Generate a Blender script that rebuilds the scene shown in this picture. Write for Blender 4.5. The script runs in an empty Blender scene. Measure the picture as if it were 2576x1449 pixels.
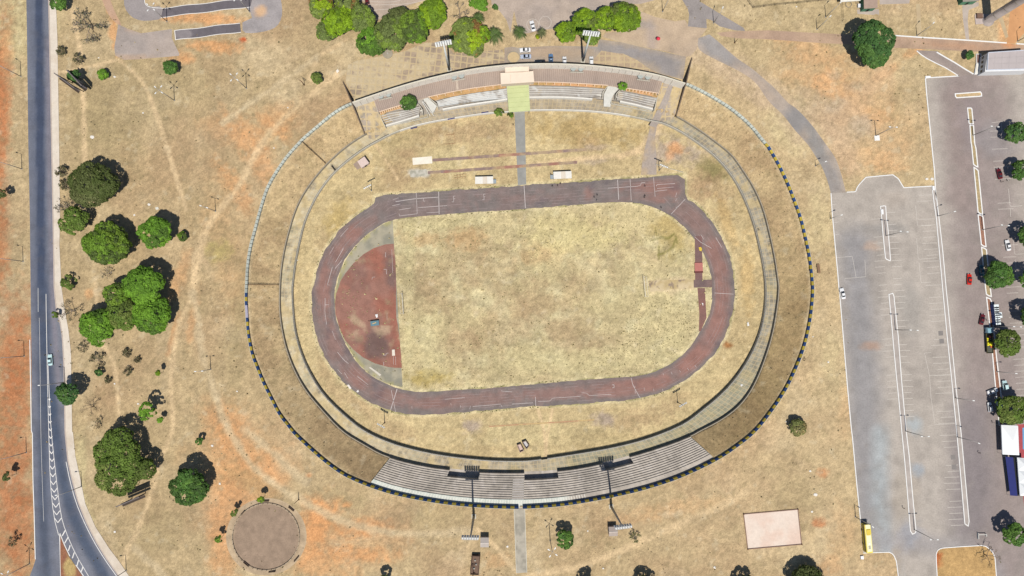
import bpy, bmesh, math, random
import numpy as np
from mathutils import Vector, Matrix
from mathutils.geometry import delaunay_2d_cdt
random.seed(7)
S = bpy.context.scene
C = S.collection

# ------------------------------------------------------------------ camera, sky, sun, exposure
FOC = 1772.7                      # focal length in units of a 2576-wide survey picture
CX, CY = 1288.0, 724.5
CAMZ = 286.0
NAD = (1271.0, 805.0)             # the point straight below the drone
FZ, WZ = -8.0, -6.4               # level of the sports field, level of the walkway round it

_n = Vector(((NAD[0]-CX)/FOC, -(NAD[1]-CY)/FOC, -1.0)).normalized()
_zc = -_n
_yc = (Vector((0, 1, 0)) - _zc*_zc.y).normalized()
_xc = _yc.cross(_zc)
ROT = Matrix((_xc, _yc, _zc))     # camera space -> world
cam = bpy.data.cameras.new("camera"); camo = bpy.data.objects.new("camera", cam); C.objects.link(camo)
cam.sensor_width = 36.0; cam.lens = 36.0*FOC/2576.0
cam.clip_start = 1.0; cam.clip_end = 9000.0
camo.matrix_world = Matrix.Translation((0, 0, CAMZ)) @ ROT.to_4x4()
S.camera = camo

SUN_EL, SUN_AZ = math.radians(64), math.radians(176.5)     # azimuth clockwise from +y
w = bpy.data.worlds.new("World"); S.world = w; w.use_nodes = True
nt = w.node_tree; bg = nt.nodes['Background']
sky = nt.nodes.new('ShaderNodeTexSky'); sky.sky_type = 'NISHITA'; sky.sun_disc = False
sky.sun_elevation = SUN_EL; sky.sun_rotation = SUN_AZ; sky.altitude = 1100
nt.links.new(sky.outputs[0], bg.inputs[0]); bg.inputs[1].default_value = 0.075
sd = bpy.data.lights.new("sun", 'SUN'); so = bpy.data.objects.new("sun", sd); C.objects.link(so)
sd.energy = 4.6; sd.angle = math.radians(0.53); sd.color = (1.0, 0.955, 0.88)
_d = Vector((math.sin(SUN_AZ)*math.cos(SUN_EL), math.cos(SUN_AZ)*math.cos(SUN_EL), math.sin(SUN_EL)))
so.rotation_euler = (-_d).to_track_quat('-Z', 'Y').to_euler(); so.location = (0, -100, 200)
S.view_settings.view_transform = 'Standard'; S.view_settings.look = 'None'
S.view_settings.exposure = 0.52; S.view_settings.gamma = 1.0; S.view_settings.use_curve_mapping = False
FACT = 1.85                       # how much brighter a sunlit level surface shows than its albedo

# ------------------------------------------------------------------ survey helpers
_R = np.array(ROT)
def G(px, py, z=0.0):
    """survey picture point -> world x, y on the level z"""
    px = np.asarray(px, float); py = np.asarray(py, float)
    c = np.stack([(px-CX)/FOC, -(py-CY)/FOC, -np.ones_like(px)], -1)
    d = c @ _R.T
    t = (z-CAMZ)/d[..., 2]
    return np.stack([d[..., 0]*t, d[..., 1]*t], -1)
def g(pts, z=0.0):
    a = np.asarray(pts, float)
    return G(a[:, 0], a[:, 1], z)
def tl(c, r, pts):                # enlarged survey sheet (column, row) -> survey picture
    return [(x/4+644*c, y/4+362.25*r) for x, y in pts]
def z1(pts): return [((1300+x/3.903)/1.4907, (220+y/3.903)/1.4907) for x, y in pts]
def z2(pts): return [((1900+x/3.5778)/1.4907, (180+y/3.5778)/1.4907) for x, y in pts]
def P1(px, py, z=0.0):
    a = G(px, py, z); return Vector((float(a[0]), float(a[1]), z))
M = 0.1622                        # metres per survey pixel at street level

def resample(pts, n, closed=False):
    p = np.asarray(pts, float)
    if closed: p = np.vstack([p, p[:1]])
    d = np.r_[0, np.cumsum(np.linalg.norm(np.diff(p, axis=0), axis=1))]
    s = np.linspace(0, d[-1], n, endpoint=not closed)
    return np.stack([np.interp(s, d, p[:, k]) for k in range(p.shape[1])], -1)
def smooth(pts, it=2, closed=False):
    p = np.asarray(pts, float)
    for _ in range(it):
        if closed:
            q = np.roll(p, -1, 0)
            p = np.stack([.75*p+.25*q, .25*p+.75*q], 1).reshape(-1, p.shape[1])
        else:
            a, b = p[:-1], p[1:]
            m = np.stack([.75*a+.25*b, .25*a+.75*b], 1).reshape(-1, p.shape[1])
            p = np.vstack([p[:1], m[1:-1], p[-1:]])
    return p

# ------------------------------------------------------------------ noise and masks for surface colour
def _h(ix, iy, s):
    with np.errstate(over='ignore'):
        h = (ix.astype(np.int64)*374761393 + iy.astype(np.int64)*668265263 + s*974711) & 0x7fffffff
        h = ((h ^ (h >> 13))*1274126177) & 0x7fffffff
        h = h ^ (h >> 16)
    return (h & 0xffff)/65535.0
def vnoise(xy, sc, seed=0):
    x = xy[:, 0]/sc; y = xy[:, 1]/sc
    ix = np.floor(x); iy = np.floor(y); fx = x-ix; fy = y-iy
    fx = fx*fx*(3-2*fx); fy = fy*fy*(3-2*fy)
    a = _h(ix, iy, seed); b = _h(ix+1, iy, seed); c = _h(ix, iy+1, seed); d = _h(ix+1, iy+1, seed)
    return (a*(1-fx)+b*fx)*(1-fy) + (c*(1-fx)+d*fx)*fy
def fbm(xy, sc, seed=0, oc=4):
    t = 0; a = 1; s = 0
    for k in range(oc):
        ang = .7*k+seed; ca, sa = math.cos(ang), math.sin(ang)
        r = np.stack([xy[:, 0]*ca-xy[:, 1]*sa, xy[:, 0]*sa+xy[:, 1]*ca], -1)
        t = t + a*vnoise(r, sc/2**k, seed*7+k); s += a; a *= .55
    return t/s
def sst(a, b, x):
    t = np.clip((x-a)/(b-a), 0, 1); return t*t*(3-2*t)
def blob(xy, c, rx, ry, rot=0.0, soft=.6, rough=.5, seed=1):
    dx = xy[:, 0]-c[0]; dy = xy[:, 1]-c[1]
    m = (np.abs(dx) < 2.5*max(rx, ry)) & (np.abs(dy) < 2.5*max(rx, ry))
    out = np.zeros(len(xy))
    if not m.any(): return out
    ca, sa = math.cos(rot), math.sin(rot)
    u = (dx[m]*ca+dy[m]*sa)/rx; v = (-dx[m]*sa+dy[m]*ca)/ry
    d = np.sqrt(u*u+v*v) + rough*(fbm(xy[m], max(2.0, .5*min(rx, ry)), seed, 4)-.5)*2
    out[m] = sst(1+soft*.5, 1-soft*.5, d)
    return out
def pdist(xy, pl):
    best = np.full(len(xy), 1e9); par = np.zeros(len(xy))
    for (ax, ay), (bx, by) in zip(pl[:-1], pl[1:]):
        m = (xy[:, 0] > min(ax, bx)-25) & (xy[:, 0] < max(ax, bx)+25) & (xy[:, 1] > min(ay, by)-25) & (xy[:, 1] < max(ay, by)+25)
        if not m.any(): continue
        p = xy[m]; vx, vy = bx-ax, by-ay; L = vx*vx+vy*vy+1e-9
        t = np.clip(((p[:, 0]-ax)*vx+(p[:, 1]-ay)*vy)/L, 0, 1)
        d = np.hypot(p[:, 0]-ax-t*vx, p[:, 1]-ay-t*vy)
        best[m] = np.minimum(best[m], d)
    return best
def stroke(xy, pl, wd, soft=.5, rough=.3, seed=3):
    d = pdist(xy, pl)
    near = d < wd*3+1
    out = np.zeros(len(xy))
    if near.any():
        dd = d[near] + rough*wd*(fbm(xy[near], 4.0, seed, 3)-.5)*2
        out[near] = sst(wd*.5*(1+soft), wd*.5*(1-soft), dd)
    return out
def inpoly(xy, poly):
    x, y = xy[:, 0], xy[:, 1]; r = np.zeros(len(xy), bool)
    p = np.asarray(poly); q = np.roll(p, -1, 0)
    for (ax, ay), (bx, by) in zip(p, q):
        c = ((ay > y) != (by > y))
        if ay != by: r ^= c & (x < (bx-ax)*(y-ay)/(by-ay)+ax)
    return r
def L3(r, gg, b):
    a = np.array([r, gg, b], float)/255
    a = np.where(a <= .04045, a/12.92, ((a+.055)/1.055)**2.4)
    return np.minimum(a/FACT, .85)
def mixc(col, c, m):
    return col + (np.asarray(c)-col)*np.clip(m, 0, 1)[:, None]

# ------------------------------------------------------------------ materials
MATS = {}
def mat(name, rgb, rough=.85, metal=0.0, nsc=1.5, namt=.12, spec=.25):
    if name in MATS: return MATS[name]
    m = bpy.data.materials.new(name); m.use_nodes = True; t = m.node_tree; b = t.nodes['Principled BSDF']
    b.inputs['Roughness'].default_value = rough; b.inputs['Metallic'].default_value = metal
    b.inputs['Specular IOR Level'].default_value = spec
    c = L3(*rgb)
    tc = t.nodes.new('ShaderNodeTexCoord'); n = t.nodes.new('ShaderNodeTexNoise'); n.inputs['Scale'].default_value = nsc; n.inputs['Detail'].default_value = 5
    t.links.new(tc.outputs['Object'], n.inputs['Vector'])
    mx = t.nodes.new('ShaderNodeMix'); mx.data_type = 'RGBA'
    mx.inputs['A'].default_value = (*(c*(1-namt*1.6)), 1); mx.inputs['B'].default_value = (*np.minimum(c*(1+namt*1.6), .9), 1)
    t.links.new(n.outputs['Fac'], mx.inputs['Factor']); t.links.new(mx.outputs['Result'], b.inputs['Base Color'])
    MATS[name] = m; return m
def paintmat(name, scales=((.5, .35), (2.2, .25)), rough=.95, spec=.1, bump=0.0):
    """surface whose base colour is the mesh's own painted albedo, broken up by fine grain"""
    if name in MATS: return MATS[name]
    m = bpy.data.materials.new(name); m.use_nodes = True; t = m.node_tree; b = t.nodes['Principled BSDF']
    b.inputs['Roughness'].default_value = rough; b.inputs['Specular IOR Level'].default_value = spec
    a = t.nodes.new('ShaderNodeAttribute'); a.attribute_name = 'tint'
    tc = t.nodes.new('ShaderNodeTexCoord'); last = a.outputs['Color']
    for sc, am in scales:
        n = t.nodes.new('ShaderNodeTexNoise'); n.inputs['Scale'].default_value = sc; n.inputs['Detail'].default_value = 6; n.inputs['Roughness'].default_value = .65
        t.links.new(tc.outputs['Object'], n.inputs['Vector'])
        r = t.nodes.new('ShaderNodeMapRange'); r.inputs['From Min'].default_value = .3; r.inputs['From Max'].default_value = .7
        r.inputs['To Min'].default_value = 1-am; r.inputs['To Max'].default_value = 1+am
        t.links.new(n.outputs['Fac'], r.inputs['Value'])
        v = t.nodes.new('ShaderNodeVectorMath'); v.operation = 'SCALE'
        t.links.new(last, v.inputs[0]); t.links.new(r.outputs[0], v.inputs['Scale']); last = v.outputs[0]
    t.links.new(last, b.inputs['Base Color'])
    MATS[name] = m; return m

# ------------------------------------------------------------------ mesh helpers
def npmesh(name, V, F, tint=None, smooth_=False):
    me = bpy.data.meshes.new(name); V = np.asarray(V, np.float32); F = np.asarray(F, np.int32)
    k = F.shape[1]
    me.vertices.add(len(V)); me.vertices.foreach_set('co', V.ravel())
    me.loops.add(F.size); me.loops.foreach_set('vertex_index', F.ravel())
    me.polygons.add(len(F)); me.polygons.foreach_set('loop_start', np.arange(0, F.size, k, dtype=np.int32))
    try: me.polygons.foreach_set('loop_total', np.full(len(F), k, np.int32))
    except Exception: pass
    if tint is not None:
        at = me.attributes.new('tint', 'FLOAT_COLOR', 'POINT')
        at.data.foreach_set('color', np.c_[tint, np.ones(len(tint))].astype(np.float32).ravel())
    me.update(calc_edges=True); me.validate()
    if smooth_: me.shade_smooth()
    return me
def put(name, me, m, parent=None):
    o = bpy.data.objects.new(name, me); C.objects.link(o)
    if m is not None:
        for x in (m if isinstance(m, (list, tuple)) else [m]): me.materials.append(x)
    if parent is not None: o.parent = parent
    return o
def tag(o, label=None, cat=None, group=None, kind=None):
    if label: o['label'] = label
    if cat: o['category'] = cat
    if group: o['group'] = group
    if kind: o['kind'] = kind
    return o
def structure(o): o['kind'] = 'structure'; return o
def empty(name, loc, rz=0.0):
    o = bpy.data.objects.new(name, None); C.objects.link(o); o.location = loc; o.rotation_euler = (0, 0, rz)
    o.empty_display_size = .3; return o
def copy_tree(o, parent=None):
    c = o.copy(); C.objects.link(c)
    if parent is not None: c.parent = parent
    for ch in list(o.children): copy_tree(ch, c)
    return c
class MB:
    def __init__(s): s.v = []; s.f = []; s.mi = []
    def add(s, vs, fs, mi=0):
        b = len(s.v); s.v += [tuple(map(float, v)) for v in vs]; s.f += [tuple(b+i for i in f) for f in fs]; s.mi += [mi]*len(fs); return s
    def box(s, c, d, rz=0.0, mi=0, rx=0.0):
        hx, hy, hz = d[0]/2, d[1]/2, d[2]/2
        m = Matrix.Translation(c) @ Matrix.Rotation(rz, 4, 'Z') @ Matrix.Rotation(rx, 4, 'X')
        vs = [m @ Vector((x, y, z)) for z in (-hz, hz) for x, y in ((-hx, -hy), (hx, -hy), (hx, hy), (-hx, hy))]
        return s.add(vs, [(3, 2, 1, 0), (4, 5, 6, 7), (0, 1, 5, 4), (1, 2, 6, 5), (2, 3, 7, 6), (3, 0, 4, 7)], mi)
    def tube(s, p, q, r0, r1=None, n=8, mi=0, caps=True):
        p, q = Vector(p), Vector(q); r1 = r0 if r1 is None else r1
        a = (q-p); 
        if a.length < 1e-6: return s
        a.normalize(); u = a.orthogonal().normalized(); v = a.cross(u)
        vs = [c+(u*math.cos(t)+v*math.sin(t))*r for c, r in ((p, r0), (q, r1)) for t in [2*math.pi*k/n for k in range(n)]]
        fs = [(k, (k+1) % n, n+(k+1) % n, n+k) for k in range(n)]
        if caps: fs += [tuple(range(n))[::-1], tuple(range(n, 2*n))]
        return s.add(vs, fs, mi)
    def lathe(s, prof, c=(0, 0, 0), n=16, axis='Z', mi=0):
        vs = []; 
        for r, h in prof:
            for k in range(n):
                t = 2*math.pi*k/n; x, y = r*math.cos(t), r*math.sin(t)
                p = (x, y, h) if axis == 'Z' else (h, x, y) if axis == 'X' else (y, h, x)
                vs.append((p[0]+c[0], p[1]+c[1], p[2]+c[2]))
        fs = [(i*n+k, i*n+(k+1) % n, (i+1)*n+(k+1) % n, (i+1)*n+k) for i in range(len(prof)-1) for k in range(n)]
        fs += [tuple(range(n))[::-1], tuple(range((len(prof)-1)*n, len(prof)*n))]
        return s.add(vs, fs, mi)
    def prism(s, poly, za, zb, mi=0):
        """upright prism; za, zb a level or one level per corner"""
        n = len(poly)
        A = za if hasattr(za, '__len__') else [za]*n; B = zb if hasattr(zb, '__len__') else [zb]*n
        ar = sum(poly[i][0]*poly[(i+1) % n][1]-poly[(i+1) % n][0]*poly[i][1] for i in range(n))
        idx = range(n) if ar > 0 else range(n-1, -1, -1)
        pl = [poly[i] for i in idx]; A = [A[i] for i in idx]; B = [B[i] for i in idx]
        vs = [(x, y, z) for (x, y), z in zip(pl, A)]+[(x, y, z) for (x, y), z in zip(pl, B)]
        fs = [tuple(range(n))[::-1], tuple(range(n, 2*n))]+[(k, (k+1) % n, n+(k+1) % n, n+k) for k in range(n)]
        return s.add(vs, fs, mi)
    def wall(s, pl, t, za, zb, mi=0, closed=False):
        """vertical wall following a plan polyline; zb a level or one per point; mi may be a list per segment"""
        p = np.asarray(pl, float); n = len(p)
        B = np.broadcast_to(zb, n); A = np.broadcast_to(za, n)
        d = np.roll(p, -1, 0)-p
        if not closed: d[-1] = d[-2]
        d /= np.linalg.norm(d, axis=1)[:, None]+1e-9
        e = np.roll(d, 1, 0)
        if not closed: e[0] = d[0]
        m = d+e; m /= np.linalg.norm(m, axis=1)[:, None]+1e-9
        nn = np.stack([-m[:, 1], m[:, 0]], -1); k = 1/np.clip((m*d).sum(1), .5, 1)
        o = nn*(t/2*k)[:, None]
        b = len(s.v)
        for i in range(n):
            for q, z in ((p[i]-o[i], A[i]), (p[i]+o[i], A[i]), (p[i]+o[i], B[i]), (p[i]-o[i], B[i])): s.v.append((float(q[0]), float(q[1]), float(z)))
        N = n if closed else n-1
        for i in range(N):
            j = (i+1) % n; mm = mi[i] if hasattr(mi, '__len__') else mi
            for a in range(4):
                c = (a+1) % 4
                s.f.append((b+4*i+a, b+4*j+a, b+4*j+c, b+4*i+c)[::-1]); s.mi.append(mm)
        if not closed:
            s.f += [(b, b+1, b+2, b+3)[::-1], (b+4*n-4, b+4*n-3, b+4*n-2, b+4*n-1)]; s.mi += [mi[0] if hasattr(mi, '__len__') else mi]*2
        return s
    def strip(s, A, B, mi=0):
        """ribbon of quads between two equal-length 3-D polylines"""
        n = len(A); fs = [(i, i+1, n+i+1, n+i) for i in range(n-1)]
        return s.add(list(A)+list(B), fs, mi)
    def build(s, name, mats, parent=None, smooth_=False, local=False):
        me = bpy.data.meshes.new(name); v = s.v
        if parent is not None and not local and parent.location.length > 0:
            l = parent.location; v = [(a-l.x, b-l.y, c-l.z) for a, b, c in v]
        me.from_pydata(v, [], s.f); me.polygons.foreach_set('material_index', s.mi); me.update()
        if smooth_: me.shade_smooth()
        return put(name, me, mats, parent)

def sheet(name, poly, z, colf, m, step=1.6):
    """flat piece of ground cut to an outline, dense enough to carry painted colour"""
    p = np.asarray(poly, float); lo, hi = p.min(0), p.max(0)
    n = len(p); b = []
    for i in range(n):
        a, c = p[i], p[(i+1) % n]; k = max(1, int(np.linalg.norm(c-a)/step))
        for j in range(k): b.append(a+(c-a)*j/k)
    b = np.array(b)
    X, Y = np.meshgrid(np.arange(lo[0]+step*.37, hi[0], step), np.arange(lo[1]+step*.41, hi[1], step))
    q = np.stack([X.ravel(), Y.ravel()], -1); q = q + (np.random.RandomState(1).rand(*q.shape)-.5)*step*.3
    q = q[inpoly(q, p)]
    from_edge = np.full(len(q), 1e9)
    pts = [Vector(x) for x in np.vstack([b, q])]
    nb = len(b)
    r = delaunay_2d_cdt(pts, [], [list(range(nb))], 1, 1e-5)
    V = np.array([(v.x, v.y) for v in r[0]]); F = np.array(r[2])
    a, c, d = V[F[:, 0]], V[F[:, 1]], V[F[:, 2]]
    ar = (c[:, 0]-a[:, 0])*(d[:, 1]-a[:, 1])-(c[:, 1]-a[:, 1])*(d[:, 0]-a[:, 0])
    F[ar < 0] = F[ar < 0][:, ::-1]
    me = npmesh(name, np.c_[V, np.full(len(V), z)], F, colf(V))
    return structure(put(name, me, m))
def loft(name, A, B, nu, nv, zA, zB, colf, m, closed=False, jit=0.0):
    A = resample(A, nu, closed); B = resample(B, nu, closed)
    if jit:
        rs = np.random.RandomState(5)
        A = A+(rs.rand(*A.shape)-.5)*jit; B = B+(rs.rand(*B.shape)-.5)*jit
    t = np.linspace(0, 1, nv)
    V = A[:, None]*(1-t)[None, :, None]+B[:, None]*t[None, :, None]
    Z = np.broadcast_to((zA*(1-t)+zB*t)[None], (nu, nv))
    xy = V.reshape(-1, 2); N = nu if closed else nu-1
    i, j = np.meshgrid(np.arange(N), np.arange(nv-1), indexing='ij'); i = i.ravel(); j = j.ravel(); i2 = (i+1) % nu
    F = np.stack([i*nv+j, i*nv+j+1, i2*nv+j+1, i2*nv+j], -1)
    a, b, d = xy[F[0, 0]], xy[F[0, 1]], xy[F[0, 3]]
    if (b[0]-a[0])*(d[1]-a[1])-(b[1]-a[1])*(d[0]-a[0]) < 0: F = F[:, ::-1]
    tt = np.broadcast_to(t[None], (nu, nv)).ravel()
    me = npmesh(name, np.c_[xy, Z.ravel()], F, colf(xy, tt))
    return structure(put(name, me, m))

# ================================================================== THE STADIUM'S RINGS (survey picture, clockwise from the top left)
W_RING = [(885,259),(861,270),(834,287),(801,315),(764,346),(749,362),(719,395),(691,437),(671,472),(659,510),(649,545),(640,580),(630,615),(622,662),(619,720),(617.5,757),(620,784),(622,829),(627.5,864),(635,897),(645,921),(661,962),(684,1007),(701,1042),(729,1077),(736,1087),(769,1119),(814,1159),(859,1192),(894,1209),(939,1227),(994,1244),(1069,1259),(1144,1270),(1219,1275.5),(1288,1278),(1320,1278),(1400,1273),(1463,1264),(1538,1250),(1613,1233),(1688,1210),(1750,1184),(1813,1152),(1863,1117),(1900,1087),(1932,1047),(1957,1012),(1982,972),(2004,924),(2022,879),(2034,832),(2042,784),(2046,739),(2046,722),(2042,680),(2036,637),(2028,600),(2017,552),(2002,510),(1987,470),(1964,420),(1947,390),(1932,365),(1923,357),(1888,312),(1838,270),(1788,240),(1750,220),(1724,209)]
PARAPET = [(886.5,258),(969,229.5),(1044,206.5),(1119,188),(1194,173),(1241,167.5),(1288,163),(1338,161),(1388,160.5),(1438,162),(1488,165),(1538,170),(1588,176),(1663,190),(1724,210)]
O_RING = [(919,337),(869,370),(824,411),(794,445),(764,487),(744,527),(729,575),(716,627),(708,677),(705,722),(704,774),(709,824),(721,879),(741,932),(769,982),(804,1024),(861,1086),(914,1117),(966,1147),(1059,1172),(1151,1184),(1250,1190),(1380,1188),(1480,1175),(1600,1145),(1690,1116),(1743,1094),(1755,1086),(1813,1057),(1863,1019),(1900,964),(1932,879),(1947,819),(1956,757),(1958,724),(1957,712),(1947,642),(1932,574),(1918,522),(1895,470),(1870,432),(1843,392),(1810,365),(1763,330),(1723,305),(1700,292),
          (1646,275),(1560,255),(1490,249),(1331,244.5),(1277,249),(1190,261),(1114,275.6),(1054,290),(968,318)]
I_RING = [(939,362),(921,372),(881,400),(844,432),(824,455),(799,490),(779,530),(766,562),(754,612),(744,662),(738,712),(736.5,724),(738,774),(744,839),(764,904),(789,954),(819,999),(869,1047),(917,1085),(981,1114),(1044,1132),(1119,1147),(1219,1158),(1288,1160),(1330,1159),(1373,1154),(1463,1140),(1538,1127),(1613,1109),(1680,1085),(1728,1062),(1763,1034),(1803,1002),(1838,967),(1870,924),(1895,879),(1913,832),(1924,774),(1925,722),(1920,675),(1910,624),(1895,562),(1873,502),(1843,445),(1803,397),(1758,362),(1713,332),(1668,310),(1645,307),
          (1613,299),(1563,289),(1488,280),(1413,277.5),(1333,277.5),(1276,282.5),(1219,286),(1144,297.5),(1069,310),(994,332.5)]
WR = np.vstack([g(W_RING, 2.5), g(PARAPET[::-1], 3.4)[1:-1]])
OR = g(O_RING, -5.6); IR = g(I_RING, -7.2)
CEN = G(1325, 720, -7)
NT = 2880
TH = np.linspace(-math.pi, math.pi, NT, endpoint=False)
def polar(ring):
    p = resample(smooth(ring, 2, True), 1500, True)-CEN
    a = np.arctan2(p[:, 1], p[:, 0]); r = np.hypot(p[:, 0], p[:, 1]); o = np.argsort(a)
    return np.interp(TH, a[o], r[o], period=2*math.pi)
rW, rO, rI = polar(WR), polar(OR), polar(IR)
def at(r, th): return np.interp(th, TH, r, period=2*math.pi)
def ang(px, py, z=0): a = G(px, py, z)-CEN; return math.atan2(a[1], a[0])
def ringpt(r, th, off=0.0):
    q = at(r, np.asarray(th))+off; return np.stack([CEN[0]+q*np.cos(th), CEN[1]+q*np.sin(th)], -1)
A_DL, A_DR = ang(941, 247), ang(1667, 199)          # ends of the covered deck
A_SL, A_SR = ang(960, 1180, -3), ang(1768, 1128, -2)  # ends of the south terraces
A_SR2 = A_SR

def height(xy):
    d = xy-CEN; th = np.arctan2(d[:, 1], d[:, 0]); r = np.hypot(d[:, 0], d[:, 1])
    w_, o_, i_ = at(rW, th), at(rO, th), at(rI, th)
    top = (th > A_DR) & (th < A_DL); bot = (th > A_SL) & (th < A_SR)
    z = np.zeros(len(xy))
    t = np.clip((r-o_)/(w_-.4-o_), 0, 1)
    z = np.where(r < w_, -4.9+5.9*t, z)
    z = np.where((r < w_) & top, FZ-.4, z)
    z = np.where((r < w_-.1) & bot, WZ-.7, z)
    z = np.where(r < o_-.05, FZ-.4, z)
    z = np.where(r < i_+.5, FZ, z)
    return z, th, r, w_, o_, i_

# ------------------------------------------------------------------ ground: dry savanna grass, red earth, trodden paths
def LG(r, gg, b): return L3(max(r-1, 0), min(gg+4, 250), b+17)
tan_, pale, straw, olive = LG(192,164,112), LG(210,184,134), LG(207,188,128), LG(158,138,86)
brown, orange, redsoil = LG(172,138,92), L3(218,160,108), L3(178,112,72)
pathc, greyp, weed = L3(222,194,152), L3(178,160,142), L3(120,122,60)
PATHS = [  # survey polyline, width m, colour, level
 ([(174,0),(190,60),(197,110),(205,160),(209,250),(211,330),(213,400)], 1.8, pathc, 0),
 ([(145,184),(200,172),(250,163),(290,152)], 1.2, pathc, 0), ([(200,110),(209,250)], 1.2, pathc, 0),
 ([(300,150),(322,172),(345,192),(365,215),(385,265),(402,310),(415,355),(430,400),(445,455),(460,500),(470,530)], 1.5, pathc, 0),
 ([(870,100),(840,120),(800,138),(790,170),(772,205),(830,205),(850,185)], 1.6, pathc, 0),
 ([(850,186),(800,225),(750,265),(700,312),(655,362),(625,420),(600,470),(560,520),(525,565),(508,600),(500,645),(490,700),(484,735)], 2.6, pathc, 0),
 ([(800,140),(700,215),(640,250),(560,310)], 2.0, pale, 0),
 ([(493,640),(488,700),(478,760),(455,800),(443,840),(435,890),(430,940),(429,990),(435,1040),(436,1075),(425,1110),(405,1150),(393,1195),(388,1220),(375,1255),(360,1300),(340,1345),(320,1380),(310,1420)], 1.7, pathc, 0),
 ([(484,740),(498,790),(503,860),(512,905),(530,960),(545,1000),(552,1030),(575,1080),(610,1140),(640,1180),(690,1220),(760,1260),(850,1310),(940,1335),(1050,1345),(1180,1338)], 2.6, pale, 0),
 ([(262,870),(285,910),(294,960),(298,1020),(300,1060)], 1.4, pathc, 0),
 ([(243,730),(243,850)], 1.4, pathc, 0), ([(244,850),(240,700)], 1.0, pathc, 0),
 ([(340,1380),(380,1415),(410,1449)], 2.5, pale, 0),
 ([(1320,1449),(1400,1440),(1480,1420),(1560,1385),(1640,1350),(1720,1315),(1780,1285),(1840,1262),(1880,1235)], 2.2, pathc, 0),
 ([(1200,1330),(1260,1390),(1300,1440)], 1.6, pathc, 0),
 ([(945,365),(965,395),(985,425),(1000,450)], 1.2, pathc, FZ),
 ([(1330,415),(1450,400),(1560,390),(1640,378)], 2.0, pathc, FZ), ([(1560,395),(1600,380),(1640,345),(1660,320)], 2.5, pathc, FZ),
 ([(1352,1025),(1362,1060),(1370,1090),(1374,1155)], 1.3, pathc, FZ), ([(1390,1030),(1382,1070),(1374,1120)], 1.0, pathc, FZ),
 ([(620,1080),(700,1155),(770,1210)], 3.0, pale, 0),
 ([(1750,125),(1840,168),(1920,220),(1985,285),(2020,330)], 9, L3(196,172,146), 0), ([(2075,300),(2110,350),(2130,420)], 8, L3(198,166,136), 0), ([(2230,175),(2180,235),(2120,300)], 7, L3(204,166,130), 0),
 ([(1642,604),(1662,597),(1680,600),(1696,588)], .9, L3(140,132,76), FZ), ([(1656,642),(1676,634),(1692,622),(1700,600)], .9, L3(140,132,76), FZ), ([(1657,620),(1658,652)], .8, L3(132,126,72), FZ), ([(1648,572),(1652,592)], .7, L3(150,138,84), FZ), ([(1700,596),(1704,612)], .8, L3(140,132,76), FZ),
]
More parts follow.
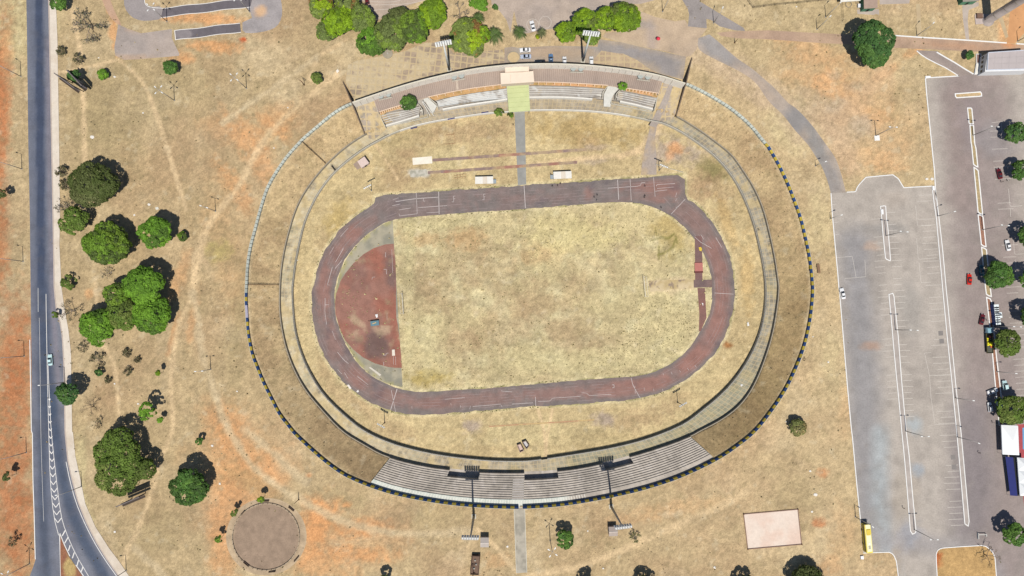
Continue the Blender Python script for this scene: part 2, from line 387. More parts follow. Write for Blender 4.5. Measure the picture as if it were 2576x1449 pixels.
BLOBS = [  # x, y, rx, ry (survey px), rotation deg, colour, strength
 (-5,260,24,200,0,redsoil,.8),(0,620,22,150,0,redsoil,.7),(30,1100,46,330,0,redsoil,.75),(60,1350,40,120,0,redsoil,.6),(40,900,45,90,0,redsoil,.55),(20,110,14,40,0,orange,.7),
 (60,300,26,420,0,tan_,.5),(40,60,50,110,0,straw,.6),
 (610,1130,60,110,-40,orange,.45),(570,1070,40,60,-50,orange,.5),(560,1250,60,90,0,orange,.35),(620,1200,80,60,-35,orange,.4),
 (806,1300,42,55,20,orange,.95),(780,1330,35,60,10,orange,.8),(905,1330,62,20,-8,orange,.9),(890,1392,95,18,4,orange,.7),(800,1420,85,30,10,orange,.55),(870,1270,12,8,0,orange,.9),(775,1195,8,6,0,orange,.9),
 (560,1400,40,60,0,orange,.4),(600,1360,45,25,20,orange,.4),(560,1340,30,80,0,orange,.35),(710,1180,60,40,-40,orange,.25),
 (640,340,20,60,-40,orange,.5),(590,470,22,70,-35,orange,.55),(690,320,60,14,40,orange,.55),(720,290,30,30,0,orange,.3),(560,330,60,30,30,orange,.25),
 (470,150,20,10,0,orange,.6),(450,140,30,14,0,orange,.5),(540,118,70,15,5,orange,.75),(290,95,12,45,-15,orange,.65),(278,30,8,35,-20,orange,.6),(495,45,120,14,4,orange,.8),(612,101,9,8,0,L3(205,98,52),1),
 (450,700,16,70,20,orange,.4),(485,800,10,60,10,orange,.4),(437,840,8,60,12,orange,.5),(225,740,10,12,0,orange,.5),(270,990,30,50,0,brown,.3),
 (640,390,26,130,-35,orange,.5),(700,300,50,40,-40,orange,.3),(560,600,40,140,-10,orange,.2),(600,1180,90,130,-30,orange,.28),(860,1360,140,60,0,orange,.28),(2150,230,120,100,0,orange,.35),(2180,390,100,50,0,orange,.3),(2000,180,60,50,20,orange,.2),(420,500,120,160,0,L3(190,158,118),.25),(2060,270,60,50,30,greyp,.5),(2130,330,60,40,0,greyp,.45),(2030,130,90,26,10,orange,.35),(2250,330,50,60,0,orange,.3),(10,250,20,240,0,L3(196,128,84),.5),
 (2110,60,60,40,0,olive,.25),(2080,205,40,30,0,orange,.85),(2120,230,40,18,-20,orange,.6),(2150,250,30,26,0,orange,.55),(2232,180,40,10,-35,orange,.75),(2300,130,26,10,-30,orange,.9),(2200,290,50,20,10,orange,.6),(2160,310,40,28,0,greyp,.7),(2110,275,30,30,0,greyp,.75),(2100,190,18,12,0,greyp,.5),(2160,220,36,14,0,greyp,.5),
 (1990,190,30,14,0,orange,.35),(2030,110,60,16,10,orange,.4),(1960,95,60,10,8,orange,.4),(2060,150,60,24,0,orange,.3),
 (2190,395,70,22,0,orange,.45),(2130,410,20,30,0,orange,.55),(2240,420,40,12,0,orange,.5),(2260,270,14,60,0,olive,.4),(2290,240,40,30,0,olive,.35),(2120,385,60,50,0,pale,.3),
 (2540,75,30,40,0,orange,.8),(2530,95,20,40,10,orange,.7),(2300,60,60,40,0,olive,.3),(2370,80,40,30,0,olive,.3),
 (2300,1330,1,1,0,orange,0),(2060,1312,16,12,0,L3(190,112,66),.9),(2330,1395,1,1,0,orange,0),(2120,1340,40,60,0,orange,.25),(2090,1420,30,20,0,orange,.35),(2070,1190,14,10,0,L3(200,122,72),.8),(1990,1180,60,40,0,olive,.25),
 (2130,1030,20,60,5,orange,.25),(2000,1250,50,40,0,olive,.4),(1850,1290,70,30,-25,brown,.45),(1560,1320,90,24,-10,brown,.3),(1450,1400,80,40,0,brown,.3),(1250,1410,30,20,0,orange,.3),(1820,1400,70,40,0,brown,.3),
 (1690,1280,120,20,-10,orange,.25),(1100,1300,80,30,0,olive,.3),(980,1290,60,30,0,brown,.35),
 (120,60,30,60,0,straw,.3),(230,300,60,90,0,olive,.28),(330,330,70,70,0,olive,.25),(480,240,120,60,0,olive,.25),(420,420,80,60,0,brown,.3),(300,970,60,60,0,brown,.35),(360,900,70,40,0,brown,.3),
 (360,1200,30,70,0,brown,.25),(400,1330,60,60,0,olive,.25),(200,1200,16,120,0,straw,.5),(210,1290,20,80,-20,straw,.5),(548,630,32,26,0,L3(190,178,105),.5),(570,620,40,60,0,olive,.25),(610,760,30,100,0,olive,.25),(590,900,20,120,0,olive,.3),
 (660,1230,90,26,30,olive,.4),(860,1250,60,18,20,olive,.3),(690,150,80,40,0,pale,.5),(740,100,30,60,0,brown,.25),(660,60,26,36,0,brown,.45),(880,120,50,20,0,pale,.7),
 (760,330,50,30,-40,brown,.3),(1900,230,60,40,35,brown,.4),(1830,190,40,40,0,brown,.35),(1740,330,1,1,0,brown,0),(1970,330,30,60,-30,straw,.5),(2060,560,30,80,0,straw,.5),(2070,700,20,80,0,brown,.2),(2090,900,20,70,0,straw,.4),
]
BOWL = [  # inside the rings, at field level
 (1180,330,110,26,-6,brown,.55),(1480,335,130,34,5,L3(178,150,96),.6),(1000,350,50,14,-20,olive,.35),(1120,405,60,30,0,straw,.4),(1030,430,60,40,0,brown,.35),(1240,380,60,20,0,brown,.35),(990,455,40,30,0,brown,.4),(1480,360,30,20,0,brown,.4),(1020,385,24,10,0,brown,.5),
 (1690,385,60,34,0,greyp,.85),(1700,375,22,13,10,orange,.75),(1685,392,10,22,20,orange,.5),(1640,345,12,60,20,greyp,.8),(1790,430,40,26,20,L3(128,120,76),.75),(1760,470,30,40,0,brown,.7),(1800,470,40,30,30,brown,.5),
 (860,560,50,40,-50,L3(186,160,98),.6),(820,640,20,60,-10,brown,.3),(900,1010,60,20,30,brown,.45),(830,960,16,60,-25,brown,.35),(1000,1085,60,20,15,brown,.4),(1600,1055,60,24,-12,brown,.5),(1690,1020,40,20,-40,brown,.4),(1830,870,12,9,0,L3(165,108,60),.9),(1500,1100,80,20,-8,olive,.3),(1300,1090,100,30,0,straw,.4),
 (1880,700,16,90,0,L3(198,164,108),.5),(1830,560,16,60,-20,L3(198,164,108),.5),
 (1187,1074,24,16,0,greyp,.9),(1518,1055,24,18,0,greyp,.9),(1490,404,40,10,-3,greyp,.6),(1500,372,26,8,-3,greyp,.5),(1350,1065,140,2.2,-2,brown,.6),(1052,435,24,10,0,L3(200,196,184),.9),
 # infield
 (1330,770,60,60,0,brown,.5),(1250,820,70,60,0,brown,.42),(1150,880,60,60,0,brown,.4),(1440,850,60,50,0,brown,.4),(1180,600,50,30,0,L3(196,158,112),.6),(1500,560,40,20,0,brown,.3),(1360,640,60,30,0,L3(196,158,112),.45),(1450,720,70,60,0,brown,.35),(1240,690,60,50,0,brown,.35),(1060,600,60,18,0,L3(200,160,112),.5),(1100,730,50,60,0,brown,.35),
 (1120,560,90,20,-3,straw,.7),(1050,570,40,20,0,straw,.6),(1440,590,120,40,0,L3(214,198,144),.75),(1620,550,60,40,0,L3(216,198,150),.75),(1690,580,40,60,-30,L3(190,164,100),.6),(1690,640,30,30,0,L3(170,156,104),.35),(1660,800,70,80,0,straw,.55),(1350,900,120,30,0,straw,.5),(1080,850,40,60,0,straw,.55),(1080,950,50,20,0,L3(176,154,88),.8),(1520,910,130,30,-5,straw,.55),(1180,800,40,30,0,straw,.4),(1400,680,60,30,0,straw,.5),(1300,720,30,20,0,straw,.4),(1520,760,60,30,0,straw,.4),
 (1690,718,62,16,-3,L3(222,200,160),.9),(1100,920,60,30,0,straw,.5),(1690,880,50,40,-30,straw,.5),(1030,640,14,90,0,straw,.6),(1025,870,12,80,0,straw,.6),
]
def groundcolour(xy, th, r, w_, o_, i_, grid=True):
    n1 = fbm(xy, 42, 11); n2 = fbm(xy, 14, 23); n3 = fbm(xy, 4.2, 37); n4 = fbm(xy, 1.6, 41, 3)
    col = np.repeat(tan_[None], len(xy), 0)
    col = mixc(col, pale, sst(.5, .72, n2)*.6)
    col = mixc(col, olive, sst(.52, .74, n1)*.38)
    col = mixc(col, brown, sst(.52, .75, fbm(xy, 20, 77))*.45)
    col = mixc(col, LG(206,162,112), sst(.5, .75, fbm(xy, 30, 91))*.25)
    out = r > w_
    lf = sst(-60, -150, xy[:, 0]); col = mixc(col, LG(176,150,100), lf*.35*out)  # ground darkened to the left: lens falloff put into its colour
    for x, y, rx, ry, ro, c, s in BLOBS:
        if s and c is orange and x > 1900: s = s*1.0
        if s: col = mixc(col, c, (1-.35*sst(.5, .3, n4))*blob(xy, G(x, y), rx*M, ry*M, -math.radians(ro), 1.1, .7, int(abs(x)+y))*s*out)
    for k, (pl, wd, c, z) in enumerate(PATHS):
        if z == 0: col = mixc(col, c, stroke(xy, g(smooth(pl, 2)), wd*1.05, .9, .4, k)*.75*out)
    ne = sst(-20, 120, xy[:, 0]+.6*xy[:, 1]); col = mixc(col, L3(216,192,150), ne*.3*out)  # paler to the upper right: haze and uneven lens brightness painted into the ground
    # earth bank between the ring walls
    bank = (r <= w_) & (r > o_-.3)
    nb = fbm(xy, 9, 61)
    bc = mixc(np.repeat(LG(198,168,114)[None], len(xy), 0), LG(172,140,92), sst(.42, .7, nb)*.6)
    bc = mixc(bc, LG(214,190,142), sst(.86, .97, (r-o_)/(w_-o_+1e-6))*.55)
    bc = mixc(bc, LG(156,134,84), sst(.5, .72, n3)*.35)
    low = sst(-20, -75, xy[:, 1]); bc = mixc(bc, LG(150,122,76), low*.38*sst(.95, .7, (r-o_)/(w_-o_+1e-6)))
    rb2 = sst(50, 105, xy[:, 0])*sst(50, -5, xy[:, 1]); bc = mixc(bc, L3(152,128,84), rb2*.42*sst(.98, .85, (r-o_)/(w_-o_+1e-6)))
    col = np.where(bank[:, None], bc, col)
    # sports field
    fld = r <= o_
    fc = np.repeat(LG(206,180,122)[None], len(xy), 0)
    mow = vnoise(np.c_[xy[:, 0]*.06, xy[:, 1]], .9, 5)*.6+vnoise(np.c_[xy[:, 0]*.03, xy[:, 1]], 2.3, 8)*.4
    fc = mixc(fc, LG(178,150,98), sst(.45, .75, n2)*.35)
    fc = mixc(fc, LG(192,164,108), sst(.5, .8, mow)*.45)
    infield = inpoly(xy, g(T_IN, FZ))
    ic = np.repeat(LG(200,178,122)[None], len(xy), 0)
    ic = mixc(ic, LG(222,206,150), sst(.48, .72, fbm(xy, 7, 13))*.5)
    ic = mixc(ic, LG(176,148,102), sst(.5, .72, fbm(xy, 10, 17))*.4)
    st_ = vnoise(np.c_[xy[:, 0]*.09, xy[:, 1]+.08*xy[:, 0]], .7, 15)*.6+vnoise(np.c_[xy[:, 0]*.05, xy[:, 1]+.08*xy[:, 0]], 1.9, 18)*.4
    ic = ic*(1+(st_-.5)[:, None]*.32)
    fc = np.where(infield[:, None], ic, fc)
    for x, y, rx, ry, ro, c, s in BOWL:
        fc = mixc(fc, c, blob(xy, G(x, y, FZ), rx*.165, ry*.165, -math.radians(ro), 1.2, .8, int(x+2*y))*s)
    for k, (pl, wd, c, z) in enumerate(PATHS):
        if z == FZ: fc = mixc(fc, c, stroke(xy, g(pl, FZ), wd, .8, .4, k)*.8)
    di = pdist(xy, np.vstack([g(T_IN, FZ), g(T_IN, FZ)[:1]])); do = pdist(xy, np.vstack([g(T_OUT, FZ), g(T_OUT, FZ)[:1]]))
    e = np.minimum(di, do)
    fc = mixc(fc, LG(224,204,148), sst(1.6, .3, e)*.6)
    fc = mixc(fc, weed, sst(.9, .2, e)*sst(.5, .66, fbm(xy, 5, 44))*.55)
    col = np.where(fld[:, None], fc, col)
    # mottling of tussocks and bare spots
    col = col*(1+(n3-.5)[:, None]*.26)*(1+(n4-.5)[:, None]*.46)*(1+(np.random.RandomState(2).rand(len(xy))-.5)[:, None]*.26)
    col = mixc(col, LG(138,120,72), sst(.66, .8, fbm(xy, 2.6, 103, 3))*.3)
    col = mixc(col, LG(226,206,160), sst(.68, .84, fbm(xy, 3.1, 107, 3))*.28)
    return np.clip(col, .01, .85)

T_OUT = [(943,492),(1044,485),(1194,475),(1288,468.5),(1318,465),(1448,458.5),(1553,450),(1643,446),(1723,437),(1723,498.5),(1750,512),(1783,547),(1810,587),(1830,627),(1843,670),(1848,724),(1849,744),(1842,789),(1828,839),(1803,884),(1768,922),(1728,954),(1688,977),(1643,994),(1588,1005),(1513,1012),(1413,1019),(1348,1022),(1288,1026),(1194,1034),(1119,1041),(1044,1044),(994,1037),(944,1019),(906,997),(869,967),(839,932),(814,894),(794,847),(784,787),(783,737),(788,722),(796,685),(809,647),(829,610),(854,580),(881,552),(914,530),(943,512)]
T_IN = [(1014,548),(1069,543.5),(1169,535),(1288,528),(1388,520),(1488,512),(1558,508),(1600,510),(1638,518),(1688,542),(1723,572),(1748,602),(1770,635),(1783,667),(1790,700),(1792,739),(1788,782),(1777,809),(1758,839),(1743,864),(1723,887),(1698,909),(1670,924),(1638,939),(1600,947),(1538,950.5),(1438,958),(1338,967),(1288,971),(1219,977),(1144,981),(1069,986.5),(1034,984.5),(999,976),(964,962),(931,944),(901,917),(876,879),(856,839),(844,794),(840,749),(844,722),(851,692),(864,660),(881,632),(904,607),(929,585),(959,565),(986,553.5)]

def dense(lo, hi, st, far):
    c = np.arange(lo, hi+st/2, st); k = np.array([4, 12, 30, 80, 250, 800, 2500.])
    return np.r_[lo-k[::-1], c, hi+k] if far else c
gx = dense(-226, 232, .5, True); gy = dense(-116, 144, .5, True)
X, Y = np.meshgrid(gx, gy); gxy = np.stack([X.ravel(), Y.ravel()], -1)
gz, gth, gr, gw, go, gi = height(gxy)
gcol = groundcolour(gxy, gth, gr, gw, go, gi)
gcol[(gxy[:, 0] < -226) | (gxy[:, 0] > 232) | (gxy[:, 1] < -116) | (gxy[:, 1] > 144)] = L3(192,166,122)
# gentle unevenness of the open grassland
gz = gz+np.where((gr > gw+3), (fbm(gxy, 6, 201, 3)-.5)*0.0, 0)
nx, ny = len(gx), len(gy)
i, j = np.meshgrid(np.arange(nx-1), np.arange(ny-1)); k0 = (j*nx+i).ravel()
ground = structure(put('ground', npmesh('ground', np.c_[gxy, gz], np.stack([k0, k0+1, k0+nx+1, k0+nx], -1), gcol, True),
                       paintmat('dry_grassland', ((.7, .16), (2.6, .3), (.09, .08)))))

# ------------------------------------------------------------------ asphalt
ASPH = paintmat('weathered_asphalt', ((.25, .1), (1.7, .14)), .9, .2)
def asphalt(base, dark, extra=(), pale_=None, warm=(1, .965, .93)):
    def f(xy):
        c = np.repeat(base[None], len(xy), 0)
        c = mixc(c, dark, sst(.45, .72, fbm(xy, 12, 31))*.7)
        if pale_ is not None: c = mixc(c, pale_, sst(.5, .75, fbm(xy, 20, 37))*.6)
        for e in extra:
            if len(e) == 7:
                x, y, rx, ry, ro, cc, s = e
                c = mixc(c, cc, blob(xy, G(x, y), rx*M, ry*M, -math.radians(ro), 1.0, .6, int(x+y))*s)
            else:
                pl, wd, cc, s, so_ = e
                c = mixc(c, cc, stroke(xy, g(smooth(pl, 1)), wd, so_, .1, 5)*s)
        c = mixc(c, dark*.7, sst(.6, .74, fbm(xy, 4.5, 57))*.35)
        return np.clip(c*np.array(warm)*(1+(fbm(xy, 3, 53, 3)-.5)[:, None]*.26), .01, .8)
    return f
Z1, Z2, Z3 = .004, .008, .012
ROAD_L = tl(0,0,[(265,-60),(265,0),(272,400),(285,1449)])+tl(0,1,[(300,700),(308,1440)])+tl(0,2,[(315,600),(322,1449)])+tl(0,3,[(340,600),(358,1280),(340,1340),(300,1449),(270,1560)])
ROAD_R = tl(0,0,[(483,-60),(485,0),(500,700),(515,1449)])+tl(0,1,[(528,700),(540,1440)])+tl(0,2,[(560,200),(600,350),(622,480),(640,800),(650,1449)])+tl(0,3,[(680,300),(720,480),(780,700),(860,900),(960,1100),(1070,1280),(1190,1449),(1290,1580)])
rb, rdk = L3(124,126,136), L3(92,98,112)
sheet('main_road', np.vstack([g(ROAD_L), g(ROAD_R[::-1])]), Z1, asphalt(rb, L3(112,113,124), (
    ([(92,0),(97,300),(100,480),(104,700),(110,900),(116,1000),(112,1100),(108,1250),(112,1449)], 7, L3(96,103,120), .75, .8),
    ([(98,-10),(100,200),(102,480),(104,720)], 3.2, L3(66,76,98), .95, .3),
    ([(104,720),(112,860),(122,1000),(130,1100)], 4.5, L3(72,82,102), .9, .6),
    ([(128,980),(142,1100),(156,1200),(180,1290),(215,1370),(262,1449)], 4.2, L3(72,84,104), .85, .7),
    ([(104,900),(108,1100),(106,1300),(118,1449)], 3.0, L3(80,88,104), .8, .7),
    ([(120,100),(128,700),(150,1000)], 1.6, L3(142,134,142), .6, .9)), warm=(1, 1, 1)), ASPH, 1.0)
SIDE_R = tl(0,0,[(560,-60),(567,80),(580,400),(597,1449)])+tl(0,1,[(606,700),(600,1020),(620,1440)])+tl(0,2,[(650,200),(690,420),(716,650),(728,1449)])+tl(0,3,[(736,0),(760,240),(800,420),(860,720),(960,950),(1100,1170),(1200,1300),(1300,1449),(1390,1580)])
def offs(pl, dx): return [(x+dx, y) for x, y in pl]
def concrete(c0, c1):
    def f(xy, t=None):
        c = np.repeat(c0[None], len(xy), 0); c = mixc(c, c1, sst(.4, .75, fbm(xy, 5, 71))*.8)
        return np.clip(c*(1+(fbm(xy, 1.5, 73, 2)-.5)[:, None]*.14), .01, .85)
    return f
CONC = paintmat('worn_concrete', ((.9, .06), (4, .06)), .9, .15)
sheet('sidewalk', np.vstack([g(offs(ROAD_R, 3)), g(SIDE_R[::-1])]), .12, concrete(L3(226,214,198), L3(212,196,176)), CONC, 1.0)

WHITE = mat('white_road_paint', (236,232,226), .8, nsc=.8, namt=.12)
FADED = mat('faded_white_paint', (218,210,200), .85, nsc=.6, namt=.1)
KERBW = mat('whitewashed_kerb', (244,242,238), .85, nsc=.7, namt=.08)
KERBG = mat('dirty_concrete_kerb', (196,180,168), .9, nsc=.8, namt=.12)
def kerb(name, pts, wd=.32, h=.13, m=None, closed=False, z=0.0):
    b = MB(); p = g(pts, z)
    b.wall(resample(p, max(3, int(len(p)*6)), closed) if len(p) > 2 else p, wd, z-.2, z+h, closed=closed)
    return structure(b.build(name, m or KERBW))
def stripe(b, pts, wd, z):
    p = np.asarray(pts, float); d = np.gradient(p, axis=0); d /= np.linalg.norm(d, axis=1)[:, None]+1e-9
    nn = np.stack([-d[:, 1], d[:, 0]], -1)*wd/2
    b.strip([(*q, z) for q in p-nn], [(*q, z) for q in p+nn])
kerb('kerb', offs(ROAD_R, 1.6), .4, .15, KERBG)
kerb('kerb', tl(0,2,[(302,520),(306,760),(312,1100),(318,1449)])+tl(0,3,[(328,0),(334,500),(345,800),(352,1100),(357,1280)]), .3, .13, KERBW)
b = MB()
stripe(b, g(smooth(tl(0,2,[(463,60),(465,250),(475,800),(490,1449)])+tl(0,3,[(505,500),(540,850),(590,1040)]), 1)), .22, Z2)
stripe(b, g(smooth(tl(0,2,[(483,780),(497,1100),(515,1449)])+tl(0,3,[(560,420),(610,830),(660,1000),(760,1230),(890,1449),(930,1520)]), 1)), .22, Z2)
stripe(b, g(smooth(tl(0,2,[(383,0),(384,240)]), 1)), .14, Z2)
stripe(b, g(smooth(tl(0,2,[(395,300),(402,700),(410,1449)])+tl(0,3,[(425,500),(440,900)]), 1)), .1, Z2)
stripe(b, g(smooth(tl(0,3,[(600,1025),(606,1250),(611,1449),(614,1520)]), 1)), .34, Z2)
stripe(b, g(smooth(tl(0,3,[(603,1020),(640,1120),(703,1250)]), 1)), .34, Z2)
stripe(b, g(smooth(tl(0,3,[(762,1338),(800,1390),(840,1449),(880,1520)]), 1)), .34, Z2)
stripe(b, g(smooth(tl(0,3,[(665,300),(700,480),(760,700),(842,900),(942,1100),(1052,1280),(1172,1449)]), 1)), .26, Z2)
lft = np.array(tl(0,3,[(488,-400),(490,0),(505,500),(540,850),(572,1000),(590,1040)])); rgt = np.array(tl(0,3,[(505,-400),(525,0),(560,420),(610,830),(650,980),(690,1080),(760,1230),(890,1449)]))
def onl(pl, y): return (float(np.interp(y, pl[:, 1], pl[:, 0])), y)
for k in range(18):
    y = 1086.75+(-330+k*75)/4
    if y > 1318: break
    a, c = onl(lft, y), onl(rgt, y); wdd = (c[0]-a[0])
    stripe(b, g([(a[0]+.6, y-1.2), (a[0]+wdd*.5, y+wdd*.55)]), .32, Z3); stripe(b, g([(a[0]+wdd*.5, y+wdd*.55), (c[0]-.6, y-1.2)]), .32, Z3+.002)
for x0, y0, x1, y1 in ((626,1045,660,985),(650,1120,688,1055),(688,1195,706,1140),(728,1270,748,1212),(775,1345,790,1290),(818,1405,836,1355)):
    stripe(b, g(tl(0,3,[(x0, y0), (x1, y1)])), .4, Z3)
structure(b.build('road_markings', WHITE))
# planted wedge between the carriageways
sheet('median_strip', g(tl(0,3,[(607,1045),(640,1130),(698,1255),(760,1345),(830,1449),(880,1530),(618,1530),(613,1449),(608,1250)])), .10,
      lambda xy: mixc(mixc(np.repeat(L3(150,96,78)[None], len(xy), 0), L3(196,170,116), blob(xy, G(176,1425), 14*M, 26*M, 0, .8, .5)), L3(160,140,90), .3*fbm(xy, 2, 9)), paintmat('dry_grassland'), .6)

# ------------------------------------------------------------------ car park on the right
LOT_W = tl(3,1,[(632,495),(645,700),(672,1000),(700,1300),(712,1449)])+tl(3,2,[(715,0),(755,480),(795,960),(840,1449)])+tl(3,3,[(843,0),(895,560),(945,1030),(957,1215)])
LOT = LOT_W+tl(3,3,[(1215,1207),(1262,1235),(1290,1300),(1310,1449),(1318,1560),(2900,1560)])+tl(3,0,[(2900,690),(2576,715),(2065,745),(1920,765),(1580,785),(1605,1050),(1645,1449)])+tl(3,1,[(1670,230),(1690,425),(1365,440),(1350,405),(1310,350),(1255,310),(985,335),(915,410),(880,480),(785,487)])
pk, pkd, pkr = L3(184,177,169), L3(152,150,148), L3(140,130,132)
darkpath = ([(2150,610),(2160,760),(2170,900),(2176,1050),(2180,1200),(2190,1300)], 13, L3(146,146,150), .8, .8)
sheet('car_park', g(LOT), Z1, asphalt(pk, L3(170,163,156), (
    ([(2450,190),(2470,400),(2480,600),(2490,800),(2500,1000),(2510,1200),(2540,1449)], 27, L3(152,140,138), .85, .5),
    ([(2410,240),(2420,500)], 12, L3(154,140,136), .7, .8), ([(2440,1050),(2450,1200),(2440,1320)], 16, L3(134,128,132), .75, .8),
    darkpath, ([(2215,1090),(2212,1200),(2215,1290),(2225,1360),(2245,1449)], 6.5, L3(174,182,186), .85, .9),
    ([(2180,1340),(2240,1370),(2320,1365),(2420,1385),(2500,1440)], 8, L3(158,156,160), .6, .9),
    (2300,1070,18,20,0,L3(176,184,188),.9), (2310,1185,15,17,0,L3(168,176,184),.9), (2290,1340,26,34,0,L3(156,160,170),.7), (2190,870,26,10,0,L3(196,156,128),.5), (2205,700,20,60,0,L3(158,152,146),.6),
    (2220,575,60,16,0,L3(152,150,148),.7), (2190,620,20,10,0,L3(196,170,150),.6),(2250,500,40,18,0,L3(184,174,164),.6),(2255,1420,12,40,0,L3(176,164,150),.8),(2280,1250,30,60,0,L3(176,166,152),.5),(2290,780,30,60,0,L3(158,156,152),.5),
    (2500,350,60,40,0,L3(150,148,152),.5),(2440,300,30,60,0,L3(150,140,142),.5)), L3(182,174,166)), ASPH, 1.7)
sheet('grass_island', g(tl(3,3,[(1700,1560),(1700,1449),(1692,1300),(1690,1230),(1702,1195),(1722,1177),(1760,1166),(1950,1152),(2150,1141),(2190,1150),(2232,1180),(2262,1215),(2282,1265),(2296,1449),(2300,1560)])), .1,
      lambda xy: mixc(np.repeat(L3(196,160,108)[None], len(xy), 0), L3(186,112,68), blob(xy, G(2348,1402), 20*M, 26*M, 0, .5, .6))*(1+(fbm(xy, 2, 5)-.5)[:, None]*.5), paintmat('dry_grassland'), 1.0)
kerb('kerb', tl(3,3,[(1700,1560),(1700,1449),(1692,1300),(1690,1230),(1702,1195),(1722,1177),(1760,1166),(1950,1152),(2150,1141),(2190,1150),(2232,1180),(2262,1215),(2282,1265),(2296,1449),(2300,1560)]), .34, .14)
kerb('kerb', LOT_W[:-1], .36, .14)
kerb('kerb', tl(3,3,[(957,1217),(1080,1212),(1215,1208),(1248,1222),(1270,1250),(1290,1300),(1310,1449),(1318,1560)]), .34, .14)
kerb('kerb', tl(3,1,[(790,485),(880,480),(895,440),(915,410),(950,372),(985,335),(1120,322),(1255,310),(1285,332),(1310,350),(1340,400),(1365,440),(1500,432),(1655,424)]), .36, .14)
kerb('kerb', tl(3,0,[(1920,765),(1750,775),(1582,784),(1592,920),(1605,1050),(1625,1250),(1645,1449)])+tl(3,1,[(1655,100),(1672,260),(1690,560)]), .4, .14)
kerb('kerb', tl(3,0,[(2067,745),(2320,730),(2576,714),(2700,706)]), .7, .14)
kerb('kerb', tl(3,0,[(1495,513),(1545,555),(1600,590),(1680,632),(1780,680),(1850,722),(1918,766)]), .36, .14)
kerb('kerb', tl(3,0,[(1695,525),(1780,575),(1880,632),(1980,695),(2065,745)]), .5, .14)
kerb('kerb', tl(3,0,[(1275,358),(1500,374),(1800,392),(2100,412),(2400,433)]), .5, .14)
kerb('kerb', tl(3,0,[(2498,440),(2576,446),(2700,454)]), .5, .14)
def isle(name, pts, colr, m='dry_grassland', kw=.34):
    sheet(name, g(pts), .09, lambda xy: np.repeat(colr[None], len(xy), 0)*(1+(fbm(xy, 2, 15)-.5)[:, None]*.45), paintmat(m), .8)
    return kerb('kerb', pts, kw, .14, closed=True)
gry = L3(180,170,162)
isle('traffic_island', tl(3,1,[(1130,628),(1140,720),(1155,900),(1170,1050),(1181,1155),(1232,1178),(1222,1050),(1205,850),(1190,740),(1182,620)]), gry, 'worn_concrete')
isle('traffic_island', tl(3,2,[(1215,65),(1240,330),(1265,620),(1290,880),(1320,1180),(1345,1449)])+tl(3,3,[(1372,270),(1400,600),(1430,990),(1440,1022),(1462,1030),(1482,1020),(1488,995),(1450,600),(1422,270)])+tl(3,2,[(1390,1449),(1365,1180),(1340,900),(1310,500),(1262,50)]), gry, 'worn_concrete')
isle('traffic_island', tl(3,1,[(1650,430),(1670,600),(1690,730),(1722,1080),(1755,1449)])+tl(3,2,[(1800,480),(1850,960),(1897,1449)])+tl(3,3,[(1940,480),(1978,920),(1988,945),(2002,951),(2016,944),(2024,925),(1970,330),(1940,0)])+tl(3,2,[(1890,1000),(1835,440),(1790,0)])+tl(3,1,[(1757,1080),(1725,800),(1697,560),(1672,430)]), gry, 'worn_concrete')
drygr = L3(178,158,120); rsoil = L3(160,118,98)
for k, (p, cc) in enumerate((
    (tl(3,0,[(1882,945),(2145,925),(2148,968),(1886,985)]), L3(196,170,130)), (tl(3,0,[(2006,1088),(2048,1088),(2064,1246),(2022,1246)]), drygr),
    (tl(3,0,[(2030,1263),(2066,1263),(2078,1449)])+tl(3,1,[(2090,40),(2110,236),(2066,205),(2046,0)])+tl(3,0,[(2042,1449)]), drygr),
    (tl(3,1,[(2070,236),(2112,262),(2135,480),(2158,712),(2112,690),(2090,450)]), drygr), (tl(3,1,[(2112,712),(2160,722),(2192,1035),(2146,1020)]), rsoil),
    (tl(3,1,[(2147,1040),(2195,1056),(2235,1449)])+tl(3,2,[(2245,85),(2197,70)])+tl(3,1,[(2187,1449)]), drygr),
    (tl(3,2,[(2197,95),(2247,115),(2268,420),(2300,720),(2330,960),(2360,1240),(2370,1380),(2325,1380),(2305,1180),(2275,860),(2235,420)]), rsoil))):
    isle('traffic_island', p, cc, kw=.45)
# bay lines
b = MB(); rs = random.Random(3)
def bays(y0, y1, lx, rx, stp=15.2, ln=25, skip=.25):
    y = y0
    while y < y1:
        for pl, sg in ((lx, -1), (rx, 1)):
            if pl is None or rs.random() < skip: continue
            x = float(np.interp(y, [p[1] for p in pl], [p[0] for p in pl]))+sg*2.5
            stripe(b, g([(x, y), (x+sg*ln*(rs.uniform(.7, 1.05)), y-1.4*sg)]), .13, Z2)
        y += stp
L1 = tl(3,1,[(1130,628),(1181,1155)])+tl(3,2,[(1215,65),(1290,880),(1345,1449)])+tl(3,3,[(1430,990)]); R1 = tl(3,1,[(1182,620),(1232,1178)])+tl(3,2,[(1262,50),(1340,900),(1390,1449)])+tl(3,3,[(1488,995)])
L2 = tl(3,1,[(1650,430),(1755,1449)])+tl(3,2,[(1897,1449)])+tl(3,3,[(1978,920)]); R3 = tl(3,0,[(2066,1263)])+tl(3,1,[(2090,40),(2160,722),(2235,1449)])+tl(3,2,[(2360,1240)])
bays(535, 1060, L1, R1, 15.1, 25, .3); bays(490, 1330, L2, None, 15.1, 40, .25); bays(330, 1050, None, [(x+38, y) for x, y in R3], 15.1, 40, .3)
bays(500, 600, None, LOT_W, 15.1, 14, .4)
for pl in ([(1485,620),(1505,825),(1640,820)],[(1495,950),(1512,1160),(1700,1145)],[(1520,1200),(1540,1395),(1640,1390)],[(690,1143),(848,1130),(886,1340)],[(770,1355),(985,1335),(975,1170)]):
    stripe(b, g(resample(tl(3,1,pl), 24)), .12, Z3)
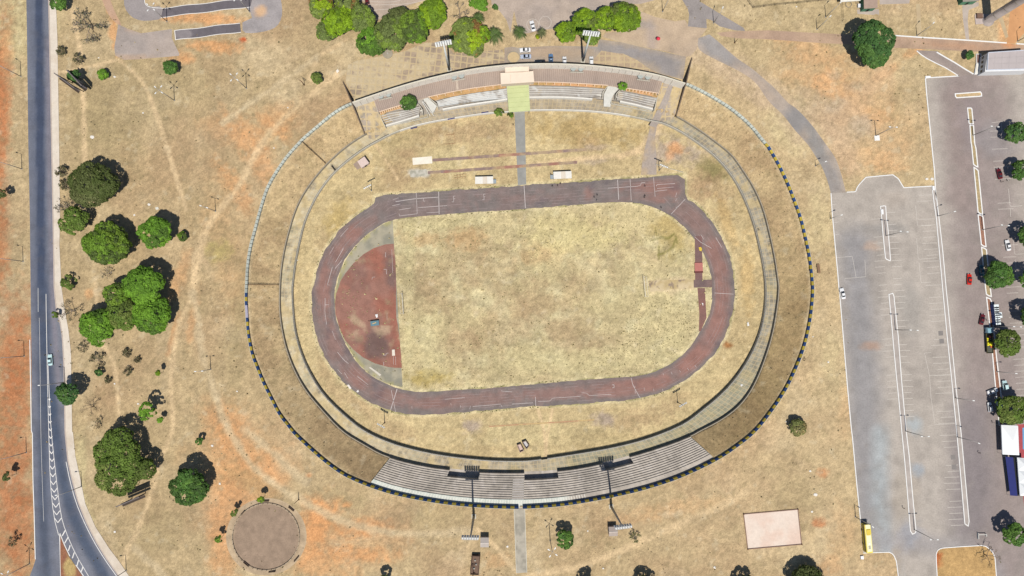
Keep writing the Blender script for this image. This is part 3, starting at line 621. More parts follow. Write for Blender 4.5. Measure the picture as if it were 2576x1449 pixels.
for pl in ([(1575,655),(1625,880),(1640,1100),(1680,1375),(1880,1365)],[(1625,880),(1830,872)],[(1575,655),(1640,650)]):
    stripe(b, g(resample(tl(3,2,pl), 24)), .12, Z3)
for c, r, pl in ((3,0,[(2250,1235),(2450,1212)]),(3,0,[(2345,1220),(2358,1360),(2500,1345)]),(3,1,[(2420,450),(2435,630),(2555,620)]),(3,1,[(2470,960),(2480,1110),(2576,1105)]),(3,1,[(2485,1165),(2510,1350),(2576,1345)]),(3,1,[(2440,650),(2440,730)])):
    stripe(b, g(resample(tl(c,r,pl), 12)), .13, Z3)
structure(b.build('parking_markings', FADED))
b = MB()
for c, r, x, y in ((3,3,1862,253),(3,3,1872,352),(3,2,1738,455),(3,2,1748,535)):
    q = G(*tl(c,r,[(x,y)])[0]); b.box((q[0], q[1], .006), (1.9, 1.9, .012), .08)
structure(b.build('asphalt_patches', mat('dark_patch', (140,134,130), .9)))

# ------------------------------------------------------------------ streets at the top
street = L3(186,172,160)
sheet('upper_street', g(tl(1,0,[(2360,-80),(2370,40),(2450,110),(2520,200),(2560,330)])+tl(2,0,[(20,110),(45,220),(80,335),(160,335),(300,300),(450,290),(560,250),(900,200),(1000,40),(1290,40),(1440,0),(1600,-80)])), Z1, asphalt(street, L3(168,158,152), ((2010,25,30,30,0,L3(206,178,156),.6),(2060,60,30,20,0,L3(160,154,150),.5))), ASPH, 1.7)
sheet('stand_street', g(tl(1,0,[(2500,480),(2576,470)])+tl(2,0,[(60,480),(430,460),(860,470),(880,395),(1100,425),(1290,470),(1750,570),(1722,800),(1600,770),(1480,740),(1380,690),(1250,600),(1120,540),(880,530),(800,640),(500,625),(0,630)])+tl(1,0,[(2500,640)])), Z1,
      asphalt(L3(176,164,150), L3(166,152,138), ((1600,136,110,14,12,L3(158,154,154),.95),(1680,165,40,22,40,L3(152,148,148),.95),(1480,113,60,9,10,L3(162,157,154),.9),(1390,132,90,14,0,L3(184,162,138),.7),(1310,130,22,14,0,L3(176,172,164),.6))), ASPH, 1.3)
sheet('packed_yard', g(tl(2,0,[(910,370),(940,330),(1150,310),(1280,250),(1310,190),(1290,110),(1440,170),(1640,215),(1740,200),(1780,265),(1960,290),(1890,380),(1860,490),(1800,560),(1750,572),(1560,520),(1100,430)])), Z1-.001, asphalt(L3(196,176,152), L3(180,164,146), ((1610,60,40,14,10,L3(160,154,152),.7),(1640,95,14,40,0,L3(170,160,158),.5),(1560,110,60,12,8,L3(200,184,156),.6))), ASPH, 1.7)
sheet('side_street', g(tl(2,0,[(1690,-60),(1720,10),(1770,90),(1782,150),(1770,265),(1960,285),(1955,190),(2000,200),(2090,265),(2240,305),(2345,312),(2330,280),(2080,130),(1900,20),(1850,-60)])), Z1, asphalt(L3(158,152,150), L3(148,142,142)), ASPH, 1.3)
CURV_O = tl(2,0,[(1985,345),(2080,420),(2250,580),(2420,690),(2520,780)])+tl(3,0,[(80,895),(200,1040),(285,1085),(450,1265),(580,1449)])+tl(3,1,[(640,80),(690,160),(740,310),(785,487)])
CURV_I = tl(2,0,[(1875,385),(1862,500),(2050,600),(2300,720),(2460,830)])+tl(3,0,[(0,1020),(160,1160),(260,1300),(400,1449)])+tl(3,1,[(470,110),(540,220),(600,370),(632,495)])
sheet('curved_street', np.vstack([g(smooth(CURV_O, 2)), g(smooth(CURV_I, 2)[::-1])]), Z1, asphalt(L3(180,168,156), L3(166,156,148), ((1800,120,60,22,38,L3(160,158,158),.85),(1900,210,60,16,42,L3(186,168,150),.6),(2010,300,30,40,45,L3(148,146,146),.95),(2055,370,18,60,-15,L3(150,148,146),.95),(2090,450,20,50,-10,L3(156,152,150),.9))), ASPH, 1.2)
sheet('dirt_road', g(tl(2,0,[(2060,330),(2200,315),(2345,312),(2576,305)])+tl(3,0,[(120,312),(740,345),(1280,365),(2400,440),(2800,470),(2800,540),(2120,520),(1900,510),(1300,482),(900,450),(560,435),(0,395)])+tl(2,0,[(2250,385),(2100,360)])), Z1-.002, asphalt(L3(190,164,140), L3(176,150,132), ((2400,115,80,8,4,L3(198,158,128),.6),(2540,110,20,10,0,L3(214,150,100),.8))), ASPH, 1.4)
sheet('side_street', g(tl(3,0,[(1495,505),(1700,515),(1880,632),(2065,745),(1918,768),(1780,680),(1600,590)])), Z1+.002, asphalt(L3(162,150,144), L3(154,144,140)), ASPH, 1.2)
# bicycle practice ground at the top left
sheet('practice_lot', g(tl(0,0,[(1190,245),(1150,480),(1160,560),(1250,602),(1400,596),(1800,562),(1805,540),(1750,430),(1728,380),(1730,292),(1600,310),(1420,335),(1290,290)])), Z1, asphalt(L3(180,168,160), L3(168,160,156), ((340,70,30,12,0,L3(204,172,140),.5),(330,145,60,8,0,L3(204,172,140),.5))), ASPH, 1.2)
sheet('practice_path', g(smooth(tl(0,0,[(1005,-60),(1050,60),(1110,180),(1190,250),(1190,262),(1230,262),(1160,130),(1110,0),(1090,-60)]), 1)), Z1-.002, asphalt(L3(204,168,138), L3(188,160,140)), ASPH, 1.0)
sheet('practice_lot', g(smooth(tl(0,0,[(1245,-60),(1250,80),(1320,170),(1400,205),(1480,212),(1640,190),(1640,60),(1500,70),(1450,20),(1450,-60)]), 1)), Z1, asphalt(L3(158,152,152), L3(148,144,146)), ASPH, 1.0)
sheet('practice_lot', g(smooth(tl(0,0,[(2440,225),(2440,330),(2560,335)])+tl(1,0,[(120,310),(210,270),(260,180),(265,80),(240,-60),(-130,-60),(-120,60),(-60,110),(-40,180)]), 1)), Z1, asphalt(L3(172,166,166), L3(162,158,160), ((655,28,16,14,0,L3(224,184,140),.8),)), ASPH, 1.0)
DK = paintmat('dark_asphalt', ((.6, .12), (3, .12)), .9, .2)
wob = lambda pts, s: [(x, y+4*math.sin(x*.016+s)) for x, y in pts]
R1t = wob([(x, 82-.118*(x-1640)) for x in range(1640, 2600, 60)], 0); R1b = wob([(x, 172-.118*(x-1640)) for x in range(1620, 2560, 60)], 0)
R2t = wob([(x, 310-.122*(x-1755)) for x in range(1755, 2440, 60)], 1); R2b = wob([(x, 402-.122*(x-1765)) for x in range(1765, 2450, 60)], 1)
b = MB()
for t, bb in ((R1t, R1b), (R2t, R2b)):
    A = g(tl(0,0,t)); B = g(tl(0,0,bb))
    sheet('pump_track', np.vstack([A, B[::-1]]), Z3, lambda xy: mixc(np.repeat(L3(110,104,108)[None], len(xy), 0), L3(150,142,142), blob(xy, G(460,86), 6*4*M, 14*M, 0, .3, .1)*.8)*(1+(fbm(xy, 2, 3)-.5)[:, None]*.3), DK, .8)
    for pl in (A, B): stripe(b, resample(pl, 60), .26, Z3+.004)
stripe(b, g(tl(0,0,[(1757,308),(1768,404)])), .3, Z3+.006)
stripe(b, g(smooth(tl(0,0,[(1640,82),(1540,78),(1480,62),(1455,30),(1452,-40)]), 2)), .26, Z3+.006)
structure(b.build('pump_track_markings', WHITE))
b = MB()
for pl in (tl(1,0,[(1040,-20),(1150,18),(1400,22),(1480,-10)]), tl(1,0,[(1150,50),(1500,45),(1700,5)]), tl(1,0,[(1140,110),(1300,90),(1480,95)])):
    stripe(b, g(smooth(pl, 2)), .12, Z2)
for cx, cy, rr in ((1980,60,8),):
    pass
an = np.linspace(0, 2*math.pi, 40)
for cx, cy in (tl(2,0,[(208,250)])[0], tl(2,0,[(335,225)])[0]):
    stripe(b, g([(cx+15*math.cos(t), cy+15*math.sin(t)) for t in an]), .11, Z2)
structure(b.build('court_markings', FADED))
sheet('paved_yard', g(tl(1,0,[(960,-60),(1000,0),(1110,20),(1130,130),(1190,220),(1290,170),(1480,70),(1700,0),(1760,-60)])), Z1, asphalt(L3(190,174,160), L3(178,164,152)), ASPH, 1.4)

# ================================================================== RUNNING TRACK
TRK = paintmat('worn_tartan', ((.35, .12), (2.4, .16)), .9, .15)
tdark, tred, tbrown = L3(130,120,116), L3(158,117,106), L3(138,118,113)
def trackcolour(xy, t=None):
    c = np.repeat(tdark[None], len(xy), 0)
    c = mixc(c, tbrown, sst(.45, .7, fbm(xy, 9, 131))*.6)
    lane = np.ones(len(xy)) if t is None else sst(.02, .3, t)*sst(.98, .72, t)
    redz = np.zeros(len(xy))
    for x, y, rx, ry, s in ((1660,470,90,26,.75),(1745,560,50,50,.5),(1800,660,40,80,.75),(1800,780,46,110,.9),(1740,900,70,60,1.0),(1640,970,90,30,.9),(1540,985,70,22,.75),(1400,990,120,16,.6),(1200,1005,120,16,.5),(1080,1015,70,14,.6),(980,990,50,26,.6),(900,950,40,40,.7),(840,850,28,70,.6),(815,730,24,80,.8),(850,640,26,50,.7),(895,595,26,34,.9),(930,560,26,18,.4),(1620,505,60,8,.8),(1480,490,12,20,.6),(1330,500,80,10,.2)):
        redz = np.maximum(redz, s*blob(xy, G(x, y, FZ), rx*.165, ry*.165, 0, 1.2, .7, int(x)))
    c = mixc(c, tred, redz*lane*.95)
    c = mixc(c, L3(150,122,116), sst(.6, .8, fbm(xy, 3.5, 137))*.35)
    c = mixc(c, L3(96,88,96), sst(.62, .8, fbm(xy, 6, 139))*.4)
    return np.clip(c*(1+(fbm(xy, 2, 53, 3)-.5)[:, None]*.3), .01, .8)
TO, TI = g(T_OUT, FZ), g(T_IN, FZ)
# match the two edges by direction from the middle of the lawn so that the lanes run true
TC = G(1312, 752, FZ)
def edge_by_angle(p, n=720):
    q = resample(smooth(p, 1, True), 3000, True); q0 = q-TC; a = np.arctan2(q0[:, 1], q0[:, 0]); o = np.argsort(a)
    th = np.linspace(-math.pi, math.pi, n, endpoint=False); r = np.interp(th, a[o], np.hypot(q0[o, 0], q0[o, 1]), period=2*math.pi)
    return np.stack([TC[0]+r*np.cos(th), TC[1]+r*np.sin(th)], -1)
TOa, TIa = edge_by_angle(TO), edge_by_angle(TI)
rs = np.random.RandomState(4)
wob_ = lambda p, s, k: p+(p-TC)/np.linalg.norm(p-TC, axis=1)[:, None]*((fbm(p, 2.2, s, 3)-.5)*k)[:, None]
TOw, TIw = wob_(TOa, 3, 1.1), wob_(TIa, 9, .7)
tm = 720
tt = np.linspace(0, 1, 15)
V = TOw[:, None]*(1-tt)[None, :, None]+TIw[:, None]*tt[None, :, None]
xy = V.reshape(-1, 2); i, j = np.meshgrid(np.arange(tm), np.arange(14), indexing='ij'); i = i.ravel(); j = j.ravel(); i2 = (i+1) % tm
F = np.stack([i*15+j, i2*15+j, i2*15+j+1, i*15+j+1], -1)
structure(put('running_track', npmesh('running_track', np.c_[xy, np.full(len(xy), FZ+Z2)], F, trackcolour(xy, np.broadcast_to(tt[None], (tm, 15)).ravel())), TRK))
APRON = [(990,556),(1006,552)][:1]+[p for p in T_IN[::-1] if p[0] < 985 and 540 < p[1] < 975][::1]
APRON = [(988,556)]+[(x+2.5, y) for x, y in T_IN[::-1] if x < 992 and y < 975][0:]
APRON = APRON+[(1013,975)]
sheet('apron_paving', g(APRON, FZ), FZ+Z1, lambda xy: mixc(mixc(np.repeat(L3(176,168,146)[None], len(xy), 0), L3(150,146,130), sst(.4, .7, fbm(xy, 4, 3))), L3(178,170,110), sst(2.2, .8, pdist(xy, TI))*.7*sst(.35, .6, fbm(xy, 2, 8)))*(1+(fbm(xy, 2, 5)-.5)[:, None]*.25), CONC, .8)
RED = tl(1,1,[(1385,1003),(1300,1010),(1180,1050),(1080,1110),(980,1200),(900,1300),(850,1380),(830,1445)])+tl(1,2,[(805,60),(795,160),(800,260),(840,400),(900,530),(980,620),(1080,700),(1200,760),(1330,795),(1400,803),(1468,803),(1462,700),(1445,520),(1432,400),(1412,300),(1408,150),(1412,0)])+tl(1,1,[(1405,1200)])
sheet('red_apron', g(RED, FZ), FZ+Z2-.0015, lambda xy: np.clip(mixc(mixc(mixc(mixc(np.repeat(L3(158,116,102)[None], len(xy), 0), L3(162,102,84), sst(.4, .7, fbm(xy, 8, 21))*.7), L3(112,96,92), blob(xy, G(945,865,FZ), 6, 6, 0, 1.2, .6)*.8+blob(xy, G(985,690,FZ), 2.5, 8, .2, 1, .6)*.7+blob(xy, G(900,700,FZ), 5, 6, 0, 1, .6)*.3), L3(196,168,140), blob(xy, G(965,828,FZ), 4, 1.6, 0, 1, .8)*.8+blob(xy, G(902,812,FZ), 4.5, 1.2, -.7, 1, 1)*.7+blob(xy, G(895,838,FZ), 1.6, 1.6, 0, 1, .8)*.7), L3(170,150,120), sst(.64, .8, fbm(xy, 4, 61))*.5)*(1+(fbm(xy, 2, 55, 3)-.5)[:, None]*.3), .01, .8), TRK, .8)
# runways and landing pits
def strip_sheet(name, c0, c1, wd, colf, m=TRK, z=FZ+Z2, step=.7):
    a, c = G(*c0, FZ), G(*c1, FZ); d = (c-a)/np.linalg.norm(c-a); n_ = np.array([-d[1], d[0]])*wd/2
    return sheet(name, [a-n_, c-n_, c+n_, a+n_], z, colf, m, step)
rw_ = lambda xy: np.clip(mixc(mixc(np.repeat(L3(150,128,120)[None], len(xy), 0), L3(168,122,106), sst(.45, .62, fbm(xy, 9, 5))), L3(204,180,134), sst(.45, .65, fbm(xy, 2.5, 9))*.5), .01, .8)
strip_sheet('jump_runway', (1088,403), (1476,376), 1.25, rw_); strip_sheet('jump_runway', (1076,434.5), (1452,408), 1.25, rw_)
strip_sheet('jump_runway', (1230,1073), (1495,1056), .5, lambda xy: mixc(np.repeat(L3(190,150,116)[None], len(xy), 0), L3(206,178,126), sst(.4, .6, fbm(xy, 3, 9))))
strip_sheet('sand_pit', (1038,406), (1087,402), 3.0, lambda xy: mixc(np.repeat(L3(250,244,230)[None], len(xy), 0), L3(230,216,190), fbm(xy, 1.5, 3)*.5), CONC)
strip_sheet('sand_pit', (1032,438), (1074,433), 2.6, lambda xy: mixc(np.repeat(L3(206,200,186)[None], len(xy), 0), L3(170,166,150), sst(.4, .6, fbm(xy, 1.2, 3))), CONC)
strip_sheet('vault_runway', (1757,594), (1758,705), 3.1, lambda xy: np.clip(mixc(np.repeat(L3(140,104,98)[None], len(xy), 0), L3(120,100,98), fbm(xy, 3, 5)), .01, .8), z=FZ+Z2+.0045)
strip_sheet('vault_runway', (1745,714), (1792,713), 3.2, lambda xy: mixc(np.repeat(L3(116,98,98)[None], len(xy), 0), L3(140,116,108), fbm(xy, 3, 5)), z=FZ+Z2+.007)
sheet('jump_runway', g(tl(2,2,[(1866,0),(1942,0),(1950,180),(1958,300),(1900,430),(1880,440),(1885,250)]), FZ), FZ+Z2+.002, lambda xy: np.clip(mixc(np.repeat(L3(150,104,94)[None], len(xy), 0), L3(128,104,98), fbm(xy, 4, 5)), .01, .8), TRK, .8)
sheet('worn_strip', g([(1631,706),(1690,704),(1752,702),(1752,725),(1690,728),(1636,734)], FZ), FZ+Z1-.001, lambda xy: np.clip(mixc(mixc(np.repeat(L3(216,196,158)[None], len(xy), 0), L3(196,174,130), sst(.4, .7, fbm(xy, 3, 3))), L3(138,120,110), sst(.62, .68, fbm(xy, 2.2, 29))*.8), .01, .8), CONC, .6)
sheet('field_path', g([(1294,283),(1320,281),(1324,464),(1303,466)], FZ), FZ+Z1+.002, lambda xy: np.clip(mixc(np.repeat(L3(166,164,156)[None], len(xy), 0), L3(150,150,146), fbm(xy, 6, 5))*(1+(fbm(xy, 1.6, 5)-.5)[:, None]*.35), .01, .8), CONC, .8)

# lane lines and start marks, worn and broken
b = MB(); rs = random.Random(11)
for k in range(1, 8):
    t = k/8; pl = TOa*(1-t)+TIa*t
    i = 0
    while i < tm:
        ln = rs.randint(5, 18); x, y = pl[i % tm]
        keep = .8
        if rs.random() < keep:
            idx = [(q % tm) for q in range(i, i+ln)]
            stripe(b, pl[idx], rs.choice((.06, .08, .11)), FZ+Z3)
        i += ln+rs.randint(2, 12)
structure(b.build('lane_lines', mat('worn_lane_paint', (168,150,148), .9, nsc=.4, namt=.25)))
b = MB()
def mk(c, r, pts, wd=.14, z=FZ+Z3+.004):
    wd *= .8
    stripe(b, resample(g(tl(c,r,pts), FZ), max(2, len(pts)*3)) if len(pts) > 2 else g(tl(c,r,pts), FZ), wd, z)
for c, r, pl, wd in (
  (1,1,[(1838,480),(1843,705)],.3),(1,1,[(1612,490),(1622,700)],.2),(2,1,[(121,415),(135,645)],.3),(2,1,[(1062,360),(1074,560)],.3),(2,1,[(1188,352),(1200,570)],.2),(2,1,[(1424,335),(1440,530)],.2),(2,1,[(1742,555),(1602,705)],.22),
  (1,1,[(1380,560),(1436,541)],.16),(1,1,[(1405,580),(1600,550),(1835,535)],.28),(1,1,[(1370,622),(1450,604)],.18),(1,1,[(1440,664),(1560,643)],.2),(1,1,[(1630,640),(1920,620)],.2),(1,1,[(1440,702),(1442,725),(1620,702)],.18),(1,1,[(1715,693),(1840,685)],.18),
  (1,1,[(1700,575),(1685,573),(1684,548)],.16),(1,1,[(2002,523),(1985,525),(1988,552),(2004,550)],.2),(1,1,[(1988,552),(1990,583),(1970,582)],.2),(1,1,[(2308,503),(2290,505),(2293,534)],.2),(1,1,[(2306,530),(2293,534),(2296,562),(2278,561)],.2),
  (2,1,[(965,445),(1290,423),(1295,390),(1340,388)],.2),(2,1,[(1450,425),(1452,408),(1640,398)],.2),(2,1,[(1440,476),(1560,462)],.2),(2,1,[(1630,433),(1460,449)],.14),(2,1,[(1655,650),(1650,640),(1672,627),(1660,642)],.2),(2,1,[(1645,575),(1662,545)],.16),(2,1,[(1645,532),(1658,488)],.16),
  (2,1,[(1840,935),(1900,990),(2010,1050)],.2),(2,1,[(1900,910),(1930,960)],.16),(2,1,[(2050,940),(2110,1040)],.2),(1,2,[(1355,1225),(1420,1015)],.3),(1,2,[(1362,1030),(1405,1250)],.18),
  (2,2,[(236,1095),(240,1200)],.24),(2,2,[(1200,905),(1215,975),(1292,1112)],.22),(2,2,[(1236,985),(1240,1060)],.16),(2,2,[(0,1168),(210,1155)],.2),(2,2,[(260,1143),(400,1135),(404,1108),(690,1090)],.18),(2,2,[(1008,975),(1026,973),(1028,1002),(1010,1004)],.24),(2,2,[(700,1055),(750,1055),(775,1082),(1000,1070)],.18),(2,2,[(1330,1003),(1332,1032)],.16),(2,2,[(1424,1012),(1428,1038)],.16),(2,2,[(1515,1015),(1519,1038)],.16),(2,2,[(1602,845),(1612,868)],.16),(2,2,[(1685,828),(1697,848)],.16),(2,2,[(1764,805),(1778,826)],.16),(2,2,[(1840,778),(1856,798)],.16),(2,2,[(1520,860),(1524,878)],.16),(2,2,[(2040,50),(2230,62)],.2),
  (1,2,[(2180,1193),(2470,1168),(2476,1200)],.18),(1,2,[(2150,1220),(2158,1188)],.14),(1,2,[(1900,1120),(2100,1102)],.16),(1,2,[(2465,1035),(2576,1046)],.2),(1,2,[(1568,1190),(1570,1216)],.14),(1,2,[(1960,1158),(1963,1180)],.14),(1,2,[(2056,1180),(2057,1204)],.14),
  (1,2,[(695,100),(693,250),(712,370)],.2),(1,2,[(735,168),(695,170)],.16),(1,2,[(765,430),(800,520)],.16),(1,2,[(820,645),(880,720),(930,760)],.2),(1,2,[(820,820),(865,865)],.18),(1,2,[(890,850),(925,910)],.16),(1,2,[(1020,890),(1130,975)],.18),(1,1,[(768,1240),(718,1418),(740,1420)],.2),(1,1,[(880,1050),(800,1190)],.2),(1,1,[(780,1040),(740,1110)],.16),(1,1,[(928,846),(850,930)],.16),(1,1,[(865,1170),(795,1255)],.2)):
    mk(c, r, pl, wd)
for x in (620, 660, 700, 745, 790): pass
structure(b.build('start_marks', mat('worn_white_paint', (206,196,192), .9, nsc=.4, namt=.25)))
b = MB()
for x in (1300,1366,1310): pass
for c, r, pl, wd in ((1,1,[(1304,1090),(1305,1140)],.16),(1,1,[(1366,1060),(1376,1300)],.12),(1,1,[(1285,1260),(1313,1262),(1314,1310)],.2),(1,1,[(1198,1338),(1170,1340),(1168,1362)],.16),(1,2,[(1332,655),(1308,658),(1310,675),(1282,676)],.2),(1,2,[(1284,745),(1286,780)],.18),(1,2,[(1382,685),(1384,770)],.14),(1,2,[(1404,690),(1406,775)],.14),(1,2,[(1318,250),(1318,320)],.1)):
    mk(c, r, pl, wd, FZ+Z3+.004)
structure(b.build('apron_marks', MATS['worn_white_paint']))

# ================================================================== WALKWAY RING AND ITS WALLS
aw = np.linspace(-math.pi, math.pi, 901)
def walkcolour(xy, t=None):
    th = np.arctan2(xy[:, 1]-CEN[1], xy[:, 0]-CEN[0])
    right = sst(.9, .3, np.abs(th))*1.0; bot = sst(-.5, -1.2, th)*sst(-2.6, -1.9, th)
    c = np.repeat(L3(208,194,162)[None], len(xy), 0)
    c = mixc(c, L3(160,154,140), np.maximum(sst(1.2, .5, np.abs(th-.25)), 0)*.75)
    c = mixc(c, L3(170,158,140), bot*.6)
    n = fbm(xy, 2.2, 401, 3)
    c = mixc(c, L3(132,124,110), sst(.56, .66, n)*.6)
    c = mixc(c, L3(206,182,128), sst(.52, .68, fbm(xy, 4, 405))*.55)
    c = mixc(c, L3(150,150,124), sst(.55, .75, fbm(xy, 6, 409))*.3)
    top = sst(1.0, 1.15, th)*sst(2.3, 2.0, th)
    c = mixc(c, L3(166,154,138), top*.7)
    c = mixc(c, L3(142,144,122), sst(-.15, -.5, th)*sst(-1.6, -1.2, th)*.55)
    return np.clip(c*(1+(fbm(xy, 1.4, 411, 2)-.5)[:, None]*.5), .01, .8)
def pavermat(name, size, amt, joint):
    m = paintmat(name, ((.8, .12), (3., .16))); t = m.node_tree; bs = t.nodes['Principled BSDF']
    src = bs.inputs['Base Color'].links[0].from_socket
    uv = t.nodes.new('ShaderNodeUVMap'); br = t.nodes.new('ShaderNodeTexBrick'); br.offset = 0.0
    br.inputs['Scale'].default_value = 1.0; br.inputs['Mortar Size'].default_value = joint; br.inputs['Mortar Smooth'].default_value = .3
    br.inputs['Brick Width'].default_value = size; br.inputs['Row Height'].default_value = size
    br.inputs['Color1'].default_value = (1, 1, 1, 1); br.inputs['Color2'].default_value = (.86, .86, .86, 1); br.inputs['Mortar'].default_value = (0, 0, 0, 1)
    n = t.nodes.new('ShaderNodeTexNoise'); n.inputs['Scale'].default_value = .55; n.inputs['Detail'].default_value = 4
    dv = t.nodes.new('ShaderNodeVectorMath'); dv.operation = 'SCALE'; dv.inputs['Scale'].default_value = .5
    ad = t.nodes.new('ShaderNodeVectorMath'); t.links.new(uv.outputs[0], n.inputs['Vector']); t.links.new(n.outputs['Color'], dv.inputs[0])
    t.links.new(uv.outputs[0], ad.inputs[0]); t.links.new(dv.outputs[0], ad.inputs[1]); t.links.new(ad.outputs[0], br.inputs['Vector'])
    mx = t.nodes.new('ShaderNodeMix'); mx.data_type = 'RGBA'; jc = LG(206,180,128); mx.inputs['B'].default_value = (*jc, 1)
    t.links.new(src, mx.inputs['A'])
    k = t.nodes.new('ShaderNodeMath'); k.operation = 'MULTIPLY'; k.inputs[1].default_value = amt
    t.links.new(br.outputs['Fac'], k.inputs[0]); t.links.new(k.outputs[0], mx.inputs['Factor']); t.links.new(mx.outputs['Result'], bs.inputs['Base Color'])
    return m
PAVER = pavermat('slab_paving', 1.75, .7, .14); PAVER2 = pavermat('overgrown_paving', 2.6, .85, .3)
def setuv(me, uv):
    l = me.uv_layers.new(name='UVMap'); vi = np.zeros(len(me.loops), np.int32); me.loops.foreach_get('vertex_index', vi)
    l.data.foreach_set('uv', uv[vi].astype(np.float32).ravel())
def ringsurf(name, thA, rA, rB, z, nv, colf, m, offA=0., offB=0.):
    A = ringpt(rA, thA, offA); B = ringpt(rB, thA, offB); t = np.linspace(0, 1, nv); n = len(thA)
    V = A[:, None]*(1-t)[None, :, None]+B[:, None]*t[None, :, None]; xy = V.reshape(-1, 2)
    i, j = np.meshgrid(np.arange(n-1), np.arange(nv-1), indexing='ij'); i = i.ravel(); j = j.ravel()
    F = np.stack([i*nv+j, i*nv+j+1, (i+1)*nv+j+1, (i+1)*nv+j], -1)
    me = npmesh(name, np.c_[xy, np.full(len(xy), z)], F, colf(xy))
    s = np.r_[0, np.cumsum(np.linalg.norm(np.diff(A, axis=0), axis=1))]; wdt = np.linalg.norm(B-A, axis=1)
    setuv(me, np.stack([np.repeat(s, nv), (t[None]*wdt[:, None]).ravel()], -1))
    return structure(put(name, me, m))
ringsurf('walkway', aw, rI, rO, WZ, 9, walkcolour, PAVER, .1, .25)

INNERW = paintmat('inner_wall_render', ((.8, .1), (3., .1)))
PALE = mat('pale_concrete', (206,200,184), nsc=.7, namt=.14); DARKC = mat('stained_concrete', (168,158,140), nsc=.6, namt=.2); WHC = mat('white_painted_concrete', (238,234,224), nsc=.8, namt=.1)
GREYC = mat('grey_concrete', (180,176,166), nsc=.8, namt=.14); MET = mat('galvanised_metal', (150,150,148), .6, .3, nsc=3); DKMET = mat('dark_rusted_metal', (74,62,54), .7, .2, nsc=3)
# low wall between field and walkway, with a pipe rail
a_g1, a_g2 = ang(1362,1157,-7), ang(1377,1156,-7)
t = empty('field_wall', (*ringpt(rI, [-1.57])[0], FZ)); tag(t, 'low wall with a pipe rail along the inner edge of the paved ring walkway', 'wall')
th_f = np.concatenate([np.linspace(a_g2, math.pi, 420), np.linspace(-math.pi, a_g1, 160)+2*math.pi])
pl = ringpt(rI, th_f)
b = MB(); topm = [0 if not (1.02 < (x if x < math.pi else x-2*math.pi) < 2.25) else 1 for x in th_f]
b.wall(pl, .3, FZ-.3, WZ+.28, mi=topm); b.build('wall', [PALE, WHC], t)
rail_sel = (th_f < .95) | (th_f > 2.3)
b = MB()
for seg in (pl[th_f < .95], pl[th_f > 2.3]):
    b.wall(seg, .09, WZ+.95, WZ+1.04); b.wall(seg, .07, WZ+.6, WZ+.66)
b.build('rail', MET, t)
pm = MB(); pm.box((0, 0, .35), (.1, .1, .74)); me0 = None
sel = np.concatenate([np.linspace(a_g2+.02, .94, 38), np.linspace(2.32, a_g1+2*math.pi-.02, 56)])
for q in ringpt(rI, sel):
    if me0 is None: o = pm.build('post', MET); me0 = o.data
    else: o = bpy.data.objects.new('post', me0); C.objects.link(o)
    o.parent = t; o.location = (q[0]-t.location.x, q[1]-t.location.y, WZ+.29-FZ)
# low blue boards along the promenade's white wall
for k, (c, r, x0, y0, x1, y1) in enumerate(((1,0,1556,1303,1622,1286),(1,0,1930,1208,2000,1194),(1,0,2268,1145,2340,1132))):
    p0, p1 = tl(c,r,[(x0, y0), (x1, y1)]); a, d = G(*p0, WZ), G(*p1, WZ)
    q = empty('advert_board', ((a[0]+d[0])/2, (a[1]+d[1])/2, WZ), math.atan2(d[1]-a[1], d[0]-a[0])); L = float(np.hypot(*(d-a)))
    tag(q, ('blue board on the promenade edge, leftmost of three', 'blue board on the promenade edge, middle one of three', 'blue board on the promenade edge, nearest the pale green roof')[k], 'board', 'blue boards on the promenade')
    MB().box((0, .1, .5), (L, .1, .9)).build('panel', mat('blue_board', (84,82,150)), q, local=True)
    for sx in (-1, 1): MB().box((sx*L*.4, .1, .02), (.12, .6, .1)).build('foot', MET, q, local=True)
# retaining wall outside the walkway
t = empty('retaining_wall', (*ringpt(rO, [0.])[0], WZ)); tag(t, 'concrete retaining wall holding back the grass bank outside the walkway', 'wall')
A_TR, A_TL = ang(1700,296,-6), ang(919,334,-6)
for k, (a0, a1) in enumerate(((A_SR, A_TR), (A_TL, A_SL+2*math.pi))):
    MB().wall(ringpt(rO, np.linspace(a0, a1, 260)), .35, WZ-1.8, -4.72).build('wall', DARKC, t)

# ================================================================== PERIMETER WALL, painted in panels
BLUE = mat('blue_wall_paint', (48,80,134), nsc=.25, namt=.3); YEL = mat('yellow_wall_paint', (206,182,72), nsc=.25, namt=.3); GRN = mat('grey_green_wall', (200,206,196), nsc=.3, namt=.25); LIL = mat('pale_lilac_panel', (206,200,220))
t = empty('perimeter_wall', (*ringpt(rW, [-1.5])[0], 0)); tag(t, 'long oval stadium wall of concrete panels painted blue and yellow round the lower half', 'wall')
a_wr, a_wl = ang(1724,210), ang(886,259)
a_ys, a_yr = ang(619,733,1), ang(1931,364,1)
arc = np.linspace(a_wl, 2*math.pi+a_wr, 3000); p = ringpt(rW, arc); s = np.r_[0, np.cumsum(np.linalg.norm(np.diff(p, axis=0), axis=1))]
npan = int(s[-1]/1.66); ss = np.linspace(0, s[-1], npan+1); th_p = np.interp(ss, s, arc); pp = ringpt(rW, th_p)
b = MB(); cp = MB(); gate_a, gate_b = ang(1303,1276), ang(1316,1276)
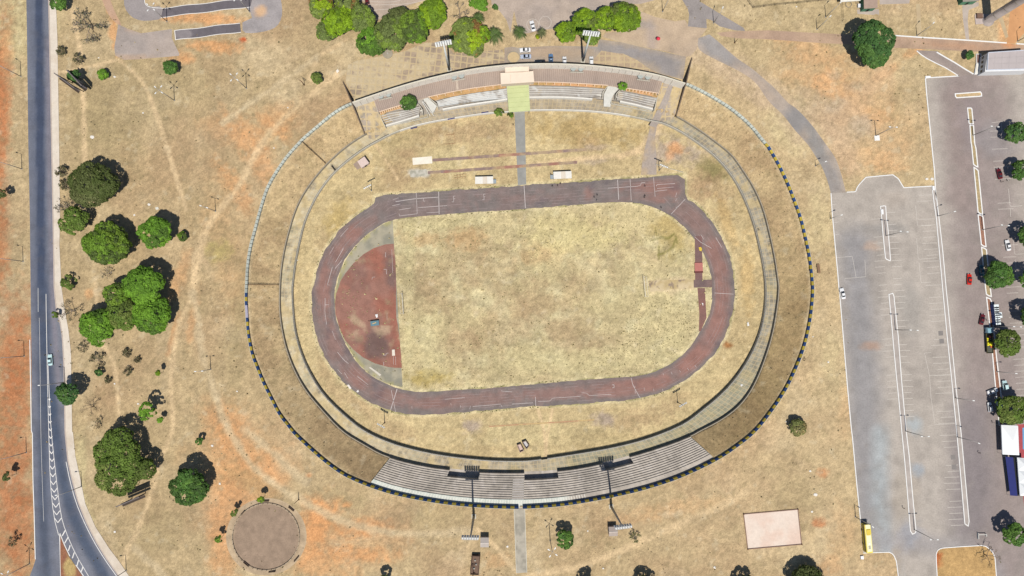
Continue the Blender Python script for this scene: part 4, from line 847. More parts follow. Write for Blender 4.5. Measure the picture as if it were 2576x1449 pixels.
for k in range(npan):
    a = th_p[k]; aa = a if a < math.pi else a-2*math.pi
    if gate_a-.001 < aa < gate_b-.004: continue
    painted = (a > math.pi*2-abs(a_ys)-.0 if a_ys < 0 else a > a_ys) and (a < 2*math.pi+a_yr)
    lil = abs(np.hypot(*(pp[k]-G(621,778,1)))) < 2.6
    mi = 3 if lil else ((k % 2) if painted else 2)
    d = (pp[k+1]-pp[k]); d /= np.linalg.norm(d); n_ = np.array([d[1], -d[0]]); n_ = n_*np.sign(np.dot(n_, pp[k]-CEN))
    g_ = .03 if not painted else 0.0
    ends = [(pp[k]+d*g_, pp[k]-CEN), (pp[k+1]-d*g_, pp[k+1]-CEN)]; vs = []
    for q, rad in ends:
        e = rad/np.linalg.norm(rad)
        vs += [(*(q-e*.3), -1.6), (*(q-e*.3), 2.0), (*(q+e*.3), 2.72), (*(q+e*.3), -1.6)]
    fs = [(1, 0, 4, 5), (2, 1, 5, 6), (3, 2, 6, 7)]
    b.add(vs, fs, mi)
    vs = []
    for q, rad in ends:
        e = rad/np.linalg.norm(rad); vs += [(*(q+e*.29), 2.7), (*(q+e*.29), 2.8), (*(q+e*.42), 2.8), (*(q+e*.42), 2.6)]
    cp.add(vs, [(1, 0, 4, 5), (2, 1, 5, 6), (3, 2, 6, 7)])
b.build('wall_panels', [BLUE, YEL, GRN, LIL], t); cp.build('coping', PALE, t)
# posts between the unpainted panels
b = MB()
for k in range(0, npan, 1):
    a = th_p[k]
    if (a < a_ys if a_ys > 0 else a < 2*math.pi+a_ys) or a > 2*math.pi+a_yr:
        q = pp[k]; e = (q-CEN)/np.linalg.norm(q-CEN); s_ = np.array([-e[1], e[0]])*.11
        b.add([(*(q-e*.35-s_), 2.0), (*(q-e*.35+s_), 2.0), (*(q+e*.28+s_), 2.76), (*(q+e*.28-s_), 2.76), (*(q-e*.35-s_), .2), (*(q-e*.35+s_), .2)], [(0, 1, 2, 3), (4, 5, 1, 0)])
b.build('pilasters', mat('dark_grey_post', (120,122,112)), t)  # posts all in one dark grey

# fences that cross the grass bank
for k, (q0, q1, lab) in enumerate(((tl(1,1,[(500,5)])[0], tl(1,1,[(712,205)])[0], 'rusty chain link fence running down the bank at the upper left'), (tl(1,1,[(-98,1418)])[0], tl(1,1,[(245,1420)])[0], 'thin wire fence crossing the bank at the left end'))):
    A = G(*q0, .8); B = G(*q1, -4.6); th0 = math.atan2(*(A-CEN)[::-1]); th1 = math.atan2(*(B-CEN)[::-1])
    rr0, rr1 = at(rW, th0)-.3, at(rO, th1)+.3
    p0 = Vector((*ringpt(rW, [th0], -.5)[0], .95)); p1 = Vector((*ringpt(rO, [th1], .3)[0], -4.85))
    f = empty('wire_fence', p0); tag(f, lab, 'fence')
    hh = 1.9
    b = MB(); b.strip([(*(p0.lerp(p1, x))[:2], p0.lerp(p1, x).z+.05) for x in (0, 1)], [(*(p0.lerp(p1, x))[:2], p0.lerp(p1, x).z+hh) for x in (0, 1)])
    for z in (.05, .95, hh): b.tube(p0+Vector((0, 0, z)), p1+Vector((0, 0, z)), .05)
    m_ = mat('rusty_mesh', (150,116,84), nsc=9, namt=.3)
    b = MB()
    for z in (.1, .5, .9, 1.4, hh): b.tube(p0+Vector((0, 0, z)), p1+Vector((0, 0, z)), .045)
    for x in np.linspace(0, 1, 40): q = p0.lerp(p1, x); b.tube(q+Vector((0, 0, .1)), q+Vector((0, 0, hh)), .02, n=4)
    b.build('mesh_panel', m_, f)
    for x in np.linspace(0, 1, 6): q = p0.lerp(p1, x); MB().tube(q-Vector((0, 0, .3)), q+Vector((0, 0, 2.05)), .07).build('post', DKMET, f)
p0 = tl(1,1,[(765,228)])[0]; p1 = tl(1,1,[(800,272)])[0]
a, d = P1(*p0, WZ), P1(*p1, WZ); f = empty('gate', a); tag(f, 'small rusty gate across the walkway below the chain link fence', 'gate')
b = MB()
for z in (.2, .7, 1.2, 1.7): b.tube(a+Vector((0, 0, z)), d+Vector((0, 0, z)), .06)
for x in np.linspace(0, 1, 9): q = a.lerp(d, x); b.tube(q, q+Vector((0, 0, 1.75)), .04)
b.build('gate_leaf', DKMET, f); MB().tube(a, a+Vector((0, 0, 2)), .1).build('post', DKMET, f); MB().tube(d, d+Vector((0, 0, 2)), .1).build('post', DKMET, f)

# ================================================================== SOUTH TERRACES
SEAT = paintmat('terrace_concrete', ((.6, .08), (3.5, .14)))
t = empty('terraces', (*ringpt(rO, [-1.55])[0], WZ)); tag(t, 'bank of stepped concrete seating terraces at the bottom of the oval', 'stand')
a0, a1 = A_SL, A_SR
recess = [(ang(1130,1184,-4), ang(1205,1192,-4)), (ang(1319,1190,-4), ang(1401,1183,-4)), (ang(1515,1163,-4), ang(1584,1150,-4))]
NR = 12; TOPZ = .35
ths = np.linspace(a0, a1, 620)
def tz(k): return -4.1+(TOPZ+4.1)*k/(NR-1)
fr_off, bk_off = .0, -.35
def rowr(k, th):       # inner edge of row k
    f = k/NR*0.87 if k <= NR else 1
    return at(rO, th)*(1-f)+(at(rW, th)+bk_off)*f
def terr_tint(xy, z):
    c = np.repeat(L3(192,182,170)[None], len(xy), 0)
    c = mixc(c, L3(162,154,144), sst(.4, .7, fbm(xy, 5, 301))*.7)
    c = mixc(c, L3(214,204,194), sst(.5, .75, fbm(xy, 2.2, 303))*.5)
    blot = np.clip(sst(-1.60, -1.75, np.arctan2(xy[:, 1]-CEN[1], xy[:, 0]-CEN[0]))+sst(-1.35, -1.42, np.arctan2(xy[:, 1]-CEN[1], xy[:, 0]-CEN[0])), 0, 1)
    c = np.where((z > TOPZ-.02)[:, None], mixc(c, L3(216,222,212), blot*.85), c)
    return np.clip(c*(1+(fbm(xy, .9, 307, 2)-.5)[:, None]*.35), .01, .8)
V = []; F = []
def quadstrip(A, za, B, zb):
    n = len(A); b0 = len(V)
    for q, z in ((A, za), (B, zb)):
        for x in q: V.append((x[0], x[1], z))
    F.extend([(b0+i, b0+n+i, b0+n+i+1, b0+i+1) for i in range(n-1)])
inrec = np.zeros(len(ths), bool)
for x, y in recess: inrec |= (ths > min(x, y)) & (ths < max(x, y))
def runs(mask):
    r = []; s = None
    for i, m in enumerate(mask):
        if m and s is None: s = i
        if not m and s is not None: r.append((s, i)); s = None
    if s is not None: r.append((s, len(mask)))
    return r
def rp(k, th): q = rowr(k, th); return np.stack([CEN[0]+q*np.cos(th), CEN[1]+q*np.sin(th)], -1)
RC = 2.2
for k in range(NR):
    for msk, first in ((~inrec, 0), (inrec, 3)):
        if k < first: continue
        for s, e in runs(msk):
            e = min(e+1, len(ths)); th = ths[s:e]
            quadstrip(rp(k, th), (WZ if k == first else tz(k-1)), rp(k, th), tz(k))          # riser
            nxt = rp(k+1, th) if k < NR-1 else ringpt(rW, th, bk_off)
            quadstrip(rp(k, th), tz(k), nxt, tz(k))
for s, e in runs(inrec):                       # floor and cheeks of the entries
    th = ths[s:min(e+1, len(ths))]; quadstrip(ringpt(rO, th, -.3), WZ+.01, rp(3, th), WZ+.01)
    for i in (s, min(e, len(ths)-1)):
        b0 = len(V); q = [rp(k, ths[i:i+1])[0] for k in range(4)]
        for k in range(3):
            b1 = len(V); V.extend([(*q[k], WZ), (*q[k+1], WZ), (*q[k+1], tz(k)), (*q[k], tz(k))]); F.append((b1, b1+1, b1+2, b1+3))
for i in (0, len(ths)-1):                      # ends
    for k in range(NR):
        b1 = len(V); q0 = rp(k, ths[i:i+1])[0]; q1 = rp(k+1, ths[i:i+1])[0] if k < NR-1 else ringpt(rW, ths[i:i+1], bk_off)[0]
        V.extend([(*q0, WZ), (*q1, WZ), (*q1, tz(k)), (*q0, tz(k))]); F.append((b1, b1+1, b1+2, b1+3))
V = np.array(V); l = np.array(t.location)
put('seating_steps', npmesh('seating_steps', V-l, F, terr_tint(V[:, :2], V[:, 2])), SEAT, t)
for i in (0, len(ths)-1):
    th = ths[i:i+1]; qs = [rp(k, th)[0] for k in range(NR)]+[ringpt(rW, th, bk_off)[0]]
    MB().wall(np.array(qs), .3, WZ, [tz(0)+.12]+[tz(k)+.15 for k in range(NR-1)]+[TOPZ+.2]).build('end_wall', PALE, t)
# white painted joints on the top walk
b = MB()
for th in np.linspace(a0+.02, a1-.02, 120):
    if th > ang(1480,1255): continue
    d = np.array([math.cos(th), math.sin(th)]); p0 = rp(NR-1, np.array([th]))[0]+d*.25; p1 = ringpt(rW, [th], -.8)[0]
    stripe(b, [p0, p1], .22, TOPZ+.012)
pj = b.build('painted_joints', WHC, t)
# centre stairway: finer steps laid over the rows
sa, sb = ang(1289,1230,-2), ang(1318,1230,-2)
b = MB(); th = np.linspace(sa, sb, 8)
for k in range(2, NR-1):
    for h in (.5,):
        q = rp(k+.5, th); q1 = rp(k+1.0, th); zz = (tz(k)+tz(k+1))/2
        b.strip([(*x, zz) for x in q], [(*x, zz) for x in q1]); b.strip([(*x, tz(k)) for x in q], [(*x, zz) for x in q])
b.build('stairway', mat('pale_stair', (206,198,190), nsc=1.5), t)
for th in (sa, sb):
    qs = np.array([rp(k, np.array([th]))[0] for k in np.arange(2, NR-.9, 1)])
    MB().wall(qs, .12, WZ, [tz(int(k))+.06 for k in np.arange(2, NR-.9, 1)]).build('stair_edge', GREYC, t)
# footbridge path from the gate
sheet('concrete_path', g([(1293,1276),(1320,1276),(1325,1440),(1299,1442)], 0), .10, lambda xy: np.clip(mixc(np.repeat(L3(186,178,162)[None], len(xy), 0), L3(158,152,138), sst(.45, .7, fbm(xy, 3, 7)))*(1+(fbm(xy, 1.2, 9)-.5)[:, None]*.3), .01, .8), CONC, .7)
kerb('kerb', [(1293,1280),(1299,1441)], .25, .2, PALE); kerb('kerb', [(1320,1280),(1325.5,1440)], .25, .2, PALE)
b = MB(); q0 = ringpt(rW, [gate_a-.0005], -1.4)[0]
pg = [tuple(x) for x in (ringpt(rW, [gate_a], -.6)[0], ringpt(rW, [gate_b-.004], -.6)[0], ringpt(rW, [gate_b-.004], .6)[0], ringpt(rW, [gate_a], .6)[0])]
b.prism(pg, TOPZ-.3, .13); structure(b.build('gate_sill', PALE))

# ================================================================== NORTH GRANDSTAND
def P2(pts, z): return g(pts, z)
def lofted(A, B, za, zb, n):
    return resample(A, n), resample(B, n)
def lift(p, z): return [(x, y, z) for x, y in p]
ROOFC = paintmat('ribbed_roof_sheet', ((.5, .06), (3, .08)))
DECK_O = z1([(390,578),(600,510),(800,450),(1100,372),(1400,300),(1650,240),(1900,188),(2310,140)])+z2([(0,238),(300,243),(500,243),(700,246),(950,262),(1200,282),(1450,312),(1700,346),(2100,412)])
DECK_I = z1([(460,782),(620,733),(780,686),(1020,605),(1190,560),(1400,515),(1600,472),(1800,437),(2060,402),(2335,370)])+z2([(300,455),(500,455),(700,460),(900,470),(1100,482),(1360,500),(1520,525),(1700,552),(1880,578),(2040,606)])
gs = empty('grandstand', P1(1288, 215, FZ)); tag(gs, 'long curved grandstand with a brown ribbed roof along the top of the oval', 'grandstand')
nA = 260
DO, DI = resample(smooth(P2(DECK_O, 1.3), 2), nA), resample(smooth(P2(DECK_I, 1.05), 2), nA)
# roof: radial ribs in the sheet itself
nr = 1500
DOr, DIr = resample(DO, nr), resample(DI, nr)
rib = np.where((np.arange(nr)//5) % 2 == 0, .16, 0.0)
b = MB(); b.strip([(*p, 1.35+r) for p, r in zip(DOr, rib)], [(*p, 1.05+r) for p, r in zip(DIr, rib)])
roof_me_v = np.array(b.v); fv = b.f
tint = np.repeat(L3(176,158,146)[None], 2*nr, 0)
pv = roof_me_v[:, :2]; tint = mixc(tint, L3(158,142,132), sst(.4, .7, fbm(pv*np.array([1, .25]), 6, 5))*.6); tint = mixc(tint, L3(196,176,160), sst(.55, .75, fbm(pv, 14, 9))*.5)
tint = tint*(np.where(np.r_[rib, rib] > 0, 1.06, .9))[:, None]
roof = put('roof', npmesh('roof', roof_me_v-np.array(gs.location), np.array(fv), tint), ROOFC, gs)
b = MB()                                          # slab edge and fascia under the roof
b.strip(lift(DI, 1.05), lift(DI, .3)); b.build('fascia', mat('peach_fascia', (236,206,178), nsc=.8), gs)
# back parapet with its coping
PO = resample(smooth(P2(PARAPET, 6.2), 2), 300)
for k, (q, zz) in enumerate(((PO, 6.2),)):
    MB().wall(q, .45, -1.5, zz).build('parapet', mat('parapet_render', (250,242,228), nsc=.35, namt=.1), gs)
    MB().wall(q, .5, zz, zz+.16).build('coping', mat('pale_coping', (226,218,198), nsc=.5, namt=.12), gs)
# inner face buttress joints every few metres
bt = None
for i in range(6, 294, 6):
    d = PO[i+1]-PO[i-1]; d /= np.linalg.norm(d); n_ = np.array([d[1], -d[0]])
    q = PO[i]+n_*.3*np.sign(np.dot(n_, CEN-PO[i])); 
    if bt is None: o = MB().box((0, 0, 0), (.18, .3, 5.0)).build('buttress', MATS['parapet_render']); bt = o.data
    else: o = bpy.data.objects.new('buttress', bt); C.objects.link(o)
    o.parent = gs; o.location = (q[0]-gs.location.x, q[1]-gs.location.y, 3.6-gs.location.z); o.rotation_euler = (0, 0, math.atan2(d[1], d[0]))
# peach rail on the roof edge
b = MB()
def railrun(pts, z):
    q = resample(smooth(P2(pts, z), 1), 60)
    b.wall(q, .22, z+.1, z+.3)
    for i in range(1, 60, 6):
        d = q[min(i+1, 59)]-q[max(0, i-1)]; d /= np.linalg.norm(d); n_ = np.array([d[1], -d[0]])
        n_ = n_*np.sign(np.dot(n_, CEN-q[i]))
        b.box((q[i][0]+n_[0]*.55, q[i][1]+n_[1]*.55, z+.1), (.16, 1.1, .2), math.atan2(d[1], d[0]))
PEACH = mat('peach_painted_beam', (252,222,194), nsc=1)
RUNS = [z1([(480,778),(620,733),(780,686)]), z1([(1190,562),(1400,517),(1600,474),(1800,439),(2060,404),(2335,372)]), z2([(300,456),(500,457),(700,462),(900,472),(1100,484),(1360,502)]), z2([(1600,540),(1700,556),(1880,582),(2040,610)])]
for r in RUNS: railrun(r, 1.1)
b.build('rail_beams', PEACH, gs)
# gallery under the roof edge: orange back wall and weedy floor
ORG = paintmat('weedy_gallery', ((1.2, .2), (4, .2)))
def strip3(name, A, B, za, zb, colf, m, n=80, nv=3):
    A = resample(smooth(P2(A, za), 1), n); B = resample(smooth(P2(B, zb), 1), n); t_ = np.linspace(0, 1, nv)
    V = A[:, None]*(1-t_)[None, :, None]+B[:, None]*t_[None, :, None]; xy = V.reshape(-1, 2); Z = np.broadcast_to((za*(1-t_)+zb*t_)[None], (n, nv)).ravel()
    i, j = np.meshgrid(np.arange(n-1), np.arange(nv-1), indexing='ij'); i = i.ravel(); j = j.ravel()
    F = np.stack([i*nv+j, i*nv+j+1, (i+1)*nv+j+1, (i+1)*nv+j], -1)
    return put(name, npmesh(name, np.c_[xy, Z]-np.array(gs.location), F, colf(xy)), m, gs)
gal = lambda xy: mixc(mixc(np.repeat(L3(200,160,112)[None], len(xy), 0), L3(216,162,118), sst(.45, .7, fbm(xy, 5, 3))*.7), L3(160,138,86), sst(.5, .75, fbm(xy, 2.5, 5))*.7)
GAL = [(RUNS[0], z1([(500,815),(640,770),(800,728)])), (RUNS[1], z1([(1290,612),(1450,575),(1640,537),(1830,505),(2080,470),(2335,432)])), (RUNS[2], z2([(300,500),(500,501),(700,506),(900,512),(1100,524),(1320,545)])), (RUNS[3], z2([(1600,580),(1700,596),(1860,630),(2015,662)]))]
for A, B in GAL: strip3('gallery', A, B, -1.6, -2.1, gal, ORG)
# underlying sloped concrete of the whole stand
UB = [(x, y) for x, y in O_RING[-9:]][::-1]
UB = z1([(560,992),(820,912),(1060,832),(1230,800),(1405,748),(1700,692),(2000,648),(2355,592)])+z2([(300,662),(700,657),(1150,688),(1330,690),(1520,718),(1750,770),(1985,828)])
UA = [DECK_I[0]]+DECK_I[1:-1]+[DECK_I[-1]]
conc = lambda xy: np.clip(mixc(mixc(np.repeat(L3(182,174,164)[None], len(xy), 0), L3(160,152,142), sst(.4, .7, fbm(xy, 3, 3))), L3(196,170,124), sst(.52, .7, fbm(xy, 2.4, 15))*.6), .01, .8)
strip3('under_slab', UA, UB, -2.5, WZ+.06, conc, SEAT, 160, 9)
# terraces
STEPW = mat('worn_white_nosing', (228,224,216), nsc=1.5, namt=.16)
def terrace(A, B, za, zb, n, whiten=0.0, m=40):
    A = resample(smooth(P2(A, za), 1), m); B = resample(smooth(P2(B, zb), 1), m)
    V = []; F = []; nb = MB()
    for k in range(n):
        t0, t1 = k/n, (k+1)/n; zk = za+(zb-za)*(k+.0)/n
        p0 = A*(1-t0)+B*t0; p1 = A*(1-t1)+B*t1; zn = za+(zb-za)*(k+1)/n if k < n-1 else WZ
        b0 = len(V); V += lift(p0, zk)+lift(p1, zk); F += [(b0+i, b0+i+1, b0+m+i+1, b0+m+i) for i in range(m-1)]
        b0 = len(V); V += lift(p1, zk)+lift(p1, zn); F += [(b0+i, b0+i+1, b0+m+i+1, b0+m+i) for i in range(m-1)]
        e = p1-p0; e = e/np.linalg.norm(e, axis=1)[:, None]
        if k < n-1: nb.strip(lift(p1-e*.22, zk+.01), lift(p1, zk+.01))
    for i in (0, m-1):
        for k in range(n):
            t0, t1 = k/n, (k+1)/n; zk = za+(zb-za)*k/n; q0 = A[i]*(1-t0)+B[i]*t0; q1 = A[i]*(1-t1)+B[i]*t1; b0 = len(V)
            V += [(*q0, WZ-.5), (*q1, WZ-.5), (*q1, zk), (*q0, zk)]; F.append((b0, b0+1, b0+2, b0+3))
    V = np.array(V); xy = V[:, :2]
    c = np.repeat(L3(178,172,164)[None], len(xy), 0); c = mixc(c, L3(156,148,140), sst(.4, .7, fbm(xy, 2.5, 3))*.8); c = mixc(c, L3(226,228,226), sst(.66-.3*whiten, .82-.3*whiten, fbm(xy, 1.8, 19))*.8); c = mixc(c, L3(196,176,140), sst(.6, .75, fbm(xy, 3, 25))*.5*(1-whiten))
    put('terrace_block', npmesh('terrace_block', V-np.array(gs.location), F, np.clip(c, .01, .8)), SEAT, gs)
    nb.build('white_nosing', STEPW, gs)
terrace(z1([(505,820),(640,778),(830,755),(1085,690)]), z1([(565,972),(700,938),(830,900),(1062,826)]), -2.7, -5.0, 5)
terrace(z1([(1318,625),(1450,580),(1640,541),(1830,509),(2080,474),(2340,436)]), z1([(1345,705),(1500,680),(1700,648),(2000,610),(2352,585)]), -2.7, -5.0, 5, 1.0)
terrace(z2([(300,504),(500,505),(700,510),(900,516),(1100,528),(1322,548)]), z2([(300,655),(500,650),(700,650),(900,658),(1100,670),(1290,640)]), -2.7, -5.0, 5)
terrace(z2([(1500,575),(1600,590),(1860,640),(2015,668)]), z2([(1472,700),(1600,722),(1750,758),(1978,820)]), -2.7, -5.0, 5)
# white front walls
for pts, th_ in ((z1([(562,982),(700,945),(830,906),(1060,834)]), .55), (z1([(1405,742),(1500,723),(1700,688),(2000,644),(2352,594)]), .7), (z2([(300,662),(500,658),(700,658),(900,666),(1150,684)]), .6), (z2([(1520,716),(1650,742),(1750,764),(1850,790),(1982,824)]), .6), (z1([(970,785),(1050,768),(1112,752)]), .5), (z2([(1100,612),(1180,622),(1288,640)]), .5), (z2([(1470,658),(1530,664),(1592,672)]), .4)):
    q = resample(smooth(P2(pts, -4.6), 1), 30); MB().wall(q, th_, WZ-.6, -4.4).build('front_wall', WHC, gs)
for pts, th_, zt in ((z1([(475,785),(500,860),(560,988)]), .3, -2.6), (z1([(1190,562),(1255,612),(1322,668)]), .35, -1.6), (z1([(1322,668),(1342,725)]), .3, -3.6), (z1([(1030,640),(1070,690),(1108,745),(1112,800)]), .25, -2.2), (z1([(1150,660),(1170,750),(1190,850)]), .2, -4.6), (z1([(700,968),(900,925),(1190,850)]), .25, -5.9), (z2([(1362,506),(1320,555),(1290,595),(1288,645)]), .3, -2.2), (z2([(1530,560),(1490,592),(1468,625),(1468,665)]), .3, -2.2), (z2([(1428,590),(1415,660),(1400,742)]), .25, -4.6), (z2([(1400,744),(1500,764),(1700,805),(1900,848)]), .25, -5.9), (z2([(2040,610),(2012,700),(1985,826)]), .3, -2.4), (z2([(298,455),(299,560),(302,665)]), .3, -1.5), (z1([(2340,372),(2350,480),(2358,592)]), .3, -1.5)):
    MB().wall(resample(P2(pts, zt), 14), th_, WZ-.6, zt).build('side_wall', PALE, gs)
# stair ramps
for pts in (z1([(1020,612),(1110,595),(1190,580),(1270,650),(1320,690),(1250,790),(1160,640),(1100,640)]), z2([(1365,510),(1450,515),(1505,545),(1480,575),(1425,640),(1400,770),(1310,765),(1305,620)])):
    q = P2(pts, -4.2); zs = [-2.2 if y < 0 else -2.2 for x, y in q]
    d0 = np.array([p[1] for p in pts]); zz = list(-2.2-(d0-d0.min())/(d0.max()-d0.min())*4.0)
    MB().prism([tuple(x) for x in q], WZ-.6, zz).build('stair_ramp', mat('bleached_concrete', (210,208,200), nsc=.8), gs)
# pale cabin roof and green canopy in the middle
CREAM = mat('cream_roof', (246,226,204), nsc=.4, namt=.06); CANOPY = mat('pale_green_canopy', (200,206,150), nsc=.35, namt=.1)
q = g(z1([(2258,200),(2576,190)])+z2([(352,302),(365,446)])+z1([(2265,362)]), 4.2)
cb = [tuple(x) for x in q]
MB().prism(cb, .3, 3.3).build('cabin_wall', mat('cream_wall', (226,208,186)), gs)
c_ = np.mean(q, 0); qq = [tuple(c_+(x-c_)*1.03) for x in q]; MB().prism(qq, 3.3, 3.55).build('cabin_roof', CREAM, gs)
q = g(z1([(2318,102)])+z2([(298,228),(299,304)])+z1([(2318,192)]), 4.4)
c_ = np.mean(q, 0); MB().prism([tuple(c_+(x-c_)*.995) for x in q], .3, 4.05).build('rear_cabin', CREAM, gs)
b = MB(); pp_ = g(z2([(50,375),(52,440)]), 3.7); b.box((*pp_.mean(0), 3.6), (.1, 3, .12)); b.build('roof_seam', mat('dull_cream_seam', (214,196,176)), gs)  # thin seam bar on the cabin roof in a duller cream
pts = z1([(2342,372)])+z2([(292,458),(316,842),(28,862)])
zs = [.2, .2, -3.1, -3.1]; q = np.array([g([p], z)[0] for p, z in zip(pts, zs)])
MB().prism([tuple(x) for x in q], [z-.25 for z in zs], zs).build('canopy', CANOPY, gs)
for k in range(1, 6):
    a_, d_ = q[0]+(q[3]-q[0])*k/6, q[1]+(q[2]-q[1])*k/6; zk = .2-3.3*k/6; MB().tube((*a_, zk+.02), (*d_, zk+.02), .05, None, 4).build('canopy_seam', mat('canopy_seam', (186,196,138)), gs)
for k in (2, 3):
    c_ = np.mean(q, 0); w_ = q[k]+(c_-q[k])*.06; MB().tube((*w_, FZ), (*w_, -3.3), .18).build('column', PALE, gs)
# roof strip between rib fields
for pts in (z1([(1590,300),(1622,300),(1640,452),(1608,462)]),):
    MB().prism([tuple(x) for x in g(pts, 1.5)], 1.2, 1.56).build('roof_patch', mat('pale_patch', (204,186,168)), gs)
# pink brick strip at the east end, left end low parapet
for pts, c_ in ((z2([(2105,428),(2180,440),(2290,480),(2352,512),(2335,528),(2270,505),(2160,468),(2098,450)]), (206,160,140)), (z1([(80,672),(240,622),(400,585),(404,604),(250,650),(96,700)]), (196,168,146))):
    MB().prism([tuple(x) for x in g(pts, .5)], -1, .45).build('brick_ledge', mat('brick_ledge_%d' % c_[0], c_), gs)
for x, y in ((196,660),(300,618)):
    q = g(z1([(x, y)]), .6)[0]; MB().box((*q, .5), (.5, 1.2, .5), .3).build('ledge_stub', PEACH, gs)
for i in (0, -1): MB().wall(np.array([DO[i], DI[i]]), .25, -4, 1.0).build('end_wall', PALE, gs)
# paved slopes at both ends of the stand
def slopez(xy):
    d = xy-CEN; th = np.arctan2(d[:, 1], d[:, 0]); r = np.hypot(d[:, 0], d[:, 1]); w_, o_ = at(rW, th), at(rO, th)
    return np.clip(-4.9+5.9*(r-o_)/(w_-.4-o_), -6.3, 1.0)
def slopesheet(name, pts, colf, m, lift_=.05, step=1.0, uvs=False):
    o = sheet(name, g(pts, -2.5), 0, colf, m, step); me = o.data; v = np.zeros(len(me.vertices)*3); me.vertices.foreach_get('co', v); v = v.reshape(-1, 3)
    h = height(v[:, :2]); z = np.where(h[2] < h[4]+.1, WZ, slopez(v[:, :2])); v[:, 2] = np.maximum(z, WZ)+lift_; me.vertices.foreach_set('co', v.ravel()); me.update()
    if uvs: setuv(me, v[:, :2])
    return o
pv_ = lambda xy: np.clip(mixc(mixc(np.repeat(L3(178,164,148)[None], len(xy), 0), L3(158,148,134), sst(.4, .7, fbm(xy, 3, 3))), L3(212,188,140), sst(.46, .62, fbm(xy, 2.6, 7))*.85)*(1+(fbm(xy, 1.3, 5)-.5)[:, None]*.3), .01, .8)
slopesheet('end_paving', z1([(100,690),(390,600),(470,800),(560,990),(380,1150),(290,1130),(265,1080)]), pv_, PAVER2, .04, 1.0, True)
slopesheet('end_paving', z2([(2110,440),(2345,520),(2300,700),(2270,905),(2110,960),(1990,960),(1985,830),(2045,620)]), pv_, PAVER2, .04, 1.0, True)
slopesheet('asphalt_ramp', z2([(2165,478),(2225,490),(2195,600),(2170,720),(2110,860),(2060,985),(2020,1030),(1935,1010),(1995,900),(2060,760),(2120,620)]), lambda xy: np.repeat(L3(172,160,150)[None], len(xy), 0)*(1+(fbm(xy, 3, 5)-.5)[:, None]*.2), ASPH, .09)
sheet('asphalt_ramp', g(z2([(1940,1000),(2022,1020),(1990,1200),(2010,1449),(2010,1700),(1800,1700),(1830,1449),(1890,1200)]), FZ), FZ+Z1, lambda xy: mixc(np.repeat(L3(176,162,150)[None], len(xy), 0), L3(204,176,132), sst(.5, .7, fbm(xy, 3, 5))*.6), ASPH)
# paved forecourt behind the stand, slabs half swallowed by dry grass
plz = tl(1,0,[(925,655),(1010,610),(1300,560),(1480,520),(1700,430),(1900,430),(1990,540),(2480,500),(2520,640),(2200,692),(1900,752),(1600,830),(1300,920),(990,1020),(960,930),(900,830)])
o = sheet('forecourt', g(plz), Z1-.001, lambda xy: np.clip(mixc(mixc(np.repeat(L3(174,155,134)[None], len(xy), 0), L3(160,144,126), sst(.4, .7, fbm(xy, 5, 13))), LG(214,190,140), sst(.46, .58, fbm(xy, 3.2, 17)+.22*sst(-25, -62, xy[:, 0]))*.75)*(1+(fbm(xy, 1.2, 5)-.5)[:, None]*.3), .01, .8), PAVER2, .7)
v = np.array([x.co[:2] for x in o.data.vertices]); ca, sa = math.cos(.1), math.sin(.1); setuv(o.data, np.c_[v[:, 0]*ca-v[:, 1]*sa, v[:, 0]*sa+v[:, 1]*ca])
o = sheet('forecourt', g(tl(2,0,[(780,640),(900,510),(1120,545),(1250,605),(1380,690),(1480,742),(1590,775),(1600,765),(1500,750),(1200,695),(1000,668)])), Z1+.003, lambda xy: np.clip(mixc(np.repeat(L3(184,162,136)[None], len(xy), 0), LG(206,178,130), sst(.5, .6, fbm(xy, 3.2, 17))*.7)*(1+(fbm(xy, 1.2, 5)-.5)[:, None]*.3), .01, .8), PAVER2, .8)
v = np.array([x.co[:2] for x in o.data.vertices]); setuv(o.data, v)
# triangular fin walls at the ends of the parapet, their shade put into the concrete colour
for nm, a0_, mid, a1_, lab in (('fin_wall', tl(1,0,[(876,824)])[0], tl(1,0,[(968,1030)])[0], tl(1,0,[(1096,1352)])[0], 'shade-coloured tapering concrete fin wall at the left end of the grandstand'),
                               ('fin_wall', tl(2,0,[(1810,580)])[0], tl(2,0,[(1742,836)])[0], tl(2,0,[(1650,1166)])[0], 'shade-coloured tapering concrete fin wall at the right end of the grandstand')):
    A, Mm, B = G(*a0_, 0), G(*mid, 2.0), G(*a1_, -4.6)
    f = empty('fin_wall', (*Mm, 0)); tag(f, lab, 'wall')
    MB().wall(resample(np.array([Mm, A]), 12), .4, -.4, np.linspace(4.4, .25, 12)).build('outer_fin', mat('shaded_fin_concrete', (120,104,90), nsc=.5, namt=.2), f)
    n = 14; q = resample(np.array([Mm, B]), n); h = height(q)[0]; zt = np.linspace(.6, -4.6, n)+np.linspace(4.4, .6, n)
    MB().wall(q, .4, -7, zt).build('inner_fin', mat('shaded_fin_concrete', (120,104,90)), f)
